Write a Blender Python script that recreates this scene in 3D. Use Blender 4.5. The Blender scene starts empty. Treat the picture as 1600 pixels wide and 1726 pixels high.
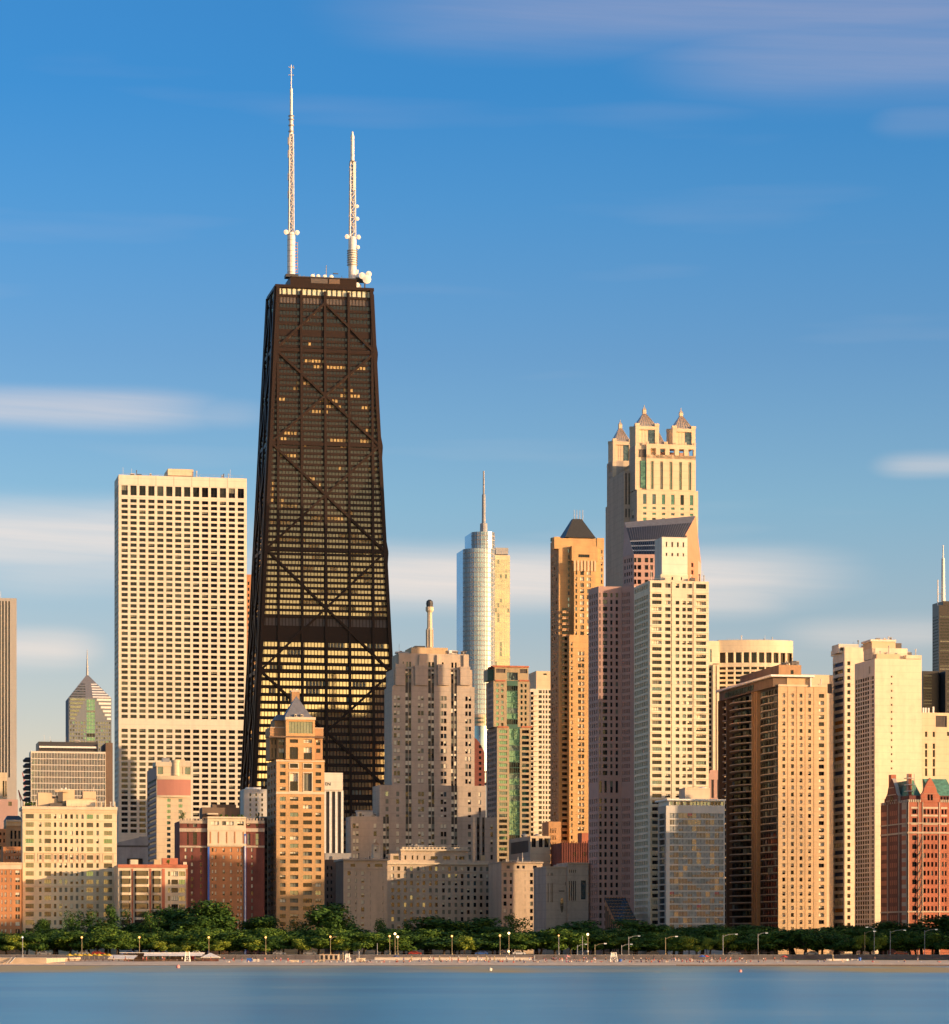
import bpy, math, random
from mathutils import Vector, Matrix
R = math.radians
rnd = random.Random(7)
scene = bpy.context.scene
COL = scene.collection
# ------------------------------------------------------------------ camera, world, sun, exposure
F = 5280.0            # focal length in pixels of the 1600 px wide photograph
CH, HZ, TH = 6.0, 1596.0, R(11.5)   # camera height, horizon row, turn of the street grid
cam_d = bpy.data.cameras.new("camera"); cam = bpy.data.objects.new("camera", cam_d); COL.objects.link(cam)
cam_d.sensor_fit = 'HORIZONTAL'; cam_d.sensor_width = 36.0
cam_d.lens = 36.0 * F / 1600.0
cam_d.shift_y = (HZ - 863.0) / 1600.0
cam_d.clip_start = 1.0; cam_d.clip_end = 60000.0
cam.location = (0, 0, CH); cam.rotation_euler = (R(90), 0, 0)
scene.camera = cam
SUN_AZ, SUN_EL = R(68.0), R(8.5)       # to the right of the line back from the view, low evening sun
sd = Vector((math.sin(SUN_AZ) * math.cos(SUN_EL), -math.cos(SUN_AZ) * math.cos(SUN_EL), math.sin(SUN_EL)))
sun_d = bpy.data.lights.new("sun", 'SUN'); sun = bpy.data.objects.new("sun", sun_d); COL.objects.link(sun)
sun_d.energy = 4.5; sun_d.angle = R(0.5); sun_d.color = (1.0, 0.66, 0.36)
sun.rotation_euler = sd.to_track_quat('Z', 'Y').to_euler()
scene.view_settings.view_transform = 'Standard'; scene.view_settings.look = 'None'
scene.view_settings.exposure = 0.55; scene.view_settings.gamma = 1.0
scene.view_settings.use_curve_mapping = False
world = bpy.data.worlds.new("World"); scene.world = world; world.use_nodes = True

class NT:
    """tiny helper to wire node trees"""
    def __init__(s, tree):
        s.t = tree; s.t.nodes.clear()
    def n(s, typ, **kw):
        nd = s.t.nodes.new(typ)
        for k, v in kw.items():
            if k.startswith('i_'):
                nd.inputs[k[2:].replace('_', ' ')].default_value = v
            else: setattr(nd, k, v)
        return nd
    def l(s, a, ao, b, bi):
        s.t.links.new(a.outputs[ao], b.inputs[bi])
    def math(s, op, a, b=None, clamp=False):
        nd = s.t.nodes.new('ShaderNodeMath'); nd.operation = op; nd.use_clamp = clamp
        for i, x in enumerate((a, b)):
            if x is None: continue
            if isinstance(x, (int, float)): nd.inputs[i].default_value = x
            else: s.t.links.new(x, nd.inputs[i])
        return nd.outputs[0]
    def mix(s, f, a, b, bt='MIX'):
        nd = s.t.nodes.new('ShaderNodeMix'); nd.data_type = 'RGBA'; nd.blend_type = bt
        for i, x in zip((0, 6, 7), (f, a, b)):
            if isinstance(x, (int, float)): nd.inputs[i].default_value = x
            elif isinstance(x, (tuple, list)): nd.inputs[i].default_value = (*x[:3], 1)
            else: s.t.links.new(x, nd.inputs[i])
        return nd.outputs[2]
    def ramp(s, f, stops, interp='LINEAR'):
        nd = s.t.nodes.new('ShaderNodeValToRGB'); r = nd.color_ramp; r.interpolation = interp
        while len(r.elements) < len(stops): r.elements.new(0.5)
        for e, (p, c) in zip(r.elements, stops):
            e.position = p; e.color = (*c[:3], 1) if isinstance(c, (tuple, list)) else (c, c, c, 1)
        s.t.links.new(f, nd.inputs[0]); return nd.outputs[0]

def build_world():
    w = NT(world.node_tree)
    out = w.n('ShaderNodeOutputWorld'); bg = w.n('ShaderNodeBackground')
    sky = w.n('ShaderNodeTexSky', sky_type='NISHITA', sun_disc=False, sun_elevation=SUN_EL, altitude=200.0,
              air_density=1.0, dust_density=0.6, ozone_density=2.5)
    # Nishita: the sun stands at +Y for rotation 0 and turns clockwise seen from above
    sky.sun_rotation = math.atan2(sd.x, sd.y)
    tc = w.n('ShaderNodeTexCoord'); sp = w.n('ShaderNodeSeparateXYZ'); w.l(tc, 'Generated', sp, 0)
    x, y, z = sp.outputs[0], sp.outputs[1], sp.outputs[2]
    az = w.math('ARCTAN2', x, y)                    # azimuth, 0 = towards the city
    hor = w.math('SQRT', w.math('ADD', w.math('MULTIPLY', x, x), w.math('MULTIPLY', y, y)))
    el = w.math('ARCTAN2', z, hor)
    el01 = w.math('DIVIDE', el, 0.40, clamp=True)
    # clear blue away from the sun, warm and pale on the sun's side of the sky
    tint_f = w.ramp(w.math('MULTIPLY', el01, 1.0), [(0.0, (1.0, .64, .58)), (0.10, (1.0, .66, .62)), (0.24, (.715, .595, .64)), (0.35, (.545, .61, .68)), (0.466, (.395, .53, .68)), (0.584, (.26, .525, .735)), (0.667, (.18, .50, .75)), (1.0, (.18, .50, .76))])
    ts0 = w.ramp(w.math('MULTIPLY', el01, 1.0), [(0.0, (1.0, .58, .30)), (0.32, (.98, .54, .25)), (0.40, (.44, .25, .13)), (0.47, (.13, .09, .065)), (0.56, (.05, .04, .034)), (0.8, (.07, .06, .055)), (1.0, (.44, .38, .34))])
    s4 = w.n('ShaderNodeVectorMath', operation='SCALE'); s4.inputs['Scale'].default_value = 3.0; w.t.links.new(ts0, s4.inputs[0]); tint_s = s4.outputs[0]
    tint_l = w.ramp(w.math('MULTIPLY', el01, 1.0), [(0.0, (.60, .58, .54)), (0.5, (.40, .43, .46)), (1.0, (.42, .46, .53))])
    sdot = w.math('DIVIDE', w.math('ADD', w.math('MULTIPLY', x, sd.x), w.math('MULTIPLY', y, sd.y)), w.math('MULTIPLY', w.math('ADD', hor, 0.0001), math.cos(SUN_EL)))
    tint_b = w.mix(w.ramp(w.math('ADD', w.math('MULTIPLY', sdot, .5), .5), [(0.45, 0.0), (0.80, 1.0)], 'EASE'), tint_l, tint_s)
    yn = w.math('DIVIDE', y, w.math('ADD', hor, 0.0001))
    fw = w.math('MULTIPLY', w.ramp(yn, [(0.35, 0.0), (0.8, 1.0)], 'EASE'), w.math('SUBTRACT', 1.0, w.ramp(el, [(0.42, 0.0), (0.75, 1.0)], 'EASE')))
    tint = w.mix(fw, tint_b, tint_f)
    # long-exposure clouds: streaks stretched along the wind, placed as patches in sky directions
    total = None
    tcm = w.n('ShaderNodeCombineXYZ'); 
    w.t.links.new(w.math('MULTIPLY', az, 7.0), tcm.inputs[0]); w.t.links.new(w.math('MULTIPLY', el, 60.0), tcm.inputs[1])
    noi = w.n('ShaderNodeTexNoise', i_Scale=1.0, i_Detail=3.0, i_Roughness=0.45); w.l(tcm, 0, noi, 'Vector')
    wob = w.math('MULTIPLY', w.math('SUBTRACT', noi.outputs[0], 0.5), 0.9)
    tc2 = w.n('ShaderNodeCombineXYZ'); w.t.links.new(w.math('MULTIPLY', az, 9.0), tc2.inputs[0]); w.t.links.new(w.math('ADD', w.math('MULTIPLY', el, 260.0), w.math('MULTIPLY', az, 14.0)), tc2.inputs[1])
    no2 = w.n('ShaderNodeTexNoise', i_Scale=1.0, i_Detail=5.0, i_Roughness=0.6); w.l(tc2, 0, no2, 'Vector')
    fib = w.ramp(no2.outputs[0], [(0.28, 0.70), (0.66, 1.0)])
    # (px, py, half width px, half height px, strength, edge softness)
    for px, py, hw, hh, st in CLOUDS:
        a0 = math.atan((px - 800) / F); e0 = math.atan((HZ - py) / F)
        dx = w.math('DIVIDE', w.math('SUBTRACT', az, a0), hw / F)
        dy = w.math('DIVIDE', w.math('SUBTRACT', el, e0), hh / F)
        dx2 = w.math('MULTIPLY', dx, dx)
        d = w.math('SQRT', w.math('ADD', w.math('MULTIPLY', dx2, dx2), w.math('MULTIPLY', dy, dy)))
        d = w.math('ADD', d, wob)
        m = w.math('SUBTRACT', 1.0, w.ramp(w.math('MULTIPLY', d, .7), [(0.05, 0.0), (1.0, 1.0)], 'EASE'))
        m = w.math('MULTIPLY', w.math('MULTIPLY', m, st * .88), fib)
        total = m if total is None else w.math('MAXIMUM', total, m)
    # elsewhere in the sky faint streaks too
    m2 = w.ramp(noi.outputs[0], [(0.58, 0.0), (0.85, 0.12)])
    total = w.math('MAXIMUM', total, m2)
    cc0 = w.ramp(el01, [(0.0, (1.0, .84, .72)), (0.35, (1.0, .88, .80)), (0.75, (.50, .47, .60)), (1.0, (.46, .44, .58))])
    s3 = w.n('ShaderNodeVectorMath', operation='SCALE'); s3.inputs['Scale'].default_value = 6.3; w.t.links.new(cc0, s3.inputs[0]); ccol = s3.outputs[0]
    skyt0 = w.mix(1.0, sky.outputs[0], tint, 'MULTIPLY')
    s2 = w.n('ShaderNodeVectorMath', operation='SCALE'); s2.inputs['Scale'].default_value = 2.0; w.t.links.new(skyt0, s2.inputs[0]); skyt = s2.outputs[0]
    w.t.links.new(w.mix(total, skyt, ccol), bg.inputs[0])
    bg.inputs[1].default_value = SKY_STRENGTH
    w.l(bg, 0, out, 0)
SKY_STRENGTH = 0.10
CLOUDS = [(40, 697, 310, 34, 0.62), (60, 910, 330, 62, 0.85), (40, 1098, 130, 34, 0.8), (200, 960, 260, 50, 0.45),
          (860, 975, 540, 58, 1.0), (1120, 1005, 220, 38, 0.75), (1480, 1075, 160, 30, 0.42), (1590, 792, 110, 20, 0.45),
          (1230, 22, 620, 60, 0.46), (1500, 95, 400, 85, 0.40), (1560, 215, 90, 28, 0.16), (330, 700, 120, 22, 0.2)]
build_world()

# ------------------------------------------------------------------ materials
MATS = {}
def new_mat(name):
    m = bpy.data.materials.new(name); m.use_nodes = True; MATS[name] = m
    return m, NT(m.node_tree)
def princ(t, **kw):
    p = t.n('ShaderNodeBsdfPrincipled'); o = t.n('ShaderNodeOutputMaterial'); t.l(p, 0, o, 0)
    for k, v in kw.items(): p.inputs[k.replace('_', ' ')].default_value = v
    return p
def wall_mat(name, c, var=0.14, rough=0.85, grain=0.35, joint=None, joint_c=0.7, bump=0.0):
    """stone, brick or concrete with weather streaks, blotches and (optional) course lines"""
    m, t = new_mat(name)
    p = princ(t, Roughness=rough)
    tc = t.n('ShaderNodeTexCoord')
    mp = t.n('ShaderNodeMapping'); mp.inputs['Scale'].default_value = (0.25, 0.25, 0.03); t.l(tc, 'Object', mp, 0)
    n1 = t.n('ShaderNodeTexNoise', i_Scale=1.0, i_Detail=4.0, i_Roughness=0.6); t.l(mp, 0, n1, 'Vector')
    n2 = t.n('ShaderNodeTexNoise', i_Scale=grain, i_Detail=5.0, i_Roughness=0.65); t.l(tc, 'Object', n2, 'Vector')
    f = t.math('ADD', t.math('MULTIPLY', n1.outputs[0], 0.6), t.math('MULTIPLY', n2.outputs[0], 0.4))
    lo = tuple(x * (1 - 2.2 * var) for x in c); hi = tuple(min(1, x * (1 + 1.6 * var)) for x in c)
    col = t.ramp(f, [(0.28, lo), (0.5, c), (0.72, hi)])
    if joint:
        bz = t.n('ShaderNodeSeparateXYZ'); t.l(tc, 'Object', bz, 0)
        fr = t.math('FRACT', t.math('DIVIDE', bz.outputs[2], joint))
        ln = t.math('LESS_THAN', fr, 0.12)
        col = t.mix(t.math('MULTIPLY', ln, 1 - joint_c), col, tuple(x * 0.35 for x in c))
    t.t.links.new(col, p.inputs['Base Color'])
    return m
def flat_mat(name, c, rough=0.6, metal=0.0, var=0.06, spec=0.5):
    m, t = new_mat(name)
    p = princ(t, Roughness=rough, Metallic=metal)
    p.inputs['Specular IOR Level'].default_value = spec
    tc = t.n('ShaderNodeTexCoord'); n = t.n('ShaderNodeTexNoise', i_Scale=0.8, i_Detail=3.0); t.l(tc, 'Object', n, 'Vector')
    t.t.links.new(t.ramp(n.outputs[0], [(0.3, tuple(x * (1 - 2 * var) for x in c)), (0.7, tuple(min(1, x * (1 + 2 * var)) for x in c))]), p.inputs['Base Color'])
    return m
def glass_mat(name, c, refl=0.35, tint=(0.9, 0.9, 0.9), rough=0.06, warp=0.02, wscale=0.35):
    """window glass of a tower: dark room behind a coated, slightly wavy reflecting pane"""
    m, t = new_mat(name)
    o = t.n('ShaderNodeOutputMaterial')
    d = t.n('ShaderNodeBsdfDiffuse'); g = t.n('ShaderNodeBsdfGlossy'); g.inputs['Roughness'].default_value = rough
    g.inputs['Color'].default_value = (*tint, 1)
    tc = t.n('ShaderNodeTexCoord')
    geo = t.n('ShaderNodeNewGeometry')
    n = t.n('ShaderNodeTexNoise', i_Scale=wscale, i_Detail=2.0); t.l(geo, 'Position', n, 'Vector')
    t.t.links.new(t.ramp(n.outputs[0], [(0.35, tuple(x * 0.5 for x in c)), (0.65, tuple(min(1, x * 1.6) for x in c))]), d.inputs[0])
    bp = t.n('ShaderNodeBump', i_Strength=0.6, i_Distance=warp / wscale); t.l(n, 0, bp, 'Height')
    t.l(bp, 0, g, 'Normal')
    fr = t.n('ShaderNodeLayerWeight', i_Blend=0.25)
    f = t.math('ADD', t.math('MULTIPLY', fr.outputs[0], 0.5), refl, clamp=True)
    mx = t.n('ShaderNodeMixShader'); t.t.links.new(f, mx.inputs[0]); t.l(d, 0, mx, 1); t.l(g, 0, mx, 2); t.l(mx, 0, o, 0)
    return m
def M(n): return MATS[n]
wall_mat('white_marble', (0.78, 0.70, 0.58), var=0.07, joint=3.55, joint_c=.86)
wall_mat('cream_brick', (0.74, 0.61, 0.42), var=0.10, grain=.8)
wall_mat('cream_stone', (0.66, 0.56, 0.42), var=0.12)
wall_mat('cream_concrete', (0.74, 0.64, 0.48), var=0.10, joint=2.9, joint_c=.88)
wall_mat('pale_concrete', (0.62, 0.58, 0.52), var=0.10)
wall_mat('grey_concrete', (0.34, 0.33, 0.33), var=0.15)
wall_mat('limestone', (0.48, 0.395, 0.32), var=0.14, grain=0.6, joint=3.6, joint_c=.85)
wall_mat('tan_limestone', (0.56, 0.45, 0.34), var=0.12, grain=0.6)
wall_mat('olive_stone', (0.40, 0.33, 0.22), var=0.12)
flat_mat('roof_glass', (0.05, 0.055, 0.07), rough=0.3)
wall_mat('tan_brick', (0.58, 0.42, 0.25), var=0.13, grain=.9, joint=3.0, joint_c=.9)
wall_mat('amber_brick', (0.56, 0.34, 0.16), var=0.13, grain=.9, joint=3.1, joint_c=.88)
wall_mat('gold_stone', (0.56, 0.36, 0.17), var=0.13, joint=3.3, joint_c=.85)
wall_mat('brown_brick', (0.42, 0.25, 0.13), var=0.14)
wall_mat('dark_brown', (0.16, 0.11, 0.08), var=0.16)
wall_mat('orange_brick', (0.48, 0.22, 0.10), var=0.14)
wall_mat('red_brick', (0.46, 0.16, 0.095), var=0.16)
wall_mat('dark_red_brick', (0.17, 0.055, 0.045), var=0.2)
wall_mat('mauve_granite', (0.50, 0.32, 0.275), var=0.06)
wall_mat('pink_granite', (0.46, 0.23, 0.14), var=0.06)
wall_mat('rose_panel', (0.50, 0.22, 0.17), var=0.05)
wall_mat('blue_granite', (0.17, 0.20, 0.24), var=0.08)
wall_mat('pale_granite', (0.36, 0.35, 0.34), var=0.06)
wall_mat('sand_stone', (0.66, 0.50, 0.33), var=0.06)
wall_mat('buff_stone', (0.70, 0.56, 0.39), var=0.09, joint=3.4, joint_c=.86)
flat_mat('bronze_metal', (0.024, 0.013, 0.010), rough=0.5, spec=0.22)
flat_mat('black_metal', (0.018, 0.018, 0.022), rough=0.4)
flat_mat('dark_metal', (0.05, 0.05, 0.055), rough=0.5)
flat_mat('grey_metal', (0.30, 0.31, 0.33), rough=0.45)
flat_mat('slate_roof', (0.16, 0.17, 0.20), rough=0.6)
flat_mat('dark_roof', (0.05, 0.05, 0.045), rough=0.5)
flat_mat('copper_roof', (0.10, 0.27, 0.20), rough=0.7, var=0.2)
flat_mat('zinc_roof', (0.50, 0.45, 0.38), rough=0.4, metal=0.3)
flat_mat('white_paint', (0.80, 0.78, 0.74), rough=0.5)
flat_mat('blind', (0.74, 0.70, 0.56), rough=0.8)
flat_mat('pane_grey', (0.25, 0.27, 0.26), rough=0.5, var=.25)
flat_mat('lit_blind', (0.42, 0.32, 0.15), rough=0.9, var=.2)  # lit look of the windows put into the blind colour
flat_mat('curtain', (0.20, 0.205, 0.165), rough=0.9)
flat_mat('frame_dark', (0.04, 0.04, 0.04), rough=0.5)
flat_mat('frame_white', (0.66, 0.62, 0.55), rough=0.6)
flat_mat('frame_green', (0.05, 0.14, 0.11), rough=0.5)
flat_mat('louver', (0.10, 0.085, 0.08), rough=0.6)
flat_mat('pale_louver', (0.60, 0.62, 0.46), rough=0.6)
flat_mat('blue_paint', (0.03, 0.14, 0.55), rough=0.5)
flat_mat('orange_cloth', (0.45, 0.22, 0.05), rough=0.9)
flat_mat('blue_cloth', (0.05, 0.09, 0.22), rough=0.9)
flat_mat('yellow_cloth', (0.75, 0.50, 0.05), rough=0.9)
flat_mat('red_cloth', (0.55, 0.06, 0.05), rough=0.9)
flat_mat('pink_cloth', (0.7, 0.30, 0.28), rough=0.9)
flat_mat('black_cloth', (0.02, 0.02, 0.03), rough=0.9)
flat_mat('skin', (0.48, 0.28, 0.19), rough=0.6)
flat_mat('hair', (0.05, 0.03, 0.02), rough=0.8)
glass_mat('glass_dark', (0.010, 0.010, 0.012), refl=0.02)
glass_mat('glass_mid', (0.035, 0.036, 0.032), refl=0.05)
glass_mat('glass_sky', (0.03, 0.045, 0.055), refl=0.13, tint=(0.7, 0.9, 1.0))
glass_mat('glass_green', (0.02, 0.07, 0.055), refl=0.20, tint=(0.55, 0.9, 0.75))
glass_mat('glass_bronze', (0.03, 0.017, 0.008), refl=0.72, tint=(1.0, 0.72, 0.42), warp=0.006, wscale=0.8)
glass_mat('glass_sunlit', (0.15, 0.14, 0.11), refl=0.38, tint=(1.0, 0.9, 0.68), rough=.15, warp=.03, wscale=.08)  # golden sunlight on the wing put into the glass colour
glass_mat('glass_mirror', (0.13, 0.20, 0.29), refl=0.42, tint=(0.58, 0.78, 1.0), rough=0.12, warp=0.03, wscale=0.08)
glass_mat('glass_grey', (0.08, 0.085, 0.07), refl=0.16, tint=(0.8, 0.85, 0.75), rough=0.1)

# ------------------------------------------------------------------ mesh helpers
class MB:
    def __init__(s): s.v = []; s.f = []; s.m = []; s.mats = []; s.smooth = False
    def mi(s, mat):
        if mat not in s.mats: s.mats.append(mat)
        return s.mats.index(mat)
    def quad(s, pts, mat):
        i = len(s.v); s.v.extend([tuple(p) for p in pts]); s.f.append(tuple(range(i, i + len(pts)))); s.m.append(s.mi(mat))
    def box(s, x0, x1, y0, y1, z0, z1, mat):
        i = len(s.v)
        s.v.extend([(x0, y0, z0), (x1, y0, z0), (x1, y1, z0), (x0, y1, z0), (x0, y0, z1), (x1, y0, z1), (x1, y1, z1), (x0, y1, z1)])
        k = s.mi(mat)
        for q in ((0, 1, 5, 4), (1, 2, 6, 5), (2, 3, 7, 6), (3, 0, 4, 7), (4, 5, 6, 7), (3, 2, 1, 0)):
            s.f.append(tuple(i + a for a in q)); s.m.append(k)
    def beam(s, a, b, w, d, mat, up=(0, 0, 1)):
        """square bar from a to b, w across and d deep"""
        a, b = Vector(a), Vector(b); t = (b - a).normalized(); up = Vector(up)
        sx = t.cross(up)
        if sx.length < 1e-4: sx = t.cross(Vector((0, 1, 0)))
        sx.normalize(); sy = sx.cross(t).normalized()
        i = len(s.v); k = s.mi(mat)
        for c in (a, b):
            for p, q in ((-1, -1), (1, -1), (1, 1), (-1, 1)): s.v.append(tuple(c + sx * p * w / 2 + sy * q * d / 2))
        for q in ((0, 1, 2, 3), (7, 6, 5, 4), (0, 4, 5, 1), (1, 5, 6, 2), (2, 6, 7, 3), (3, 7, 4, 0)):
            s.f.append(tuple(i + a_ for a_ in q)); s.m.append(k)
    def prism(s, pts, z0, z1, mat, top=None, caps=True):
        """pts counter-clockwise; top: other outline at z1"""
        n = len(pts); i = len(s.v); k = s.mi(mat); tp = top or pts
        s.v.extend([(p[0], p[1], z0) for p in pts]); s.v.extend([(p[0], p[1], z1) for p in tp])
        for a in range(n):
            b = (a + 1) % n; s.f.append((i + a, i + b, i + n + b, i + n + a)); s.m.append(k)
        if caps:
            s.f.append(tuple(i + n + a for a in range(n))); s.m.append(k)
            s.f.append(tuple(i + a for a in reversed(range(n)))); s.m.append(k)
    def lathe(s, prof, mat, n=12, cx=0, cy=0):
        """prof: list of (r, z)"""
        k = s.mi(mat); i = len(s.v)
        for r, z in prof:
            for a in range(n): s.v.append((cx + r * math.cos(2 * math.pi * a / n), cy + r * math.sin(2 * math.pi * a / n), z))
        for j in range(len(prof) - 1):
            for a in range(n):
                b = (a + 1) % n
                s.f.append((i + j * n + a, i + j * n + b, i + (j + 1) * n + b, i + (j + 1) * n + a)); s.m.append(k)
        s.f.append(tuple(i + (len(prof) - 1) * n + a for a in range(n))); s.m.append(k)
        s.f.append(tuple(i + a for a in reversed(range(n)))); s.m.append(k)
    def pyramid(s, x0, x1, y0, y1, z0, z1, mat, tw=0.0, td=0.0):
        cx, cy = (x0 + x1) / 2, (y0 + y1) / 2
        s.prism([(x0, y0), (x1, y0), (x1, y1), (x0, y1)], z0, z1, mat,
                top=[(cx - tw / 2, cy - td / 2), (cx + tw / 2, cy - td / 2), (cx + tw / 2, cy + td / 2), (cx - tw / 2, cy + td / 2)])
    def mesh(s, name):
        me = bpy.data.meshes.new(name); me.from_pydata(s.v, [], s.f)
        for m in s.mats: me.materials.append(M(m))
        me.polygons.foreach_set('material_index', s.m)
        if s.smooth: me.polygons.foreach_set('use_smooth', [True] * len(s.f))
        me.update(); return me
def tag(o, label=None, cat=None, group=None, kind=None):
    if label: o['label'] = label
    if cat: o['category'] = cat
    if group: o['group'] = group
    if kind: o['kind'] = kind
    return o
def link(name, me, parent=None, loc=None, rz=0.0):
    o = bpy.data.objects.new(name, me); COL.objects.link(o)
    if parent is not None: o.parent = parent
    if loc is not None: o.location = loc
    if rz: o.rotation_euler[2] = rz
    return o
def empty(name, loc, rz=0.0):
    o = bpy.data.objects.new(name, None); COL.objects.link(o); o.location = loc; o.rotation_euler[2] = rz
    o.empty_display_size = 2.0
    return o
def copy_tree(o, parent=None):
    c = o.copy(); COL.objects.link(c)
    if parent is not None: c.parent = parent
    for ch in list(o.children): copy_tree(ch, c)
    return c
def G(n, a, b, f=0.6):
    """n equal bays between a and b, the opening taking fraction f of each"""
    w = (b - a) / n
    return [(a + w * (i + 0.5 - f / 2), a + w * (i + 0.5 + f / 2)) for i in range(n)]
def RW(y, step, h, n): return [(y + i * step, y + i * step + h) for i in range(n)]

# window kinds: (weight, pane material, blind material or None, blind share of the height)
KIND = {
 'dk': [(12, 'glass_dark', None, 0), (1, 'glass_mid', None, 0), (1, 'glass_dark', 'curtain', .5)],
 'off': [(7, 'glass_dark', None, 0), (2, 'glass_mid', None, 0), (1, 'glass_mid', 'curtain', 1)],
 'res': [(6, 'glass_dark', None, 0), (2, 'glass_dark', 'blind', .45), (4, 'glass_mid', 'curtain', 1), (1, 'glass_mid', 'blind', .9), (1, 'glass_sky', None, 0)],
 'wht': [(6, 'glass_dark', 'blind', .9), (3, 'glass_dark', 'blind', .55), (1, 'glass_dark', 'curtain', 1), (1.5, 'glass_dark', None, 0)],
 'grn': [(5, 'glass_green', None, 0), (2, 'glass_sky', None, 0), (1, 'glass_green', 'curtain', .5), (1, 'glass_dark', None, 0)],
 'grey': [(5, 'glass_grey', None, 0), (2, 'glass_mid', None, 0), (1, 'glass_green', None, 0)],
 'blu': [(4, 'glass_dark', 'blue_cloth', .9), (2, 'glass_dark', 'orange_cloth', .9), (2, 'glass_dark', 'blind', .9), (4, 'glass_dark', None, 0)],
 'louver': [(1, 'louver', None, 0)], 'plouver': [(1, 'pale_louver', None, 0)],
 'bronze': [(5, 'glass_bronze', None, 0)], 'mirror': [(1, 'glass_mirror', None, 0)], 'goldm': [(9, 'glass_sunlit', None, 0), (1, 'glass_grey', None, 0)], 'sky': [(3, 'glass_sky', None, 0), (1, 'glass_dark', None, 0)],
}
WCACHE = {}
def window_quads(mb, w, h, pane, blind, bf, nx, ny, fm, rec):
    """x along the wall, y inwards, z up; origin at the bottom left corner of the opening"""
    mb.quad([(0, rec, 0), (w, rec, 0), (w, rec, h), (0, rec, h)], pane)
    if blind:
        zb = h * (1 - bf); y = rec - 0.03
        mb.quad([(0.04, y, zb), (w - 0.04, y, zb), (w - 0.04, y, h), (0.04, y, h)], blind)
    mw = 0.12
    for i in range(1, nx):
        x = w * i / nx; mb.box(x - mw / 2, x + mw / 2, rec - 0.12, rec - 0.035, 0, h, fm)
    for i in range(1, ny):
        z = h * i / ny; mb.box(0, w, rec - 0.12, rec - 0.036, z - mw / 2, z + mw / 2, fm)
def pick(kind):
    L = KIND[kind]; t = rnd.random() * sum(a[0] for a in L)
    for i, a in enumerate(L):
        t -= a[0]
        if t <= 0: return i
    return 0

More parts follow.
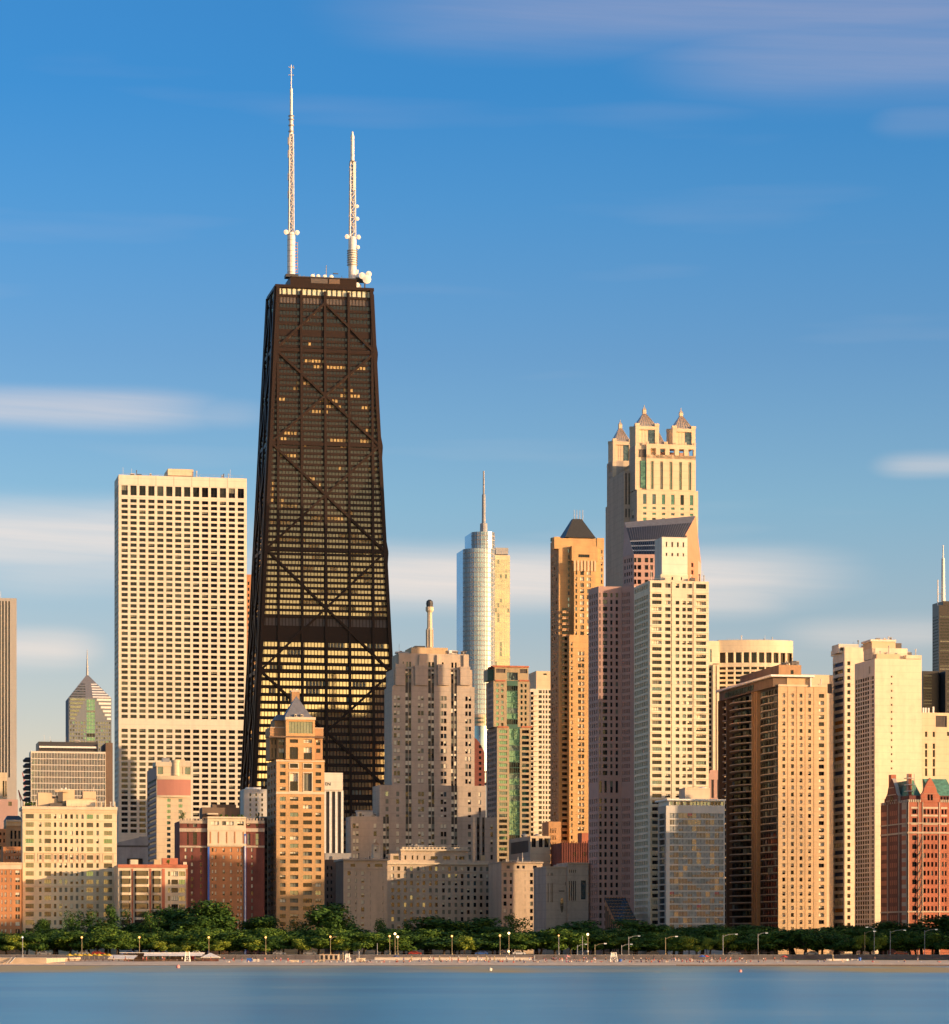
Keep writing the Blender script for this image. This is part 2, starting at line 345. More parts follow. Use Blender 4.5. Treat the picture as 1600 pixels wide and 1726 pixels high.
GZ = 3.0   # street level above the lake
class Bldg:
    def __init__(s, name, label, cat, xl, xr, Y, xb=None, d=None, th=TH, group=None, maxwin=100):
        s.X0 = (xl - 800) / F * Y; s.Y0 = Y; s.c, s.s_ = math.cos(th), math.sin(th); s.th = th
        s.root = empty(name, (s.X0, Y, GZ), th); tag(s.root, label, cat, group)
        s.xl, s.xr = xl, xr
        s.W = s.u(xr); s.D = s.v(xb) if xb is not None else d
        s.parts = {}; s.wins = []; s.maxwin = maxwin; s.yvis = 1e9
    def k(s, px): return (px - 800) / F
    def u(s, px, v=0.0):
        k = s.k(px); return (k * s.Y0 - s.X0 + v * (k * s.c + s.s_)) / (s.c - k * s.s_)
    def v(s, px, u=0.0):
        k = s.k(px); return (s.X0 + u * s.c - k * s.Y0 - k * u * s.s_) / (s.s_ + k * s.c)
    def z(s, py, u=0.0, v=0.0):
        return CH + (HZ - py) / F * (s.Y0 + u * s.s_ + v * s.c) - GZ
    def mb(s, part):
        if part not in s.parts: s.parts[part] = MB()
        return s.parts[part]
    # one vertical wall from a to b (outside on the right hand), openings cut out and recessed
    def face(s, a, b, z0, z1, groups, mat, part, zc, rec=0.45, ox=None):
        a, b = Vector((*a, 0)), Vector((*b, 0)); W = (b - a).length; t = (b - a) / W; nin = Vector((-t.y, t.x, 0))
        mb = s.mb(part)
        def P(x, y, z): q = a + t * x + nin * y; return (q.x, q.y, z)
        cols = []
        for g in groups or ():
            cp, rp, kind = g[0], g[1], g[2]; op = g[3] if len(g) > 3 else {}
            for c in cp:
                x0, x1 = max(0.05, c[0]), min(W - 0.05, c[1])
                if x1 - x0 < 0.15: continue
                rr = []
                for (r0, r1) in rp:
                    if r0 > z0 + 0.02 and r1 < z1 - 0.02: rr.append((r0, r1))
                cols.append((x0, x1, sorted(rr), kind, op))
        cols.sort(key=lambda c: c[0]); x = 0.0
        for (x0, x1, rr, kind, op) in cols:
            if x0 < x: x0 = x + 0.02
            if x1 <= x0: continue
            mb.quad([P(x, 0, z0), P(x0, 0, z0), P(x0, 0, z1), P(x, 0, z1)], mat)
            zz = z0; r_ = op.get('rec', rec); sm = op.get('span', mat); ss = op.get('sd', 0.0)
            for (r0, r1) in rr:
                if r0 < zz: continue
                mb.quad([P(x0, ss, zz), P(x1, ss, zz), P(x1, ss, r0), P(x0, ss, r0)], sm)
                rv = op.get('reveal', mat)
                mb.quad([P(x0, ss, r0), P(x1, ss, r0), P(x1, r_, r0), P(x0, r_, r0)], rv)
                mb.quad([P(x0, r_, r1), P(x1, r_, r1), P(x1, ss, r1), P(x0, ss, r1)], rv)
                mb.quad([P(x0, 0, r0), P(x0, r_, r0), P(x0, r_, r1), P(x0, 0, r1)], rv)
                mb.quad([P(x1, r_, r0), P(x1, 0, r0), P(x1, 0, r1), P(x1, r_, r1)], rv)
                s.wins.append((P(x0, 0, r0), math.atan2(t.y, t.x), round(x1 - x0, 2), round(r1 - r0, 2), kind, op, r_))
                zz = r1
            mb.quad([P(x0, ss, zz), P(x1, ss, zz), P(x1, ss, z1), P(x0, ss, z1)], sm)
            x = x1
        mb.quad([P(x, 0, z0), P(W, 0, z0), P(W, 0, z1), P(x, 0, z1)], mat)
    def conv(s, groups, axis, u0, v0, v1, W=None):
        """photo measures -> metres on the wall"""
        out = []
        for g in groups or ():
            cp, rp = g[0], g[1]
            op = g[3] if len(g) > 3 else {}
            if axis == 'f': cc = [(s.u(p, v0) - u0, s.u(q, v0) - u0) for p, q in cp]
            else: cc = [(v1 - s.v(p, u0), v1 - s.v(q, u0)) for p, q in cp]
            rr = [(s.z(q, u0, v0), s.z(p, u0, v0)) for p, q in rp]
            out.append((cc, rr, g[2], op))
        return out
    def tier(s, xl, xr, yt, yb=None, xb=None, d=None, v0=0.0, mat='cream_stone', part='wall', front=None, left=None, lmat=None, rec=0.45):  # lmat: darker material that puts the left side's shade into its colour
        u0, u1 = s.u(xl, v0), s.u(xr, v0)
        v1 = s.v(xb, u0) if xb is not None else v0 + d
        z1 = s.z(yt, u0, v0); z0 = s.z(yb, u0, v0) if yb else 0.0
        zc = None
        s.face((u0, v0), (u1, v0), z0, z1, s.conv(front, 'f', u0, v0, v1), mat, part, zc, rec)
        s.face((u0, v1), (u0, v0), z0, z1, s.conv(left, 'l', u0, v0, v1), lmat or mat, part, zc, rec)
        mb = s.mb(part)
        mb.quad([(u1, v0, z0), (u1, v1, z0), (u1, v1, z1), (u1, v0, z1)], mat)
        mb.quad([(u1, v1, z0), (u0, v1, z0), (u0, v1, z1), (u1, v1, z1)], mat)
        mb.quad([(u0, v0, z1), (u1, v0, z1), (u1, v1, z1), (u0, v1, z1)], mat)
        return u0, u1, v0, v1, z0, z1
    def poly(s, pts, z0, z1, facs, mat, part='wall', cap=True, rec=0.45):
        """pts local metres counter-clockwise; facs: per edge list of groups in metres, or None"""
        n = len(pts)
        for i in range(n):
            s.face(pts[i], pts[(i + 1) % n], z0, z1, facs[i] if facs and i < len(facs) else None, mat, part, None, rec)
        if cap: s.mb(part).quad([(p[0], p[1], z1) for p in pts], mat)
    def bx(s, xl, xr, yt, yb, d, v0=0.0, out=0.0, mat='cream_stone', part='wall'):
        """plain box given by its photo rectangle on the plane v0; out pushes it towards the street"""
        u0, u1 = s.u(xl, v0), s.u(xr, v0)
        s.mb(part).box(u0, u1, v0 - out, v0 + d, s.z(yb, u0, v0), s.z(yt, u0, v0), mat)
        return u0, u1
    def clutter(s, xl, xr, yt, v0, n, d=8.0, big=2.2, mats=('grey_metal', 'pale_concrete', 'dark_metal')):
        r = random.Random(int(xl * 7 + yt)); u0, u1 = s.u(xl, v0), s.u(xr, v0); z = s.z(yt, u0, v0) - .15
        for i in range(n):
            mb = MB(); u = u0 + (u1 - u0) * r.random(); v = v0 + d * r.random(); w = .5 + big * r.random(); h = .5 + big * .7 * r.random(); mt = mats[r.randrange(len(mats))]
            k = r.random()
            if k < .55: mb.box(u, min(u1, u + w), v, v + w, z, z + h, mt); mb.box(u + .1, min(u1, u + w) - .1, v - .04, v, z + h * .3, z + h * .8, 'louver')
            elif k < .8: mb.lathe([(.22, z), (.2, z + h * 1.6), (.35, z + h * 1.6), (.35, z + h * 1.9)], mt, 8, u, v)
            else: mb.beam((u, v, z), (u, v, z + 2.5 + 3 * r.random()), .14, .14, 'frame_white')
            link('roof_unit', mb.mesh('roof_unit'), s.root)
        mb = MB(); mb.box(u0, u1, v0 + .3, v0 + .36, z + .95, z + 1.02, 'grey_metal'); q = u0
        while q < u1: mb.box(q, q + .06, v0 + .3, v0 + .36, z, z + .95, 'grey_metal'); q += 2.0
        link('roof_rail', mb.mesh('roof_rail'), s.root)
    def done(s):
        for nm, mb in s.parts.items(): link(nm, mb.mesh(nm), s.root)
        ws = sorted(s.wins, key=lambda w: (abs(w[1]) > 0.3, -w[0][2]))
        n = s.maxwin; big = ws[:n]; rest = ws[n:]
        if len(rest) <= 0: rest = []
        def params(w):
            loc, rz, ww, hh, kind, op, rec = w
            vi = pick(kind); _, pane, blind, bf = KIND[kind][vi]
            nx, ny = op.get('m', (max(1, round(ww / 1.6)), 1)); fm = op.get('fm', 'frame_dark')
            return loc, rz, ww, hh, pane, blind, bf, nx, ny, fm, rec
        for w in big:
            loc, rz, ww, hh, pane, blind, bf, nx, ny, fm, rec = params(w)
            key = (round(ww, 1), round(hh, 1), pane, blind, bf, nx, ny, fm, rec)
            if key not in WCACHE:
                mb = MB(); window_quads(mb, ww, hh, pane, blind, bf, nx, ny, fm, rec); WCACHE[key] = (mb.mesh('window'), ww, hh)
            me, w0, h0 = WCACHE[key]
            o = link('window', me, s.root, loc, rz)
            o.scale = (ww / w0, 1, hh / h0)
        if rest:
            mb = MB()
            for w in rest:
                loc, rz, ww, hh, pane, blind, bf, nx, ny, fm, rec = params(w)
                m2 = MB(); window_quads(m2, ww, hh, pane, blind, bf, nx, ny, fm, rec)
                c, sn = math.cos(rz), math.sin(rz); i = len(mb.v)
                mb.v.extend([(loc[0] + x * c - y * sn, loc[1] + x * sn + y * c, loc[2] + z) for x, y, z in m2.v])
                for f, k in zip(m2.f, m2.m):
                    mb.f.append(tuple(i + a for a in f)); mb.m.append(mb.mi(m2.mats[k]))
            o = link('windows', mb.mesh('windows'), s.root); o['kind'] = 'stuff'
        return s.root
    def child(s, name, mb, loc=None, rz=0.0, parent=None):
        return link(name, mb.mesh(name), parent or s.root, loc, rz)
# ================================================================== the far towers
def far_towers():
    # --- pale ribbed tower cut by the left edge
    b = Bldg('office_tower', 'very tall pale grey tower with thin dark vertical stripes at the left edge', 'skyscraper', -42, 28, 3050, d=55)
    cols = G(10, -34, 18, 0.5)
    b.tier(-42, 28, 1007, xb=None, d=55, mat='pale_granite', front=[(cols, [(1012, 1310)], 'dk', {'m': (1, 1), 'rec': 1.2})], rec=1.2)
    b.child('antenna', _cyl(b.u(1), 15, b.z(1007), b.z(992), 0.6, 'grey_metal'))
    b.done()
    # --- pointed tower with chevron roof
    b = Bldg('office_tower', 'slender grey glass tower with a pointed pyramid roof of pale glass strips and a needle', 'skyscraper', 116, 188, 3200, xb=113)
    D = 46.0
    rows = RW(1222, 6.6, 3.6, 60)
    fr = [(G(6, 117, 145, 0.6), RW(1216, 6.4, 3.8, 60), 'grey', {}), ([(146, 160)], RW(1172, 6.4, 5.6, 66), 'grn', {'m': (3, 1), 'fm': 'frame_white', 'rec': -0.0 + 0.2}), (G(6, 161, 187, 0.6), RW(1216, 6.4, 3.8, 60), 'grey', {})]
    u0, u1, v0, v1, z0, z1 = b.tier(116, 188, 1176, d=D, mat='blue_granite', front=fr, left=None)
    za = b.z(1134); cx = (b.u(150)); cy = D / 2
    mb = b.mb('roof')
    base = [(u0, v0), (u1, v0), (u1, v1), (u0, v1)]
    mb.prism(base, z1 + 0.01, za, 'slate_roof', top=[(cx - .8, cy - .8), (cx + .8, cy - .8), (cx + .8, cy + .8), (cx - .8, cy + .8)])
    # pale glass strips on the front slope, stepping up to the ridge
    H = za - z1; st = MB()
    for i in range(8):
        for sgn, ue in ((-1, u0), (1, u1)):
            t0 = i / 9.0 + 0.02; t1 = t0 + 0.055
            def Q(side, t, off=0.5):
                x = ue + (cx - ue) * t; xi = cx + (ue - cx) * 0.17 * (1 - 0.3 * t)
                y = v0 + (cy - v0) * t - off
                return (x if side else xi, y, z1 + H * t)
            a = [Q(0, t0), Q(1, t0), Q(1, t1), Q(0, t1)]
            if sgn < 0: a = [a[1], a[0], a[3], a[2]]
            st.quad(a, 'glass_grey' if sgn < 0 else 'white_paint')  # sunlit right strips painted white, shaded left ones grey
    b.child('roof_glazing', st)
    # stepped glass shoulders below the eaves, the sunlit right ones painted white
    sh = MB(); sh2 = MB()
    for i in range(6):
        y = 1176 + i * 6.4
        sh.box(b.u(118 + 0), b.u(143 - i * 3.2), -0.5, -0.02, b.z(y + 4.6), b.z(y + 1), 'glass_grey')
        sh2.box(b.u(163 + i * 3.4), b.u(187), -0.5, -0.02, b.z(y + 4.6), b.z(y + 1), 'white_paint')
    b.child('shoulder_glazing', sh); b.child('shoulder_glazing', sh2)
    m = MB(); m.lathe([(1.3, za - 2), (1.0, za + 8), (0.25, b.z(1096) + 3)], 'grey_metal', 8, cx, cy); b.child('spire', m)
    b.done()
    # --- round glass giant with a spire
    b = Bldg('glass_skyscraper', 'tall rounded blue glass skyscraper with a thin spire, shining silver on its right edge', 'skyscraper', 781, 860, 2730, d=40)
    Z = lambda py: b.z(py)
    def lobe(xa, xc, y0, y1, n=14):
        ua, uc = b.u(xa), b.u(xc); r = (uc - ua) / 2; cx = (ua + uc) / 2
        return [(cx - r * math.cos(math.pi * i / n), -r * 0.75 * math.sin(math.pi * i / n)) for i in range(n + 1)] + [(uc, 30), (ua, 30)]
    def curtain(pts, z0, z1, n, part, fins=True, glass='glass_mirror', fin='grey_metal'):
        dz = (z1 - z0) / n
        for i in range(n):
            mb = MB(); a, c = z0 + i * dz, z0 + (i + 1) * dz
            mb.prism(pts, a, c - 0.0, glass, caps=(i == n - 1))
            # spandrel line of the floor
            for j in range(len(pts) - 3):
                p, q = Vector(pts[j]), Vector(pts[j + 1]); nrm = Vector((q.y - p.y, p.x - q.x)).normalized() * 0.25
                mb.quad([(*(p + nrm), a), (*(q + nrm), a), (*(q + nrm), a + 0.9), (*(p + nrm), a + 0.9)], fin)
                if fins:
                    for t in (0.0, 0.5):
                        w = (q - p).normalized() * 0.28; o = p + (q - p) * t
                        mb.quad([(*(o + nrm * 1.3 - w), a), (*(o + nrm * 1.3 + w), a), (*(o + nrm * 1.3 + w), c), (*(o + nrm * 1.3 - w), c)], fin)
            b.child(part, mb)
    curtain(lobe(781, 834, 0, 0), Z(1320), Z(926), 48, 'glass_band')
    curtain(lobe(795, 834, 0, 0, 10), Z(926) , Z(897), 4, 'upper_glass_band')
    ua, ub = b.u(833.5), b.u(860)
    b.face((ua, 0.5), (ub, 0.5), Z(1320), Z(934), [( [(x, y) for x, y in G(6, 0.3, ub - ua - 0.3, 0.86)], [(Z(1318 - i * 8.2) , Z(1318 - i * 8.2 - 7.4)) for i in range(47)], 'goldm', {'m': (1, 1), 'rec': 0.15, 'fm': 'grey_metal'})], 'buff_stone', 'wing', None, 0.15)
    b.mb('wing').box(ua, ub, 0.7, 38, Z(1320), Z(934) - 0.01, 'buff_stone')
    b.bx(836, 857, 923, 934, 20, v0=6, mat='grey_metal', part='roof_plant')
    m = MB(); cx = b.u(815.5, 10); m.lathe([(3.4, Z(898)), (3.2, Z(879)), (1.7, Z(878)), (1.5, Z(830)), (0.9, Z(829)), (0.7, Z(790))], 'grey_metal', 10, cx, 10)
    b.child('spire', m)
    b.done()
    # pale round band building low behind
    b = Bldg('round_office_building', 'pale curved tower top showing in the gap right of the stepped stone tower', 'building', 797, 826, 2300, d=30)
    r = b.W / 2; pts = [(r - r * math.cos(math.pi * i / 12), -r * 0.9 * math.sin(math.pi * i / 12)) for i in range(13)] + [(2 * r, 30), (0, 30)]
    m = MB()
    for i, (y0, y1, mt, k) in enumerate(((1205, 1210, 'buff_stone', 1.0), (1210, 1213, 'glass_grey', .97), (1213, 1216, 'buff_stone', 1), (1216, 1220, 'glass_grey', .97), (1220, 1224, 'buff_stone', 1.0), (1224, 1300, 'glass_mirror', .93))):
        m.prism([(r + (x - r) * k, y * k) for x, y in pts], b.z(y1), b.z(y0), mt)
    b.child('wall', m); b.done()
    # dark red curved block
    b = Bldg('office_building', 'dark red building with a curved roofline in shade behind the stepped stone tower', 'building', 796, 817, 1900, d=24)
    m = MB(); pts = []
    for i in range(9):
        px = 798 + 19 * i / 8; pts.append((b.u(px), b.z(1243 + 26 * (i / 8) ** 1.8)))
    n = len(pts); i0 = len(m.v)
    front = [(b.u(796), 0, 0), (b.u(817), 0, 0)] + [(x, 0, z) for x, z in reversed(pts)]
    m.quad(front, 'dark_red_brick'); m.quad([(x, 24, z) for x, y, z in reversed(front)], 'dark_red_brick')
    for a, c in zip(pts, pts[1:]): m.quad([(a[0], 0, a[1]), (c[0], 0, c[1]), (c[0], 24, c[1]), (a[0], 24, a[1])], 'dark_red_brick')
    m.quad([(b.u(817), 0, 0), (b.u(817), 24, 0), (b.u(817), 24, pts[-1][1]), (b.u(817), 0, pts[-1][1])], 'dark_red_brick')
    b.child('wall', m)
    for i in range(9):
        for px in ((807.5, 811.5),):
            w = MB(); y = 1256 + i * 9.3; w.box(b.u(px[0]), b.u(px[1]), -0.06, 0.1, b.z(y + 5), b.z(y), 'glass_dark'); b.child('window', w)
    b.done()
    # --- black stepped giant at the right edge
    b = Bldg('black_skyscraper', 'black stepped skyscraper with two white antennas, cut by the right edge of the photo', 'skyscraper', 1583, 1640, 4000, xb=1572)
    bands = RW(1040, 4.6, 1.9, 70)
    b.tier(1583, 1640, 1020, xb=1572, mat='black_metal', front=[([(1585, 1612), (1614, 1640)], bands[:20] and RW(1038, 5.2, 2.3, 26), 'off', {'m': (12, 1)})], left=[([(1573, 1582)], RW(1038, 5.2, 2.0, 26), 'dk', {'m': (8, 1)})], rec=0.3)
    b.tier(1594, 1640, 1131, xb=None, d=20, v0=-22, mat='black_metal', part='lower_tube', front=[([(1597, 1628)], RW(1138, 5.2, 2.3, 26), 'off', {'m': (12, 1)})], rec=0.3)
    b.tier(1556, 1582, 1131, d=50, v0=-6, mat='black_metal', part='side_tube', front=[([(1556.5, 1571)], RW(1138, 5.2, 2.2, 30), 'off', {'m': (8, 1)})], rec=0.3)
    b.bx(1590, 1640, 1013, 1020, 40, v0=10, mat='black_metal', part='roof_plant')
    for px, ys in ((1590, [(3.2, 1022), (2.6, 985), (2.2, 938), (1.0, 937), (0.7, 915)]), (1581, [(0.9, 1026), (0.7, 974)])):
        m = MB(); m.lathe([(r, b.z(y)) for r, y in ys], 'white_paint', 10, b.u(px, 20), 20)
        if px == 1590: m.beam((b.u(1581, 20), 20, b.z(998)), (b.u(1594, 20), 20, b.z(998)), 0.8, 0.8, 'grey_metal')
        b.child('antenna', m)
    b.done()

def _cyl(x, y, z0, z1, r, mat, n=8):
    m = MB(); m.lathe([(r, z0), (r * 0.7, z1)], mat, n, x, y); return m

def mid_towers():
    # --- glass office block behind the cream apartment house
    b = Bldg('glass_office_building', 'grey glass office block with fine white mullions and dark roof storey, far left', 'office block', 52, 178, 2150, xb=49)
    fr = [(G(48, 53, 177.5, 0.70), RW(1269, 10.3, 9.0, 30), 'grey', {'m': (1, 1), 'rec': 0.5})]
    b.tier(52, 178, 1266, xb=49, mat='frame_white', front=fr, rec=0.5)
    b.tier(65, 165, 1250, 1266, d=30, v0=6, mat='dark_metal', part='roof_plant', front=[(G(20, 66, 164, 0.6), [(1257, 1264)], 'louver', {'m': (1, 1)})])
    b.bx(66, 162, 1257.5, 1260.5, 2, v0=5, out=1.2, mat='white_paint', part='roof_rail')
    b.tier(178.3, 190, 1252, d=40, v0=1, mat='dark_brown', part='side_block')
    b.clutter(70, 160, 1250, 8, 8)
    for i in range(9):
        m = MB(); z = b.z(1284 + 9.6 * i)
        m.lathe([(3.6, z), (4.0, z + 1.6), (3.6, z + 1.7), (2.0, z + 3.2)], 'dark_metal', 10, b.u(49), 6)
        b.child('balcony', m)
    b.done()
    # small far-left stack
    b = Bldg('office_building', 'small beige block with two dark strips before the striped tower at the left edge', 'building', -14, 12, 1900, d=20)
    b.tier(-14, 12, 1302, d=20, mat='buff_stone', front=[([(4.5, 7.5), (9, 11)], [(1316, 1343)], 'dk', {})]); b.done()
    b = Bldg('concrete_building', 'plain grey mauve building behind the old brown house at the left edge', 'building', -30, 30, 1500, d=25)
    b.tier(-30, 30, 1347, d=25, mat='mauve_granite', front=[([(14, 20)], [(1351, 1358)], 'off', {})]); b.done()
    b = Bldg('old_stone_house', 'old brown ornate house with arched windows and mansard roof at the left edge', 'house', -20, 37, 1330, d=20)
    b.tier(10, 37, 1392, d=20, mat='brown_brick', front=[(G(3, 16, 36, 0.5), [(1400, 1414), (1418, 1428)], 'dk', {}), ])
    b.tier(-20, 10, 1397, d=20, mat='orange_brick', part='side_wing', front=[(G(4, -14, 10, 0.4), [(1403, 1408), (1414, 1420), (1426, 1432)], 'dk', {})])
    b.bx(10, 37, 1382, 1385, 18, out=1.0, mat='tan_limestone', part='cornice')
    b.bx(10, 37, 1385, 1392, 18, out=0.4, mat='tan_brick', part='frieze')
    m = b.mb('roof'); m.pyramid(b.u(9), b.u(38), -0.8, 18, b.z(1382) + .02, b.z(1374), 'dark_roof', b.u(34) - b.u(14), 8)
    a = MB()
    for px in (19.4, 26, 32.6):
        r = (b.u(px + 2.2) - b.u(px - 2.2)) / 2; cx = b.u(px)
        a.prism([(cx - r, -.25), (cx + r, -.25), (cx + r, 0), (cx - r, 0)], b.z(1429.5), b.z(1428.2), 'tan_limestone')
    b.child('sill_course', a); b.done()
    b = Bldg('brick_house', 'small orange brick house with three rows of pale windows squeezed in at the left', 'house', 5, 37, 1290, d=14)
    b.tier(5, 37, 1427, d=14, mat='orange_brick', front=[(G(6, 9, 36, 0.55), RW(1433, 10, 5, 3), 'wht', {})]); b.done()
    # --- white grid tower
    b = Bldg('white_grid_tower', 'tall white tower with a dense grid of dark windows and black louvers under its roof', 'skyscraper', 200, 416, 1760, xb=193)
    c14 = G(14, 202.6, 413.6, 0.70)
    fr = [(c14, [(817.5, 834)] + RW(840.6, 9.33, 5.7, 40) + RW(1228.2, 9.42, 5.8, 19), 'dk', {'m': (2, 1)})]
    lf = [(G(6, 193.3, 199.6, 0.6), [(817.5, 834)] + RW(841.0, 9.33, 4.9, 40) + RW(1228.5, 9.42, 5.0, 19), 'sky', {'m': (1, 1)})]
    u0, u1, v0, v1, z0, z1 = b.tier(200, 416, 800, xb=193, mat='white_marble', front=fr, left=lf, rec=0.6)
    b.bx(283, 326, 790, 801, 20, v0=8, mat='buff_stone', part='penthouse'); b.clutter(205, 280, 800, 3, 7); b.clutter(330, 412, 802, 3, 8)
    m = MB()
    for px in (290, 305): m.beam((b.u(px, 10), 10, b.z(791)), (b.u(px, 10), 10, b.z(784)), 0.5, 0.5, 'grey_metal')
    b.child('roof_mast', m)
    j = MB()
    for i in range(1, 7):
        px = 202.6 + 30.15 * i; j.box(b.u(px) - .12, b.u(px) + .12, -0.05, 0.02, b.z(817), b.z(800.5), 'limestone')
    b.child('panel_joint', j)
    b.maxwin = 100; b.done()
    # --- brick sliver between
    b = Bldg('brick_tower', 'narrow slice of a brown brick tower between the white grid tower and the black tower', 'tower', 396, 430, 1950, d=25)
    b.tier(396, 430, 972, d=25, mat='orange_brick', front=[(G(5, 398, 428, 0.5), RW(980, 10, 5.5, 50), 'dk', {})])
    b.tier(405, 430, 968, 972, d=10, v0=2, mat='orange_brick', part='parapet'); b.maxwin = 40; b.done()

def black_tower():
    """tapering black tower with crossed braces; local origin = centre of its base"""
    Y = 1625.0; cxp = 552.0
    root = empty('black_braced_tower', ((cxp - 800) / F * 1612 - 5.1, Y + 12, GZ), TH)
    tag(root, 'tallest tower, black and tapering, with giant X braces and two white antennas on its roof', 'skyscraper')
    yf = Y - 12.0                       # distance of the front plane, about
    Zp = lambda py: CH + (HZ - py) / F * (1612.0 + 9.0 * (1600.0 - py) / 1114.0) - GZ   # the face leans away as it rises
    H = Zp(486.0)
    def a(z): return 42.2 + (25.2 - 42.2) * z / H       # half width
    def d(z): return 25.5 + (16.5 - 25.5) * z / H       # half depth
    def P(face, s, z, off=0.0):
        """face 0 front, 1 left, 2 right, 3 back; s metres along the face from its middle"""
        A, D = a(z) + off, d(z) + off
        return [(s, -D, z), (-A, -s, z), (A, s, z), (-s, D, z)][face]
    def half(face, z): return a(z) if face in (0, 3) else d(z)
    def ring(mb, z0, z1, off, mat):
        pts = lambda z: [(-a(z) - off, -d(z) - off), (a(z) + off, -d(z) - off), (a(z) + off, d(z) + off), (-a(z) - off, d(z) + off)]
        mb.prism(pts(z0), z0, z1, mat, top=pts(z1), caps=False)
    floors = []            # (z window bottom, z window top, kind)
    y = 1600.0
    while y > 1082: floors.append((Zp(y), Zp(y - 7.6), 'w')); y -= 13.05
    y = 1056.0; floors.append((Zp(1056), Zp(1043), 'm')); y = 1037.0
    while y > 566: floors.append((Zp(y), Zp(y - 5.3), 'w')); y -= 9.45
    for yy in (557, 544, 533, 521): floors.append((Zp(yy), Zp(yy - 7), 'u'))
    floors.append((Zp(513), Zp(503), 'm')); floors.append((Zp(498.5), Zp(488.5), 'top'))
    floors.sort(key=lambda f: f[0])
    wall = MB(); zz = 0.0
    for z0, z1, k in floors:
        ring(wall, zz, z0, 0.0, 'bronze_metal')
        # little ledges so that the opening has depth
        zz = z1
        band = MB()
        mat = {'w': 'glass_bronze', 'u': 'glass_bronze', 'm': 'louver', 'top': 'pale_louver'}[k]
        ring(band, z0 - 0.02, z1 + 0.02, -0.5, mat)
        for face in range(3):
            h0 = half(face, z0); n = int(2 * h0 / (1.75 if k != 'top' else 2.6))
            mw = 0.30 if k != 'top' else 0.5
            for i in range(n + 1):
                s = -h0 + 0.6 + (2 * h0 - 1.2) * i / n
                p = [P(face, s - mw / 2, z0, -0.25), P(face, s + mw / 2, z0, -0.25), P(face, s + mw / 2, z1, -0.25), P(face, s - mw / 2, z1, -0.25)]
                band.quad(p, 'bronze_metal')
            if k == 'w' and face == 0 and rnd.random() < (.75 if z0 > 170 else .35):   # runs of rooms with drawn blinds
                for _ in range(rnd.randrange(1, 4)):
                    i0 = rnd.randrange(n)
                    for i in range(i0, min(n, i0 + rnd.randrange(1, 7))):
                        s = -h0 + 0.8 + (2 * h0 - 1.2) * i / n
                        band.quad([P(0, s, z0, -.4), P(0, s + 1.2, z0, -.4), P(0, s + 1.2, z1, -.4), P(0, s, z1, -.4)], 'lit_blind' if z0 > 170 else 'curtain')
        link('window_band', band.mesh('window_band'), root)
    ring(wall, zz, H, 0.0, 'bronze_metal')
    wall.quad([(-a(H), -d(H), H), (a(H), -d(H), H), (a(H), d(H), H), (-a(H), d(H), H)], 'dark_roof')
    link('wall', wall.mesh('wall'), root)
    def strip(face, s0, z0, s1, z1, w, off, name):
        m = MB(); vert = abs(s1 - s0) < 4
        p0, p1 = Vector(P(face, s0, z0, off / 2)), Vector(P(face, s1, z1, off / 2))
        n = Vector([(0, -1, 0), (-1, 0, 0), (1, 0, 0), (0, 1, 0)][face])
        t = (p1 - p0).normalized(); sx = t.cross(n).normalized()
        i = len(m.v); k = m.mi('bronze_metal')
        for c in (p0, p1):
            for aa, bb in ((-1, -1), (1, -1), (1, 1), (-1, 1)): m.v.append(tuple(c + sx * aa * w / 2 + n * bb * (off / 2 + 0.1)))
        for q in ((0, 1, 2, 3), (7, 6, 5, 4), (0, 4, 5, 1), (1, 5, 6, 2), (2, 6, 7, 3), (3, 7, 4, 0)):
            m.f.append(tuple(i + c for c in q)); m.m.append(k)
        link(name, m.mesh(name), root)
    # columns
    for s in (-24.7, -12.4, 0, 12.4, 24.7): strip(0, s, 0, s, H * 0.995, 1.25, 0.8, 'column')
    for s in (-14, 0, 14): strip(1, s, 0, s, H * 0.995, 1.4, 0.8, 'column'); strip(2, s, 0, s, H * .995, 1.4, 0.8, 'column')
    for sg in (-1, 1):
        strip(0, sg * (a(0) - 0.8), 0, sg * (a(H) - 0.8), H, 1.8, 1.0, 'column')
        strip(1, sg * (d(0) - 0.8), 0, sg * (d(H) - 0.8), H, 1.6, 1.0, 'column')
    nodes = [Zp(y) for y in (1345, 1132, 928, 749, 592)]
    lv = [0.0] + nodes
    for z0, z1 in zip(lv, lv[1:]):
        for face in (0, 1, 2):
            h0, h1 = half(face, z0) - .8, half(face, z1) - .8
            strip(face, -h0, z0, h1, z1, 1.15, 0.9, 'brace'); strip(face, h0, z0, -h1, z1, 1.15, 0.94, 'brace')
    zc = Zp(512); z0 = nodes[-1]
    for face in (0, 1, 2):
        h0 = half(face, z0) - .8
        strip(face, -h0, z0, -0.3, zc, 1.15, 0.9, 'brace'); strip(face, h0, z0, 0.3, zc, 1.15, 0.9, 'brace')
    for z in nodes:
        m = MB(); ring(m, z - 0.9, z + 0.9, 0.55, 'bronze_metal'); link('tie_beam', m.mesh('tie_beam'), root)
    m = MB(); ring(m, Zp(487.5), Zp(482.5), 0.6, 'bronze_metal')
    zt = Zp(482.5); m.quad([(-a(H) - .6, -d(H) - .6, zt), (a(H) + .6, -d(H) - .6, zt), (a(H) + .6, d(H) + .6, zt), (-a(H) - .6, d(H) + .6, zt)], 'dark_roof')
    link('parapet', m.mesh('parapet'), root)
    # roof plant
    S = yf / F      # metres per photo pixel here
    S = 1637.0 / F; X = lambda px: (px - 539.4) * S / math.cos(TH)
    zr = Zp(482.6); Zp0 = Zp; Zp = lambda py: CH + (HZ - py) / F * 1633.0 - GZ
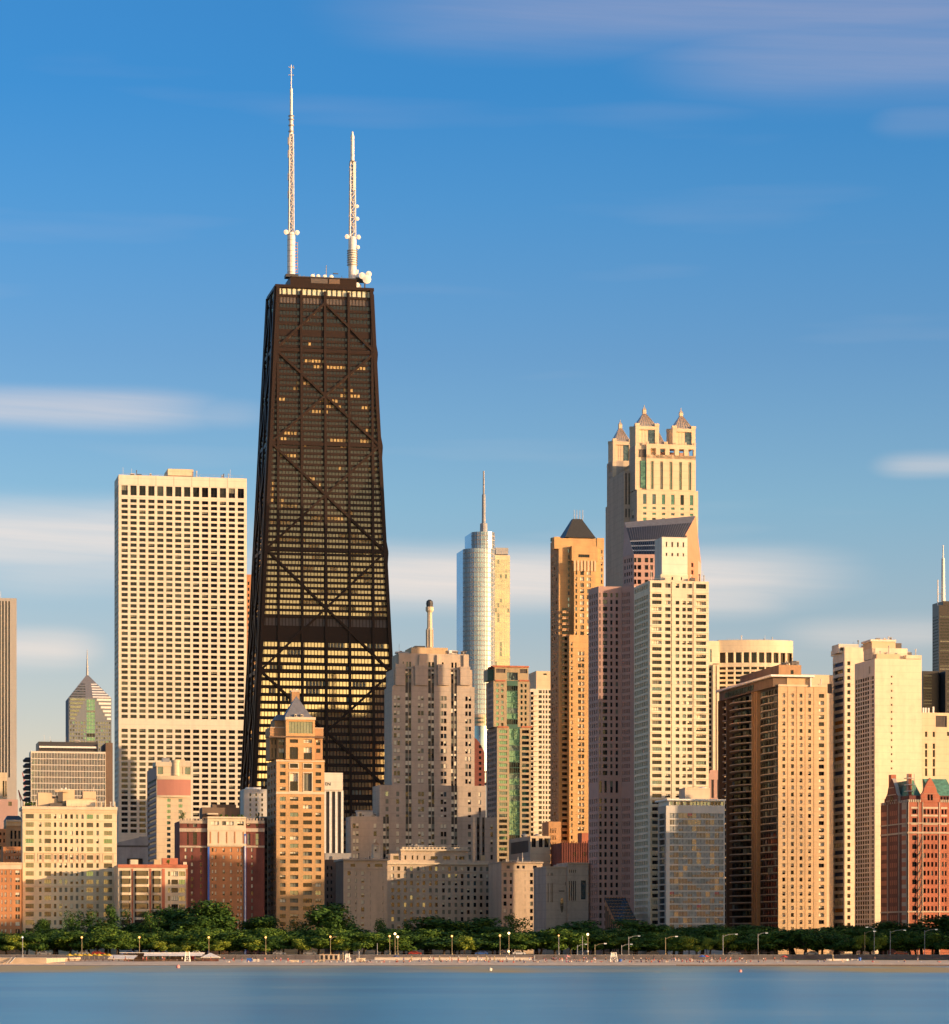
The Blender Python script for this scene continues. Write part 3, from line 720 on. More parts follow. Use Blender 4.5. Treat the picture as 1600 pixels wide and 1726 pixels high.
    m = MB(); m.box(X(486), X(596), -9, 9, zr, Zp(471), 'bronze_metal'); m.box(X(488), X(594), -9.5, 9.5, Zp(472), Zp(470.5), 'dark_metal')
    m.box(X(520), X(548), -9.2, -8.9, Zp(481), Zp(473), 'louver'); m.box(X(550), X(568), -9.2, -8.9, Zp(481), Zp(473), 'dark_brown')
    link('roof_plant', m.mesh('roof_plant'), root)
    m = MB(); zz = Zp(470.6)
    for px in range(500, 582, 7): m.beam((X(px), 2, zz), (X(px), 2, zz + 1.5 + (px * 7 % 5) * 0.5), 0.22, 0.22, 'grey_metal')
    m.beam((X(497), 2, zz + 2.2), (X(583), 2, zz + 2.2), 0.2, 0.2, 'grey_metal'); m.beam((X(497), 2, zz + 1.1), (X(583), 2, zz + 1.1), 0.2, 0.2, 'grey_metal')
    m.beam((X(552), 4, zz), (X(552), 4, zz + 9), 0.4, 0.4, 'white_paint'); m.beam((X(563), 4, zz + 5), (X(572), 4, zz + 5), 0.5, 0.5, 'grey_metal')
    link('roof_rail', m.mesh('roof_rail'), root)
    dish0 = MB(); dish0.lathe([(0.2, -0.8), (1.0, -0.5), (1.35, 0.2), (1.35, 0.5), (0.3, 0.7)], 'white_paint', 12); dish = dish0.mesh('dish')
    def put_dish(parent, x, y, z, sc=1.0):
        o = link('dish', dish, parent, (x, y, z)); o.rotation_euler = (R(90), 0, 0); o.scale = (sc, sc, sc)
    for px in (525, 534, 545, 556): put_dish(root, X(px), -5, zz + 1.2, 0.8)
    m = MB()
    m.box(X(597), X(618), -6, 2, Zp(470), Zp(466), 'black_metal'); m.beam((X(603), -3, zr), (X(603), -3, Zp(470)), 0.6, 0.6, 'dark_metal'); m.beam((X(613), -3, zr), (X(613), -3, Zp(470)), 0.6, 0.6, 'dark_metal')
    m.beam((X(608), -3, Zp(466)), (X(608), -3, Zp(458)), 0.3, 0.3, 'grey_metal'); m.box(X(600), X(606), -5, -1, zr, Zp(477), 'grey_metal')
    link('dish_platform', m.mesh('dish_platform'), root)
    put_dish(root, X(606), -7, Zp(464), 1.3); put_dish(root, X(614), -7, Zp(470), 1.7); put_dish(root, X(617), -7, Zp(461), 1.2); put_dish(root, X(598), -7, Zp(480), 1.0)
    # antennas
    def lattice(mb, x, y, z0, z1, w0, w1, mat):
        n = max(4, int((z1 - z0) / 3.0)); C4 = ((-1, -1), (1, -1), (1, 1), (-1, 1))
        W = lambda t: w0 + (w1 - w0) * t
        for cx, cy in C4: mb.beam((x + cx * w0, y + cy * w0, z0), (x + cx * w1, y + cy * w1, z1), 0.42, 0.42, mat)
        for i in range(n):
            t0, t1 = i / n, (i + 1) / n; za, zb = z0 + (z1 - z0) * t0, z0 + (z1 - z0) * t1; wa, wb = W(t0), W(t1)
            for j in range(4):
                p, q = C4[j], C4[(j + 1) % 4]
                if i % 2: p, q = q, p
                mb.beam((x + p[0] * wa, y + p[1] * wa, za), (x + q[0] * wb, y + q[1] * wb, zb), 0.26, 0.26, mat)
                mb.beam((x + p[0] * wb, y + p[1] * wb, zb), (x + q[0] * wb, y + q[1] * wb, zb), 0.22, 0.22, mat)
        mb.lathe([(0.55, z0), (0.45, z1)], 'grey_metal', 8, x, y)
    # left mast
    x = X(490.2); m = MB(); m.lathe([(2.05, Zp(470)), (2.05, Zp(394)), (1.5, Zp(393))], 'white_paint', 16, x, -3)
    for yy in range(398, 466, 9): m.lathe([(2.15, Zp(yy)), (2.15, Zp(yy - 0.6))], 'grey_metal', 16, x, -3)
    for yy in range(410, 462, 5): m.beam((x + 2, -3, Zp(yy)), (x + 3.6, -3, Zp(yy)), 0.25, 0.25, 'red_brick')
    m.beam((x + 3.4, -3, Zp(460)), (x + 3.4, -3, Zp(410)), 0.3, 0.3, 'grey_metal')
    m.box(x - 3.2, x + 3.4, -6, 0, Zp(470), Zp(465), 'dark_metal')
    ant = link('antenna', m.mesh('antenna'), root)
    m = MB(); lattice(m, x, -3, Zp(393), Zp(228), 1.25, 0.95, 'white_paint')
    for yy in (330, 300, 262, 240): m.box(x - 1.9, x - 1.2, -4, -3, Zp(yy + 6), Zp(yy - 6), 'grey_metal')
    link('lattice', m.mesh('lattice'), ant)
    m = MB(); m.lathe([(1.0, Zp(228)), (1.0, Zp(196)), (0.75, Zp(195)), (0.7, Zp(151)), (0.3, Zp(150)), (0.22, Zp(111))], 'white_paint', 10, x, -3)
    for yy in (224, 214, 204, 198): m.lathe([(1.5, Zp(yy)), (1.5, Zp(yy - 1.6))], 'grey_metal', 10, x, -3)
    for yy in (128, 115): m.beam((x - 1.4, -3, Zp(yy)), (x + 1.4, -3, Zp(yy)), 0.35, 0.35, 'grey_metal')
    m.beam((x + 1.3, -3, Zp(118)), (x + 1.3, -3, Zp(112)), 0.3, 0.3, 'grey_metal')
    link('mast_top', m.mesh('mast_top'), ant)
    for sx in (-2.9, 2.9): put_dish(ant, x + sx, -4.2, Zp(394), 0.95)
    # right mast
    x = X(592.2); m = MB(); m.lathe([(2.1, Zp(470)), (2.1, Zp(398)), (1.6, Zp(396))], 'white_paint', 16, x, -3)
    for yy in range(420, 446, 4):
        m.lathe([(2.9, Zp(yy)), (2.9, Zp(yy - 0.8))], 'grey_metal', 14, x, -3)
    m.box(x + 1.6, x + 3.0, -4.5, -3, Zp(468), Zp(452), 'white_paint')
    ant = link('antenna', m.mesh('antenna'), root)
    m = MB(); lattice(m, x, -3, Zp(396), Zp(270), 1.45, 1.2, 'white_paint')
    m.box(x + 0.2, x + 1.6, -4.6, -3.4, Zp(318), Zp(270), 'white_paint')
    link('lattice', m.mesh('lattice'), ant)
    m = MB(); m.lathe([(1.0, Zp(270)), (0.95, Zp(225)), (0.5, Zp(222)), (0.4, Zp(218))], 'white_paint', 10, x, -3); m.lathe([(1.5, Zp(270)), (1.5, Zp(268))], 'dark_metal', 10, x, -3)
    link('mast_top', m.mesh('mast_top'), ant)
    for sx, yy, sc in ((-3.0, 397, 0.9), (3.0, 397, 0.9), (2.7, 414, .8), (2.3, 345, .7), (2.3, 366, .8)): put_dish(ant, x + sx, -4.2, Zp(yy), sc)
# ================================================================== towers of the middle distance
def stepped_tower():
    b = Bldg('stepped_stone_tower', 'grey brown limestone tower stepping up to a slim beacon column, right of the black tower', 'skyscraper', 584, 838, 1450, xb=None, d=50)
    L = 'limestone'
    paired = lambda a: [(a, a + 4.4), (a + 5.4, a + 9.8)]
    dark = {'m': (1, 1), 'rec': 0.3}
    def colset(px, y0, y1, kind='res', n=None, **kw):
        return (paired(px), RW(y0, 12.7, 7.4, int((y1 - y0) / 12.7) + 1), kind, dark)
    # base wings
    rb = RW(1388, 12.9, 8, 14)
    b.clutter(594, 638, 1376, 2, 5); b.clutter(666, 690, 1101, 14, 4, 4); b.clutter(758, 788, 1101, 14, 5, 4); b.clutter(800, 836, 1377, 2, 3)
    b.tier(592, 838, 1376, xb=583, mat=L, front=[(paired(595), rb, 'wht', dark), ([(630, 635), (668, 673)], rb, 'wht', dark), (paired(646), rb, 'wht', {'span': 'black_metal'} | dark),
            (paired(684), rb, 'wht', {'span': 'black_metal'} | dark), (paired(705), rb, 'wht', dark), (paired(722.5), rb, 'wht', {'span': 'black_metal'} | dark), (paired(743), rb, 'res', dark), (paired(761), rb, 'wht', {'span': 'black_metal'} | dark),
            ([(789, 794)], rb, 'res', dark), ([(804, 808.5), (813, 817)], rb, 'off', {'span': 'black_metal'} | dark), ([(827, 831)], rb, 'res', dark)])
    # second stage
    rs = RW(1334, 12.9, 7.6, 4)
    V = 5.0
    b.tier(640, 819, 1323, v0=V, xb=628, mat=L, part='middle_stage', front=[([(650, 655), (668, 673)], rs, 'res', dark), (paired(684), rs, 'res', {'span': 'black_metal'} | dark), (paired(705), rs, 'res', dark), (paired(722.5), rs, 'wht', {'span': 'black_metal'} | dark),
            (paired(743), rs, 'res', dark), (paired(761), rs, 'wht', {'span': 'black_metal'} | dark), ([(789, 794), (807, 811)], rs, 'res', dark)], left=None)
    # main shaft with pilaster bays
    V = 9.0; rm = RW(1172, 12.75, 7.6, 12)
    b.tier(661, 800, 1156, v0=V, xb=648, mat=L, part='shaft', front=[([(664, 668.5), (669.8, 674.3)], rm, 'wht', dark), (paired(683.5), RW(1142, 12.75, 7.6, 15), 'wht', {'span': 'black_metal', 'sd': .15} | dark), (paired(704.5), rm, 'wht', dark),
            (paired(722), RW(1142, 12.75, 7.6, 15), 'wht', {'span': 'black_metal', 'sd': .15} | dark), (paired(743), rm, 'res', dark), (paired(760.5), RW(1142, 12.75, 7.6, 15), 'res', {'span': 'black_metal', 'sd': .15} | dark), ([(784.5, 788.5), (790.2, 794.2)], rm, 'res', dark)],
            left=None)
    # projecting pilasters give the shaft its relief
    for a, c, top in ((660, 681, 1135), (697, 719, 1133), (735.5, 757.5, 1128), (776, 799, 1156)):
        pass
    V = 9.6
    b.tier(664, 796, 1127, 1156.2, xb=651, v0=V, mat=L, part='upper_stage', front=[(paired(683.5), [(1131, 1138), (1143, 1150)], 'res', {'span': 'black_metal', 'sd': .15} | dark), (paired(722), [(1131, 1138), (1143, 1150)], 'res', {'span': 'black_metal', 'sd': .15} | dark), (paired(743), [(1136, 1150)], 'off', dark), (paired(760.5), [(1131, 1138), (1143, 1150)], 'res', {'span': 'black_metal', 'sd': .15} | dark), ([(784, 788)], [(1134, 1145)], 'off', dark)])
    for a, c, top in ((666, 681.5, 1119), (699, 720, 1122), (737.5, 757, 1120), (775.5, 792, 1124)):
        b.bx(a, c, top, 1155, 4, v0=V, out=1.2, mat=L, part='upper_stage')
    b.tier(672, 790, 1101, 1127.2, xb=661, v0=12.5, mat='tan_limestone', part='crown', front=[([(679, 681), (685, 688), (690, 693), (722, 726), (728, 732), (745, 748), (761, 764.5), (767, 770)], [(1115, 1124)], 'off', dark)])
    for a, c in ((672, 677), (706, 709), (736, 740), (781, 790)): b.bx(a, c, 1104, 1127, 3, v0=12.5, out=0.9, mat='tan_limestone', part='crown')
    b.bx(693, 755, 1091, 1102, 16, v0=15, mat='tan_brick', part='penthouse')
    b.bx(700, 717, 1088.5, 1091.2, 6, v0=16, mat='dark_metal', part='roof_plant')
    b.bx(668, 690, 1098.5, 1101.2, 4, v0=14, mat='grey_metal', part='roof_plant'); b.bx(757, 762, 1096, 1101.2, 3, v0=14, mat='white_paint', part='roof_plant')
    # left returns: shallow side faces stepped back
    for i, (xa, yt, vv) in enumerate(((584, 1376, 0), (640, 1323, 5))): pass
    m = MB(); cx = b.u(724.3, 20); Z = lambda y: b.z(y, 50, 20)
    m.lathe([(1.55, Z(1092)), (1.5, Z(1060)), (1.25, Z(1059)), (1.15, Z(1033))], 'buff_stone', 8, cx, 20)
    for k in range(8):
        an = math.pi / 4 * k; m.beam((cx + 1.6 * math.cos(an), 20 + 1.6 * math.sin(an), Z(1091)), (cx + 1.6 * math.cos(an), 20 + 1.6 * math.sin(an), Z(1062)), .35, .35, 'tan_limestone')
    bc = b.child('beacon_column', m)
    m = MB(); m.lathe([(1.3, Z(1033)), (1.9, Z(1030)), (1.9, Z(1024)), (1.6, Z(1023.5))], 'buff_stone', 12, cx, 20); m.lathe([(1.5, Z(1023.5)), (1.7, Z(1018)), (1.5, Z(1014)), (0.6, Z(1011.5))], 'dark_metal', 12, cx, 20)
    b.child('beacon', m, parent=bc)
    b.maxwin = 100; b.done()
    # roof garden bits on the shoulder of the same tower
    t = Bldg('roof_pavilion', 'small pale pavilion on the left shoulder of the stepped stone tower', 'pavilion', 606, 632, 1451, d=5); t.root.location.z = b.z(1377.3) + GZ - 0.02
    z = 3.4; t.mb('wall').box(0, t.W, 6, 10, 0, z * .8, 'pale_concrete'); t.mb('roof').box(-.4, t.W + .4, 5.6, 10.4, z * .8, z, 'grey_metal'); t.mb('wall').box(1, 2, 5.9, 6.05, .3, 2, 'glass_dark'); t.done()

def green_tower():
    b = Bldg('striped_residential_tower', 'tower with a green glass spine between beige frames and a red trimmed cap', 'skyscraper', 838, 895, 1650, xb=820)
    fr2 = [([(841.5, 855)], RW(1230, 9.45, 5.6, 36), 'grn', {'m': (4, 1), 'rec': 1.0}), ([(858.5, 876.5)], RW(1228, 9.45, 8.6, 36), 'grn', {'m': (5, 1), 'fm': 'frame_green', 'rec': .25, 'span': 'frame_green'}), ([(880, 892)], RW(1230, 9.45, 5.6, 36), 'grn', {'m': (3, 1), 'rec': 1.0})]
    lf2 = [(G(5, 822, 837, 0.6), RW(1230, 9.45, 5.4, 36), 'grn', {'m': (1, 1)})]
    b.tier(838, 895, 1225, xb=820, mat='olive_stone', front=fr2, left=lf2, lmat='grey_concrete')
    fr1 = [(G(2, 834.5, 851, .5), RW(1152, 9.45, 5.4, 8), 'grn', {}), ([(854.5, 873)], RW(1146, 9.45, 8.4, 9), 'grn', {'m': (5, 1), 'fm': 'frame_green', 'rec': .25, 'span': 'frame_green'}), (G(2, 876, 889.5, .5), RW(1152, 9.45, 5.4, 8), 'grn', {})]
    b.tier(832, 893, 1147, 1225.2, xb=819.5, v0=2, mat='olive_stone', part='upper_stage', front=fr1, left=[(G(4, 822, 831, 0.6), RW(1152, 9.45, 5.4, 8), 'grn', {'m': (1, 1)})], lmat='grey_concrete')
    for a, c in ((835, 852), (875, 892)):
        b.bx(a, c, 1146, 1148.5, 1, v0=2, out=.5, mat='red_brick', part='trim'); b.bx(a + 4, c + 5, 1224, 1226.5, 1, v0=0, out=.5, mat='red_brick', part='trim')
    b.tier(834, 891, 1124, 1147.2, d=14, xb=None, v0=4, mat='olive_stone', part='cap', front=[([(836, 852)], [(1127, 1134)], 'louver', {}), ([(855, 873)], [(1133, 1146)], 'grn', {'m': (4, 1)}), ([(876, 889)], [(1127, 1134)], 'louver', {})])
    b.bx(831, 892, 1121.5, 1124.3, 14, v0=3.4, mat='red_brick', part='trim')
    b.tier(822, 834, 1128, 1147.2, d=10, v0=7, mat='frame_green', part='cap')
    b.done()
    # white balcony tower behind
    b = Bldg('white_residential_tower', 'pale tower with dark balconies and blank cream top, just left of the gold tower', 'tower', 894, 931, 1800, d=30)
    b.tier(894, 931, 1161, d=30, mat='white_marble', front=[([(894.5, 899.5)], RW(1166, 8.5, 5.5, 34), 'dk', {}), ([(908, 913.5)], RW(1163, 8.5, 5, 34), 'dk', {}), ([(915.5, 918), (920, 923)], RW(1163, 8.5, 5.2, 34), 'dk', {}), ([(925, 930)], RW(1163, 8.5, 5.2, 34), 'dk', {})])
    b.tier(904, 931, 1131, 1161.2, d=20, v0=2, mat='buff_stone', part='penthouse', front=[([(916, 922)], [(1135, 1137.5)], 'off', {})])
    m = MB()
    for y in RW(1166, 8.5, 5.5, 30): m.box(b.u(894), b.u(906.5), -1.4, -0.01, b.z(y[1] + 1.4), b.z(y[1]), 'white_marble')
    b.child('balcony_slabs', m)
    b.maxwin = 60; b.done()
    # beige box with tall glass behind the right end of the hotel
    b = Bldg('office_building', 'beige block with large window frames on top behind the right end of the long hotel', 'building', 894, 928, 1396, xb=858)
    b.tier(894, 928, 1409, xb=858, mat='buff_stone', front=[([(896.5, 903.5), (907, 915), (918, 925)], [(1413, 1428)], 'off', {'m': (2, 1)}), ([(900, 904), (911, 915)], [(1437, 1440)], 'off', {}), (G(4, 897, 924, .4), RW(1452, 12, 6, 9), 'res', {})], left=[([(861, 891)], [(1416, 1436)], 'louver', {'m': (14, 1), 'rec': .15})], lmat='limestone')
    m = MB()
    for px in (884, 905): m.lathe([(1.2, b.z(1410)), (1.5, b.z(1407)), (.4, b.z(1405))], 'grey_metal', 12, b.u(px, 5), 5)
    b.child('roof_fan', m); b.done()

def gold_tower():
    b = Bldg('gold_stone_tower', 'gold brown stone tower with a dark pyramid roof and four thin masts', 'skyscraper', 942, 1018, 1700, xb=928)
    G_ = 'gold_stone'
    # body: left side, chamfered bay with balconies, front
    lf = [(G(3, 929.5, 940, 0.55), RW(932, 9.9, 5.6, 66), 'wht', {'m': (1, 1)})]
    b.tier(942, 1018, 907, xb=928, v0=6, mat=G_, front=[([(957.5, 960.5)], RW(925, 10.2, 6, 60), 'res', {}), ([(1013, 1016)], RW(925, 10.2, 6, 12), 'res', {})], left=lf, lmat='brown_brick')
    # projecting front bay
    cw = {'m': (2, 1), 'rec': .5}
    b.tier(964, 1008, 920, 945.2, d=6.3, v0=3, mat=G_, part='front_bay', front=[([(975, 994)], [(934, 939)], 'off', {'m': (5, 1)})])
    b.tier(968, 1004, 945, 1118.3, d=5.8, v0=1.5, mat=G_, part='front_bay', front=[([(970, 973)], RW(962, 10.2, 6.5, 16), 'res', {}), (G(1, 977, 986, 0.7), RW(962, 10.2, 6.8, 16), 'wht', cw), ([(989.5, 996)], RW(962, 10.2, 6.8, 16), 'wht', cw)])
    b.tier(960, 1008, 1070, None, d=6.6, v0=0, mat=G_, part='lower_bay', front=[([(962.5, 965.5)], RW(1082, 10.2, 6, 36), 'res', {}), ([(974.5, 979.5), (980.5, 985)], RW(1098, 10.2, 6.5, 34), 'wht', cw)])
    # balustrade balconies of the bay
    m = MB()
    for px in G(7, 966, 1006, .55): m.box(b.u(px[0], 1.5), b.u(px[1], 1.5), 1.1, 2.4, b.z(962, 10), b.z(944, 10), 'sand_stone')
    b.child('arcade', m)
    # balconies stack on the left of the bay
    bm = MB(); w = b.u(958, 6) - b.u(947, 6); bm.box(0, w, -1.9, 0.0, 0, .35, 'sand_stone'); bm.box(0, w, -1.95, -1.75, .35, 1.3, 'brown_brick'); bm.box(0, .2, -1.75, 0, .35, 1.3, 'brown_brick')
    bm.box(.2, w - .2, -.08, -.01, 1.2, 2.9, 'glass_dark')
    me = bm.mesh('balcony')
    for i in range(40): link('balcony', me, b.root, (b.u(947, 6), 6, b.z(1034 + i * 9.9, 5, 6)))
    # wing stepping out near the base at left
    b.tier(925, 946, 1385, None, d=16, v0=-4, mat='brown_brick', part='podium', front=[(G(4, 927, 938, .5), RW(1396, 12, 8, 14), 'res', {})])
    # crown
    b.tier(959, 1005, 906.5, 920, d=16, v0=9, mat='sand_stone', part='crown')
    for a, c, y in ((934, 944, 905), (1006, 1018, 907)): b.bx(a, c, y, 925, 5, v0=6.5, out=.8, mat=G_, part='crown')
    for a, c in ((930, 936), (937, 942)): b.bx(a, c, 906, 912, 3, v0=24, mat='copper_roof', part='roof_trim')
    m = MB(); x0, x1 = b.u(952, 8), b.u(1004, 8); z0, z1 = b.z(907, 20, 8), b.z(875, 20, 14)
    m.pyramid(x0, x1, 7, 26, z0, z1, 'dark_roof', b.u(983, 14) - b.u(968, 14), 4); rf = b.child('roof', m)
    for px in (968.5, 973, 978, 983):
        m = MB(); m.lathe([(.22, z1 - .5), (.13, b.z(860, 20, 16))], 'grey_metal', 8, b.u(px - 0.5, 16), 16); b.child('mast', m)
    b.done()

def turret_tower():
    b = Bldg('turreted_skyscraper', 'tall cream tower crowned by four square turrets with pyramid roofs', 'skyscraper', 1074, 1177, 1520, xb=1021)
    C = 'buff_stone'; gr = {'m': (2, 1), 'rec': .5, 'fm': 'frame_green'}
    c6 = [(1084 + 15.8 * i, 1090 + 15.8 * i) for i in range(6)]
    side = [(1081.0 + 15.8 * i + .6, 1082.6 + 15.8 * i) for i in range(6)]
    # lower body
    b.tier(1074, 1177, 825, xb=1021, mat=C, front=[(c6, [(832, 849), (853.5, 857.5), (863, 867)] + RW(872, 10, 5, 60), 'grn', gr)],
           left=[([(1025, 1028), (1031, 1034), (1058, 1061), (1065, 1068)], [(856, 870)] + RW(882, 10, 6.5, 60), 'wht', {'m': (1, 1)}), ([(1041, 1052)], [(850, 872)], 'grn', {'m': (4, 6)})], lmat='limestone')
    # upper body
    V = 2.5
    u0, u1, v0, v1, z0, z1 = b.tier(1090, 1173, 766, 825.2, d=46, v0=V, mat=C, part='upper_body', front=[([(x + 7, y + 6) for x, y in [(1090 + 15.9 * i, 1096 + 15.9 * i) for i in range(5)]], [(777, 824)], 'grn', {'m': (3, 1), 'rec': .7, 'fm': 'sand_stone'})])
    # open loggia storey above: piers and lintel
    zl0, zl1, zt = b.z(771.5, 0, V), b.z(754.5, 0, V), b.z(747, 0, V)
    m = MB(); m.box(u0, u1, V, v1, z1, zl0, C)
    for i in range(6):
        px = 1090 + 15.9 * i; m.box(b.u(px, V) if i else u0, min(u1, b.u(px + 7.2, V)), V, V + 2, zl0 - .02, zl1, C)
        if i < 5: m.box(b.u(px + 9, V), b.u(px + 13.5, V), V + 6, V + 7, zl0, zl1 - .5, 'pink_granite')
    m.box(u0, u1, V, V + 2.2, zl1, zt, C)
    m.box(u0, u1, V + 12, v1 - 12, zl0, zt - 2, 'mauve_granite')
    for i in range(6): px = 1090.5 + 15.9 * i; m.box(b.u(px, V), min(u1, b.u(px + 3.5, V)), V - .15, V + 1, zt, zt + 1.1, C)
    b.child('loggia', m)
    # left (shaded) flank: strip wing with green glass
    ul = b.u(1065, 6)
    # left corner block (front-left), turret above
    def block(xl, xr, yt, v0, dep, yb=825.2, lcols=None, part='corner_block'):
        return b.tier(xl, xr, yt, yb, d=dep, v0=v0, mat=C, part=part, left=lcols, front=None, lmat='limestone')
    # the turrets
    def turret(xl, xr, yt, yb, v0, ytip, pyt, pyb, open_l=True):
        a, c = b.u(xl, v0), b.u(xr, v0); w = c - a; z1, z0 = b.z(yt, 0, v0), b.z(yb, 0, v0)
        m = MB(); hw = w * .17
        m.box(a, a + hw, v0, v0 + w, z0, z1, C); m.box(c - hw, c, v0, v0 + w, z0, z1, C)
        m.box(a + hw, c - hw, v0 + .02, v0 + w, z1 - (z1 - z0) * .17, z1 - .02, C)
        m.box(a + hw, c - hw, v0 + .9, v0 + w - .9, z0, z1 - (z1 - z0) * .17, 'buff_stone')
        for q in (0, 1):
            for r_ in (0, 1):
                x = a if q == 0 else c - hw; y = v0 - .2 if r_ == 0 else v0 + w - hw
                m.box(x - .15, x + hw + .15, y, y + hw, z1, z1 + 1.3, C)
        t = b.child('turret', m)
        g = MB(); gx = a + hw + (c - a - 2 * hw) * .6
        g.box(gx, c - hw - .05, v0 + .75, v0 + .89, z0 + .3, z1 - (z1 - z0) * .17 - .1, 'glass_sky')
        for k in range(1, 3): xx = a + hw + (gx - a - hw) * k / 3; g.box(xx - .06, xx + .06, v0 + .8, v0 + .89, z0, z1 - (z1 - z0) * .18, 'limestone')
        b.child('turret_glazing', g, parent=t)
        p = MB(); zp0, zp1 = b.z(pyb, 0, v0), b.z(pyt, 0, v0 + w / 2)
        p.pyramid(a + .6, c - .6, v0 + .4, v0 + w - .4, zp0 - .4, zp1, 'zinc_roof', 1.7, 1.7)
        cx, cy = (a + c) / 2, v0 + w / 2
        for k in range(7):   # ribs of the metal roof
            f = (k + .5) / 7 * 2 - 1; p.beam((cx + f * (w / 2 - .8), v0 + .35, zp0), (cx + f * .8, cy - .85, zp1), .12, .12, 'brown_brick')
        p.box(cx - .85, cx + .85, cy - .85, cy + .85, zp1, b.z(ytip + 8, 0, v0 + w / 2), 'buff_stone'); zz = b.z(ytip + 8, 0, v0 + w / 2)
        p.pyramid(cx - .95, cx + .95, cy - .95, cy + .95, zz, zz + 1.6, 'zinc_roof', .2, .2); p.lathe([(.22, zz + 1.4), (.18, b.z(ytip, 0, v0 + w / 2))], 'zinc_roof', 6, cx, cy)
        b.child('turret_roof', p, parent=t)
    VL = 4.0
    block(1071, 1091.5, 751, VL, 12)
    tl = b.tier(1071, 1110, 750, 770, d=11, v0=VL + .5, mat=C, part='corner_block', lmat='limestone')
    g = MB(); g.box(b.u(1080, VL), b.u(1089.5, VL), VL - .35, VL - .05, b.z(822, 0, VL), b.z(776, 0, VL), 'glass_green'); b.child('green_strip', g)
    g = MB(); g.box(b.u(1078, VL), b.u(1089.8, VL), VL - .3, VL - .06, b.z(770, 0, VL), b.z(757, 0, VL), 'louver'); b.child('louver_opening', g)
    turret(1071.5, 1111, 717.5, 752, 4.3, 682, 697, 716)
    turret(1134, 1172.6, 719.5, 752, 4.3, 685, 699, 719)
    # back pair
    VB = 46.0
    xa = b.u(1033, VB)
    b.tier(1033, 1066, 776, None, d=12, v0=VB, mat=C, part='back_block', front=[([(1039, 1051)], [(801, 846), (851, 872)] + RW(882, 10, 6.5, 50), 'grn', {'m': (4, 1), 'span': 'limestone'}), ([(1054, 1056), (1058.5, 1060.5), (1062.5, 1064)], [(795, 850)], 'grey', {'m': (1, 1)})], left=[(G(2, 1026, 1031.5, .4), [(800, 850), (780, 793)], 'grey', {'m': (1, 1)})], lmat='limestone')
    turret(1033.5, 1066, 743.5, 777, VB + .4, 707, 722, 742)
    turret(1098, 1124.5, 746, 777, VB + .4, 710, 726, 745)
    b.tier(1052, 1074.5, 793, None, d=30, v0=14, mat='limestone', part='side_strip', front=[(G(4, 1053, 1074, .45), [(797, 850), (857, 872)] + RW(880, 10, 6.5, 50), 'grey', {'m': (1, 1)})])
    b.maxwin = 100; b.done()

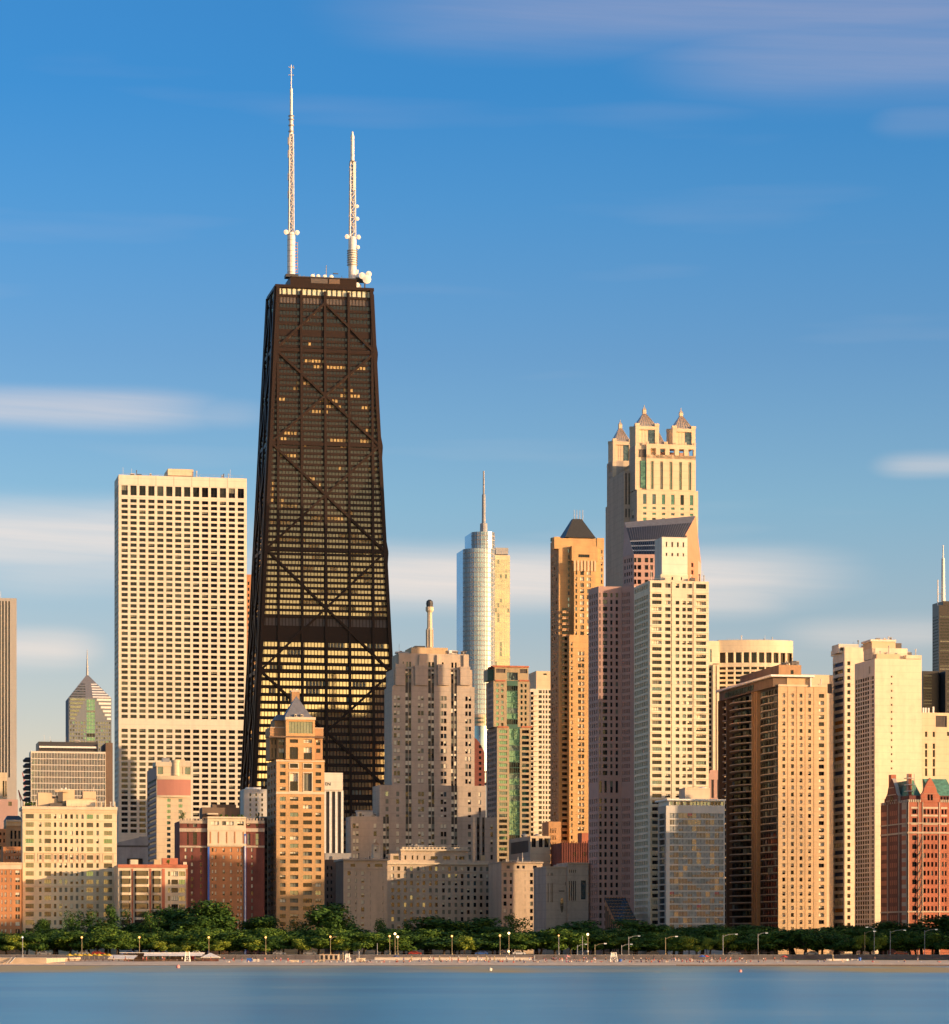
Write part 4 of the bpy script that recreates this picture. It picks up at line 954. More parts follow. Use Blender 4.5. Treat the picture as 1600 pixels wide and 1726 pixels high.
def mauve_tower():
    b = Bldg('mauve_granite_tower', 'mauve granite tower with angled facets and a big slanted glass roof', 'skyscraper', 992, 1070, 1290, d=50)
    Mv = 'mauve_granite'
    # facet plan (photo px at given depth): outline of the lower wing, counter-clockwise
    def pt(px, v): return (b.u(px, v), v)
    A, Bp, Cp, Dp = pt(992, 12), pt(1009, 0.5), pt(1048, 0), pt(1069, -7)
    zt = b.z(988, 5, 0)
    def rows(y0, n, st=11.55, h=7.2, fr=None): return [(b.z(y + h, 5, 0), b.z(y, 5, 0)) for y in [y0 + st * i for i in range(n)]]
    def cols(a, c, spans):   # px spans on a facet from a to c
        (pa, va), (pc, vc) = a, c
        L = math.hypot(b.u(pc, vc) - b.u(pa, va), vc - va)
        return [((s - pa) / (pc - pa) * L, (e - pa) / (pc - pa) * L) for s, e in spans]
    r1 = rows(999, 28); lou = [(b.z(1336, 5, 0), b.z(1316, 5, 0))]; r2 = rows(1346, 18, 12.9, 7.8)
    f1 = [(cols((992, 12), (1009, .5), G(4, 993, 1008, .5)), r1 + r2, 'off', {'m': (1, 1)})]
    f2 = [(cols((1009, .5), (1048, 0), [(1010.5, 1012.5), (1015, 1024), (1029, 1032.5), (1038, 1042)]), r1 , 'off', {'m': (1, 1)}), (cols((1009, .5), (1048, 0), G(4, 1010.3, 1044, .42)), [], 'dk', {})]
    f2b = [(cols((1009, .5), (1048, 0), [(1010.5, 1014.5), (1019, 1023), (1029, 1033), (1038, 1042)]), lou + r2, 'dk', {'m': (1, 1)})]
    f3 = [(cols((1048, 0), (1069, -7), G(5, 1048.5, 1062.5, .5)), rows(999, 28) + r2, 'off', {'m': (1, 1)})]
    zs = b.z(1310, 5, 0)
    P_ = [A, Bp, Cp, Dp, pt(1080, 20), pt(1010, 30)]
    b.poly(P_, zs, zt, [f1, f2, f3], Mv, 'wing')
    b.poly(P_, 0, zs, [f1, f2b, f3], Mv, 'base', cap=False)
    # tall prism behind: left facet, front with slanted glass roof, bright right facet
    E, Fp, Gp, Hp = pt(1050, 16), pt(1069, 6), pt(1137, 4), pt(1177, 22)
    zb = zt - 6
    Zq = lambda py, v=6: b.z(py, 20, v)
    m = MB()
    # left facet: top runs from (1053,880) down its slant
    rowsL = [(Zq(905 + 11.4 * i + 6.5), Zq(905 + 11.4 * i)) for i in range(12)]
    L = math.hypot(Fp[0] - E[0], Fp[1] - E[1])
    b.face(E, Fp, zb, Zq(934), [([(L * t, L * (t + .13)) for t in (.12, .32, .52, .72)], rowsL, 'sky', {'m': (1, 1)})], Mv, 'main_shaft', None, .3)
    # front below the roof glass
    Lf = math.hypot(Gp[0] - Fp[0], Gp[1] - Fp[1]); q = lambda px: (px - 1069) / (1137 - 1069) * Lf
    rf = [(Zq(940 + 12.2 * i + 7.6), Zq(940 + 12.2 * i)) for i in range(8)]
    b.face(Fp, Gp, zb, Zq(934), [([(q(s), q(e)) for s, e in ((1069, 1073), (1075, 1081), (1087, 1093), (1096, 1101), (1108, 1114), (1118, 1124))], rf, 'off', {'m': (1, 1)})], Mv, 'main_shaft', None, .5)
    # right facet, its sunlit pink put into the granite colour
    Lr = math.hypot(Hp[0] - Gp[0], Hp[1] - Gp[1]); qr = lambda px: (px - 1137) / (1177 - 1137) * Lr
    b.face(Gp, Hp, zb, Zq(934), [([(qr(1165.5), qr(1169))], [(Zq(903 + 12.4 * i + 7.4), Zq(903 + 12.4 * i)) for i in range(9)], 'dk', {})], 'pink_granite', 'main_shaft', None, .5)
    K1, K2 = pt(1182, 30), pt(1075, 36)
    m = b.mb('main_shaft'); zl = Zq(934)
    for a, c in ((Hp, K1), (K1, K2), (K2, E)): m.quad([(*a, zb), (*c, zb), (*c, zl), (*a, zl)], Mv)
    m.quad([(*E, zl), (*Fp, zl), (*Gp, zl), (*Hp, zl), (*K1, zl), (*K2, zl)], 'dark_roof')
    # gable walls and slanted roof: ridge runs high at the back from left to right
    RL, RR = pt(1053, 28), pt(1173, 27)      # ridge ends
    zRL, zRR = b.z(880, 20, 28), b.z(867, 30, 27)
    g = MB()
    g.quad([(*E, zl), (*Fp, zl), (*RL, zRL)], Mv)
    g.quad([(*K2, zl), (*E, zl), (*RL, zRL)], Mv)
    g.quad([(*Gp, zl), (*Hp, zl), (*RR, zRR)], 'pink_granite')
    g.quad([(*Hp, zl), (*K1, zl), (*RR, zRR)], 'pink_granite')
    g.quad([(*K1, zl), (*K2, zl), (*RL, zRL), (*RR, zRR)], Mv)
    b.child('gable', g)
    r = MB(); F3, G3 = Vector((*Fp, zl)), Vector((*Gp, zl)); RL3, RR3 = Vector((*RL, zRL)), Vector((*RR, zRR))
    def S(s, t): return F3.lerp(G3, s).lerp(RL3.lerp(RR3, s), t)
    nrm = (G3 - F3).cross(RL3 - F3).normalized()
    if nrm.y > 0: nrm = -nrm
    for t0, t1, mt in ((0, .10, 'glass_sky'), (.10, .13, 'white_paint'), (.13, .24, 'glass_sky'), (.24, .27, 'white_paint'), (.27, .38, 'glass_sky'), (.38, .42, 'grey_metal'), (.42, .82, 'roof_glass'), (.82, 1, 'slate_roof')):
        r.quad([S(0, t0), S(1, t0), S(1, t1), S(0, t1)], mt)
    for i in range(1, 26):
        s = i / 26
        for t0, t1 in ((0.0, .38), (.42, .82)):
            r.beam(S(s, t0) + nrm * .1, S(s, t1) + nrm * .1, .16, .2, 'dark_metal' if t0 < .3 else 'slate_roof')
    b.child('glass_roof', r)
    b.done()
    # glazed lobby gable at its foot
    b = Bldg('glazed_atrium', 'low steep glass roofed atrium with a brick gable at the foot of the mauve tower', 'atrium', 1040, 1074, 1238, xb=1020)
    Z = b.z; D = b.D; w = b.W; ze, zr = Z(1556), Z(1513)
    m = MB(); m.quad([(0, D, 0), (0, 0, 0), (0, 0, ze), (0, D, zr)], 'orange_brick'); m.quad([(0, 0, 0), (w, 0, 0), (w, 0, ze), (0, 0, ze)], 'brown_brick'); m.quad([(w, 0, 0), (w, D, 0), (w, D, zr), (w, 0, ze)], 'brown_brick'); b.child('wall', m)
    r = MB(); r.quad([(-.3, -.3, ze), (w, -.3, ze), (w, D, zr + .3), (-.3, D, zr + .3)], 'glass_sky')
    for i in range(9): y = D * i / 8; z = ze + (zr - ze) * i / 8 + .25; r.beam((-.3, y, z), (w, y, z), .35 if i % 4 else .8, .25, 'orange_brick' if i in (0, 8) else 'brown_brick')
    for i in range(8): x = w * i / 7; r.beam((x, -.3, ze + .2), (x, D, zr + .5), .2, .2, 'dark_metal')
    b.child('roof', r)
    wn = MB()
    for i in range(6):
        y = D * (i + .3) / 6.2; zz = zr - (zr - ze) * (1 - (i + .3) / 6.2) if False else ze + (zr - ze) * (y / D)
        wn.box(-.12, -.02, y, y + D * .09, 1.0, zz - 2.0, 'glass_mid')
    b.child('gable_window', wn); b.done()

def grid_tower():
    b = Bldg('cream_grid_tower', 'bright cream concrete tower with a square window grid and a shaded left side', 'skyscraper', 1096, 1195, 1245, xb=1069)
    rr = [(982.5, 990)] + RW(1000.5, 11.25, 6.2, 50)
    dk = {'m': (3, 1), 'rec': .7}
    C = 'cream_concrete'
    fr = [(([(1099.5, 1115.5)]), rr, 'res', dk | {'m': (4, 1)}), ([(1121.5, 1130.5)], rr, 'res', dk | {'m': (3, 1)}), ([(1131.3, 1132.6)], [(979.5, 1590)], 'louver', {'rec': 1.2, 'm': (1, 1)}), ([(1139, 1145.5), (1150.5, 1156.5)], rr[0:1] + rr[2:], 'res', {'m': (1, 1), 'rec': .7}),
          ([(1158.8, 1167)], rr, 'res', dk | {'m': (2, 1)}), ([(1167.8, 1169.2)], [(979.5, 1590)], 'louver', {'rec': 1.2, 'm': (1, 1)}), ([(1173.5, 1190.5)], rr, 'res', {'m': (4, 1), 'rec': 1.3, 'reveal': 'buff_stone'})]
    lf = [(G(6, 1069.6, 1092.5, .72), [(982.5, 990)] + RW(1000.5, 11.25, 7.4, 50), 'sky', {'m': (1, 2), 'rec': .8})]
    b.tier(1096, 1195, 978, xb=1069, mat=C, front=fr, left=lf)
    # projecting slab edges
    m = MB()
    for i in range(51):
        y = 997.3 + 11.25 * i
        for a, c in ((1096.3, 1118), (1171.5, 1194.7)): m.box(b.u(a), b.u(c), -.28, -.02, b.z(y + 1.2), b.z(y), C)
    b.child('slab_edges', m)
    b.tier(1114, 1160, 968, 978.3, d=10, v0=5, mat=C, part='penthouse', front=[([(1132, 1135), (1148, 1150)], [(972, 977)], 'dk', {})])
    # tall blank stair block, further back
    b.tier(1116, 1159, 905, 978.2, xb=1104, v0=9, mat='white_marble', part='stair_block', front=[([(1122.5, 1125), (1132, 1135), (1141.5, 1144.5), (1151, 1153.5)], [(913, 921.5), (931.5, 937)], 'dk', {'m': (1, 1), 'rec': .8}), ([(1132.6, 1134.6), (1142, 1144), (1151.3, 1153.3)], [(944.5, 950)], 'dk', {'m': (1, 1), 'rec': .8})], lmat='pale_concrete')
    b.bx(1153.5, 1158, 902.5, 905.2, 2, v0=12, mat='dark_metal', part='roof_plant')
    b.clutter(1098, 1130, 978, 3, 5); b.clutter(1162, 1193, 979, 3, 6); b.maxwin = 100; b.done()

def drum_tower():
    b = Bldg('curved_white_tower', 'cream tower with a big curved blank band over tall dark openings at its top', 'tower', 1212, 1333, 1690, d=26)
    # curved front: flat elliptical bulge
    n = 20; W = b.W
    def curve(k=0.0, dep=9.0): return [(W * i / n, -dep * math.sin(math.pi * (i / n) * .62 + .30) + dep * math.sin(.30) + k) for i in range(n + 1)]
    pts = curve() + [(W, 25), (0, 25)]
    Z = lambda y: b.z(y, W / 2, -4)
    C = 'cream_concrete'
    edges = []
    m = b.mb('wall'); m.prism(pts, Z(1100), Z(1079), C); m.prism(pts, Z(1121), Z(1117.5), C)
    core = curve(1.6) + [(W - .5, 24), (.5, 24)]
    b.mb('core').prism(core, 0, Z(1099.9), 'glass_dark')
    for i in range(0, n + 1, 2):
        x, y = pts[i]; m.box(max(0, x - .55), min(W, x + .55), y, y + 1.5, Z(1117.6), Z(1099.9), C)
    for j in range(46):
        y = 1121 + j * 8.1
        sl = MB(); sl.prism(pts, Z(y + 3.4), Z(y), C)
        for i in range(0, n + 1, 2):
            px, py_ = pts[i]; sl.box(max(0, px - .4), min(W, px + .4), py_ + .1, py_ + 1.4, Z(y + 8.1), Z(y + 3.3), C)
        b.child('floor_band', sl)
    # left fins
    b.tier(1202, 1213, 1120, d=16, v0=-6, mat=C, part='stair_tower', front=[([(1206.5, 1208.5)], [(1121.5, 1300)], 'louver', {'m': (1, 1)})])
    b.tier(1190, 1201.5, 1118, d=12, v0=-3, mat=C, part='side_bay', front=[([(1195.2, 1199.5)], RW(1124, 9, 6, 20), 'dk', {})])
    b.tier(1186, 1212, 1080, 1118.1, d=12, v0=-1, mat=C, part='side_bay', front=[([(1197, 1200)], [(1094, 1116)], 'sky', {})])
    b.clutter(1225, 1330, 1079, 3, 9, 12); b.maxwin = 60; b.done()
    b = Bldg('granite_block', 'small mauve block with two tall dark slots behind the grey glass apartment house', 'building', 1190, 1220, 1420, d=20)
    b.tier(1190, 1220, 1303, d=20, mat='mauve_granite', front=[([(1199, 1203.5), (1209, 1213)], [(1314, 1345)], 'louver', {'m': (1, 1)})])
    b.tier(1197, 1212, 1298, 1303.2, d=10, v0=4, mat='mauve_granite', part='parapet'); b.done()

def right_towers():
    # dark balcony tower with lit tan front
    b = Bldg('balcony_tower', 'tower with a sunlit tan brick front and a dark side full of curved balconies', 'tower', 1312, 1394, 1255, xb=1220)
    rr = RW(1168.5, 11.95, 6.6, 34)
    T = 'tan_brick'
    fr = [([(1319, 1324), (1333.5, 1338.5), (1348, 1353)], rr, 'wht', {'m': (1, 1), 'rec': .7}), ([(1362.5, 1367.5)], rr, 'wht', {'m': (1, 1), 'rec': .7}), ([(1380.5, 1389.5)], rr, 'wht', {'m': (2, 1), 'rec': .7})]
    D = b.D
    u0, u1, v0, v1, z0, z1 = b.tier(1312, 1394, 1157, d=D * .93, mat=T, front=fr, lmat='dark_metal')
    b.clutter(1354, 1393, 1157, 2, 5); b.clutter(1314, 1350, 1120.5, 7, 6, 6)
    m = MB()
    for px in (1328, 1343, 1357.5, 1372): m.box(b.u(px) - .12, b.u(px) + .12, -.06, -.01, 0, z1, 'brown_brick')
    b.child('brick_joint', m)
    # dark side: three bays bulging out, each floor a slab, a rail and glass
    Z = lambda y: b.z(y, 0, 10)
    V = lambda px: b.v(px, 0)
    bays = [(1222, 1233, 2.0), (1236, 1272, 5.0), (1283, 1304, 1.2), (1304, 1311, .3)]
    for j in range(34):
        y = 1163 + j * 11.95
        slab = MB()
        for xa, xb_, bulge in bays:
            va, vb = V(xa), V(xb_); n = 8
            arc = [(-.3 - bulge * math.sin(math.pi * i / n), va + (vb - va) * i / n) for i in range(n + 1)]
            arc.append((.5, vb)); arc.append((.5, va)); arc = arc if vb < va else arc[::-1]
            slab.prism(arc, Z(y + 11.0), Z(y + 9.6), 'limestone')
        b.child('balcony', slab)
        if j % 1 == 0:
            g = MB()
            for xa, xb_, bulge in bays:
                va, vb = V(xa), V(xb_); k = 5
                for i in range(k):
                    a_, c_ = va + (vb - va) * (i + .15) / k, va + (vb - va) * (i + .85) / k
                    mt = rnd.choice(['glass_dark'] * 7 + ['glass_mid', 'curtain', 'glass_sky'])
                    g.box(-.12 - bulge * .35 * math.sin(math.pi * (i + .5) / k), -.02, min(a_, c_), max(a_, c_), Z(y + 8.8), Z(y + 1.0), mt)
            b.child('balcony_door', g)
    # columns of the side
    m = MB()
    for px in (1221, 1234.5, 1274, 1278, 1281.5):
        vv = V(px); m.box(-2.6 if px < 1240 else -1.6, 0, vv - .5, vv + .5, 0, Z(1160), 'brown_brick' if px > 1270 else 'dark_brown')
    b.child('side_column', m)
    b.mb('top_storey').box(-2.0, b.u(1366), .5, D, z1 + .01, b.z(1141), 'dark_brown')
    b.mb('top_storey').box(b.u(1327), b.u(1362), .3, .52, z1 + .02, b.z(1142), T)
    g = MB()
    for i in range(12): g.box(-2.2, -2.02, D * (.35 + .045 * i), D * (.35 + .045 * i + .035), z1 + .6, b.z(1145), 'glass_sky')
    b.child('top_glazing', g)
    b.mb('roof_slab').box(-3.5, b.u(1372), -1.5, D, b.z(1141) + .02, b.z(1137.5), 'white_paint')
    b.mb('roof_slab').box(b.u(1365), b.u(1367), -.9, -.3, z1 + .02, b.z(1141), 'white_paint')
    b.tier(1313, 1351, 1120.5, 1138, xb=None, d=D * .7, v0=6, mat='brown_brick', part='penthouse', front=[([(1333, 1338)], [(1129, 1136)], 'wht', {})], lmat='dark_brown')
    b.mb('parapet').box(b.u(1312), b.u(1394), -.3, .4, z1 + .01, z1 + .8, 'buff_stone')
    b.maxwin = 100; b.done()
    b = Bldg('apartment_block', 'slim block with green glass strip and cream top, right of the tan brick front', 'building', 1350, 1405, 1420, d=25)
    b.tier(1350, 1405, 1137, d=25, mat='buff_stone', part='wall', front=[([(1395.5, 1402)], RW(1172, 12, 8, 22), 'grn', {'m': (2, 1)}), ([(1395, 1403)], RW(1152, 20, 16, 1), 'louver', {'m': (3, 1)})]); b.maxwin = 30; b.done()
    # tower A
    b = Bldg('blue_window_tower', 'narrow cream tower with a column of black windows and orange and blue curtained balconies', 'tower', 1424, 1478, 1420, xb=1404)
    C = 'cream_concrete'; ra = RW(1114.5, 12.25, 6.8, 38)
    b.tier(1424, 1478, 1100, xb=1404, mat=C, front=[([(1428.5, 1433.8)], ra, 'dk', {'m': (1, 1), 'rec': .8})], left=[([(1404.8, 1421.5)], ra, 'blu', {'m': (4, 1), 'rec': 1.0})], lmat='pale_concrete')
    b.tier(1424, 1470, 1091, 1100.2, d=20, v0=2, mat=C, part='penthouse')
    b.tier(1414, 1448, 1085.5, 1100.1, d=10, v0=4, mat='pale_concrete', part='penthouse_louver', front=[([(1416, 1446)], [(1091, 1096.5)], 'louver', {'m': (8, 1)})])
    b.clutter(1426, 1470, 1091, 3, 6); b.maxwin = 76; b.done()
    # tower B
    b = Bldg('blank_cream_tower', 'broad cream slab tower with one column of small square windows and a glazed left side', 'tower', 1475, 1554, 1355, xb=1441)
    rb = RW(1138.5, 11.9, 3.2, 14)
    rl = RW(1138.5, 7.92, 5.6, 54)
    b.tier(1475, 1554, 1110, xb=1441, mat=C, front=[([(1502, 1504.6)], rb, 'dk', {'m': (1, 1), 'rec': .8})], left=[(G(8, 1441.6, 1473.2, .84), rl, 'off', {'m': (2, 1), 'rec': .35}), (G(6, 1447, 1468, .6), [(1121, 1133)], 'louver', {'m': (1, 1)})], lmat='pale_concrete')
    b.tier(1478, 1517, 1102, 1110.2, d=8, v0=1, xb=None, mat='sand_stone', part='penthouse')
    b.tier(1471, 1530, 1092, 1110.2, d=12, v0=6, mat=C, part='penthouse_mid')
    b.tier(1470, 1510, 1078, 1094, d=12, v0=7, mat='sand_stone', part='penthouse_high'); b.bx(1468, 1511, 1077.5, 1081, 13, v0=6.6, mat='white_marble', part='penthouse_high')
    b.bx(1511, 1520, 1084, 1093, 5, v0=9, mat='louver', part='roof_plant')
    b.tier(1528, 1554, 1104, 1110.2, d=10, v0=3, mat=C, part='penthouse_mid')
    b.clutter(1478, 1508, 1078, 8, 5, 6); b.clutter(1530, 1552, 1104, 4, 4); b.clutter(1480, 1515, 1102, 2, 4, 4); b.maxwin = 100; b.done()
    # beige block far right
    b = Bldg('beige_office_block', 'beige stone block with vertical window slots and a square dark grille near the right edge', 'office block', 1552, 1640, 1500, d=40)
    b.tier(1552, 1640, 1201, d=40, mat='buff_stone', front=[([(1577.5, 1596.5)], [(1206, 1225)], 'louver', {'m': (8, 1)}), ([(1559.5, 1563.5), (1572.5, 1576.5)], [(1233, 1242), (1253, 1262), (1264, 1276), (1279, 1292), (1295, 1308)], 'dk', {'m': (1, 1)}), ([(1586, 1640)], [(1233, 1240)], 'dk', {'m': (8, 1)}), ([(1586, 1640)], RW(1254, 18, 14, 4), 'off', {'m': (9, 2)})])
    m = MB()
    for px in (1556, 1560, 1565, 1573): m.box(b.u(px, 3), b.u(px + 2.2, 3), 3, 4, b.z(1201.2), b.z(1192 if px < 1570 else 1190), 'white_paint')
    b.child('roof_plant', m); b.done()
# ================================================================== the front row behind the park
def pyramid_condo():
    b = Bldg('pyramid_roof_tower', 'slim brown brick tower with a blue grey pyramid roof and a big window under it', 'tower', 466, 547, 1262, xb=450)
    B_ = 'brown_brick'; T = 'amber_brick'
    wr = {'m': (2, 1), 'rec': .6}
    r1 = [(1251, 1256)] and RW(1286, 12.8, 6.5, 3) + [(1325 + 0, 1331.5)]
    lowr = RW(1343, 13.2, 6.8, 19)
    cA, cB, cC, cD = [(472, 481.5)], [(489, 503)], [(511, 526)], [(532, 541.5)]
    f = [(cA, RW(1288, 12.7, 6.3, 4) + lowr, 'res', wr), (cB, [(1287, 1294), (1303, 1333)] + lowr, 'res', {'m': (2, 1), 'rec': .8}), (cC, [(1287, 1294), (1303, 1333)] + lowr, 'res', {'m': (3, 1), 'rec': .8}), (cD, RW(1288, 12.7, 6.3, 4) + lowr, 'res', wr)]
    lf = [(G(3, 451, 465, .5), RW(1288, 12.9, 6.5, 23), 'off', {'m': (1, 1)})]
    b.tier(466, 547, 1280, xb=450, mat=T, front=f, left=lf, lmat=B_)
    fu = [([(488.5, 502.5), (512, 526)], [(1246, 1252), (1259, 1279.5)], 'res', {'m': (3, 2), 'rec': .7})]
    b.tier(482, 530.5, 1240, 1280.2, d=16, v0=-.6, mat=T, part='centre_bay', front=fu)
    b.mb('centre_bay').box(b.u(482), b.u(530.5), -.6, 0, 0, b.z(1280.2), T) if False else None
    b.tier(468, 482.2, 1240, 1280.2, d=18, v0=3, xb=None, mat=B_, part='upper_wall', front=[([(470, 479)], [(1246, 1256), (1261, 1277)], 'res', wr)])
    b.tier(455, 468.2, 1240, 1280.2, d=12, v0=6, mat=B_, part='upper_wall', front=[(G(2, 456, 467, .4), [(1247, 1255), (1261, 1277)], 'off', wr)])
    b.tier(530.5, 544, 1240, 1280.2, d=16, v0=1.5, mat=B_, part='upper_wall', front=[([(533, 540)], [(1247, 1256), (1262, 1269)], 'res', wr), ])
    # cornice and parapet with pale coping
    for a, c, v, y in ((455, 482, 2.6, 1227), (530.5, 545, 1.2, 1228)):
        b.bx(a, c, y, 1240.4, 14, v0=v, out=.5, mat=B_, part='parapet'); b.bx(a, c, y - 1.4, y, 14, v0=v, out=.8, mat='tan_limestone', part='coping')
    b.bx(453, 546, 1240.4, 1243, 1.0, v0=.2, out=.9, mat='dark_brown', part='cornice')
    # lantern room with big window
    b.tier(482, 531, 1210, 1240.5, d=15, v0=-.9, mat=T, part='lantern_room', front=[([(487, 527)], [(1216, 1236)], 'grey', {'m': (8, 1), 'rec': .8})])
    b.bx(481, 532, 1208.5, 1213, 16, v0=-1, out=.5, mat='cream_stone', part='coping')
    b.tier(463, 482, 1213, 1228, d=12, v0=4, mat=B_, part='upper_wall')
    m = MB(); x0, x1 = b.u(480), b.u(526); m.pyramid(x0, x1, -.4, 12, b.z(1208.6), b.z(1171), 'slate_roof', .2, .2)
    m.pyramid(b.u(462, 3), b.u(492, 3), 2.5, 12, b.z(1213.2), b.z(1203), 'slate_roof', 4, 3); m.pyramid(b.u(510), b.u(530), 1, 12, b.z(1208.6), b.z(1203), 'slate_roof', 3, 3)
    rf = b.child('roof', m)
    for px in (498, 508.5):
        m = MB(); m.box(b.u(px - 1.8), b.u(px + 1.8), -1.0, 1.6, b.z(1209), b.z(1203.6), 'cream_stone'); m.box(b.u(px - 1), b.u(px + 1), -1.06, -.9, b.z(1208), b.z(1204.8), 'glass_dark'); b.child('dormer', m, parent=rf)
    m = MB(); m.box(b.u(492, 9), b.u(505, 9), 9, 12.5, b.z(1208), b.z(1163), B_); m.box(b.u(490.8, 9), b.u(506, 9), 8.7, 12.8, b.z(1163), b.z(1159.5), 'tan_limestone'); m.lathe([(.7, b.z(1159.5)), (.8, b.z(1158))], 'white_paint', 8, b.u(499, 10), 10.5)
    b.child('chimney', m, parent=rf)
    m = MB()
    for px in (466.2, 484.5, 507, 528.5, 546): pass
    for y in (1281.5, 1334.5): m.box(-.1, b.W + .1, -.32, -.01, b.z(y + 4 if y > 1300 else y + 2), b.z(y), 'cream_stone')
    b.child('string_course', m)
    for a, c, y0, y1 in [(487.3, 503.7, 1301, 1334.6), (510.7, 527.2, 1301, 1334.6), (487.3, 503.7, 1285.5, 1296), (510.7, 527.2, 1285.5, 1296)]:
        m = MB(); u0, u1, z0, z1 = b.u(a), b.u(c), b.z(y1), b.z(y0)
        for q in ((u0, u0 + .35, z0, z1), (u1 - .35, u1, z0, z1), (u0 + .35, u1 - .35, z1 - .35, z1), (u0 + .35, u1 - .35, z0, z0 + .35)): m.box(q[0], q[1], -.16, -.012, q[2], q[3], 'cream_stone')
        b.child('window_surround', m)
    b.done()
    # slab with sign behind
    b = Bldg('slab_hotel', 'narrow grey slab with white vertical ribs and a blank white top with dark letters', 'hotel', 520, 579, 1430, d=20)
    b.tier(520, 579, 1332, d=20, mat='white_paint', front=[(G(5, 528, 577, .62), [(1334, 1592)], 'louver', {'rec': .8, 'm': (1, 1), 'fm': 'frame_dark'})])
    b.tier(520, 578, 1302, 1332.2, d=18, v0=-.8, mat='white_marble', part='blank_top')
    cu = bpy.data.curves.new('lettering', 'FONT'); cu.body = 'EN'; cu.size = 2.1; cu.extrude = .06; cu.align_x = 'RIGHT'
    t = bpy.data.objects.new('tmp', cu); COL.objects.link(t); dg = bpy.context.evaluated_depsgraph_get()
    me = bpy.data.meshes.new_from_object(t.evaluated_get(dg)); bpy.data.objects.remove(t); me.materials.clear(); me.materials.append(M('black_metal'))
    o = link('lettering', me, b.root, (b.u(557.3), -.88, b.z(1324))); o.rotation_euler = (R(90), 0, 0); b.maxwin = 10; b.done()
    b = Bldg('small_white_tower', 'small white block with vertical window strips between the brick pair and the pyramid roof tower', 'building', 411, 470, 1420, xb=405)
    b.tier(411, 470, 1330, xb=405, mat='pale_concrete', front=[(G(3, 417, 447, .3), RW(1337, 8.5, 5, 8), 'off', {'m': (1, 1)})])
    b.bx(416, 440, 1327, 1330.2, 6, v0=2, mat='white_paint', part='roof_plant'); b.maxwin = 40; b.done()

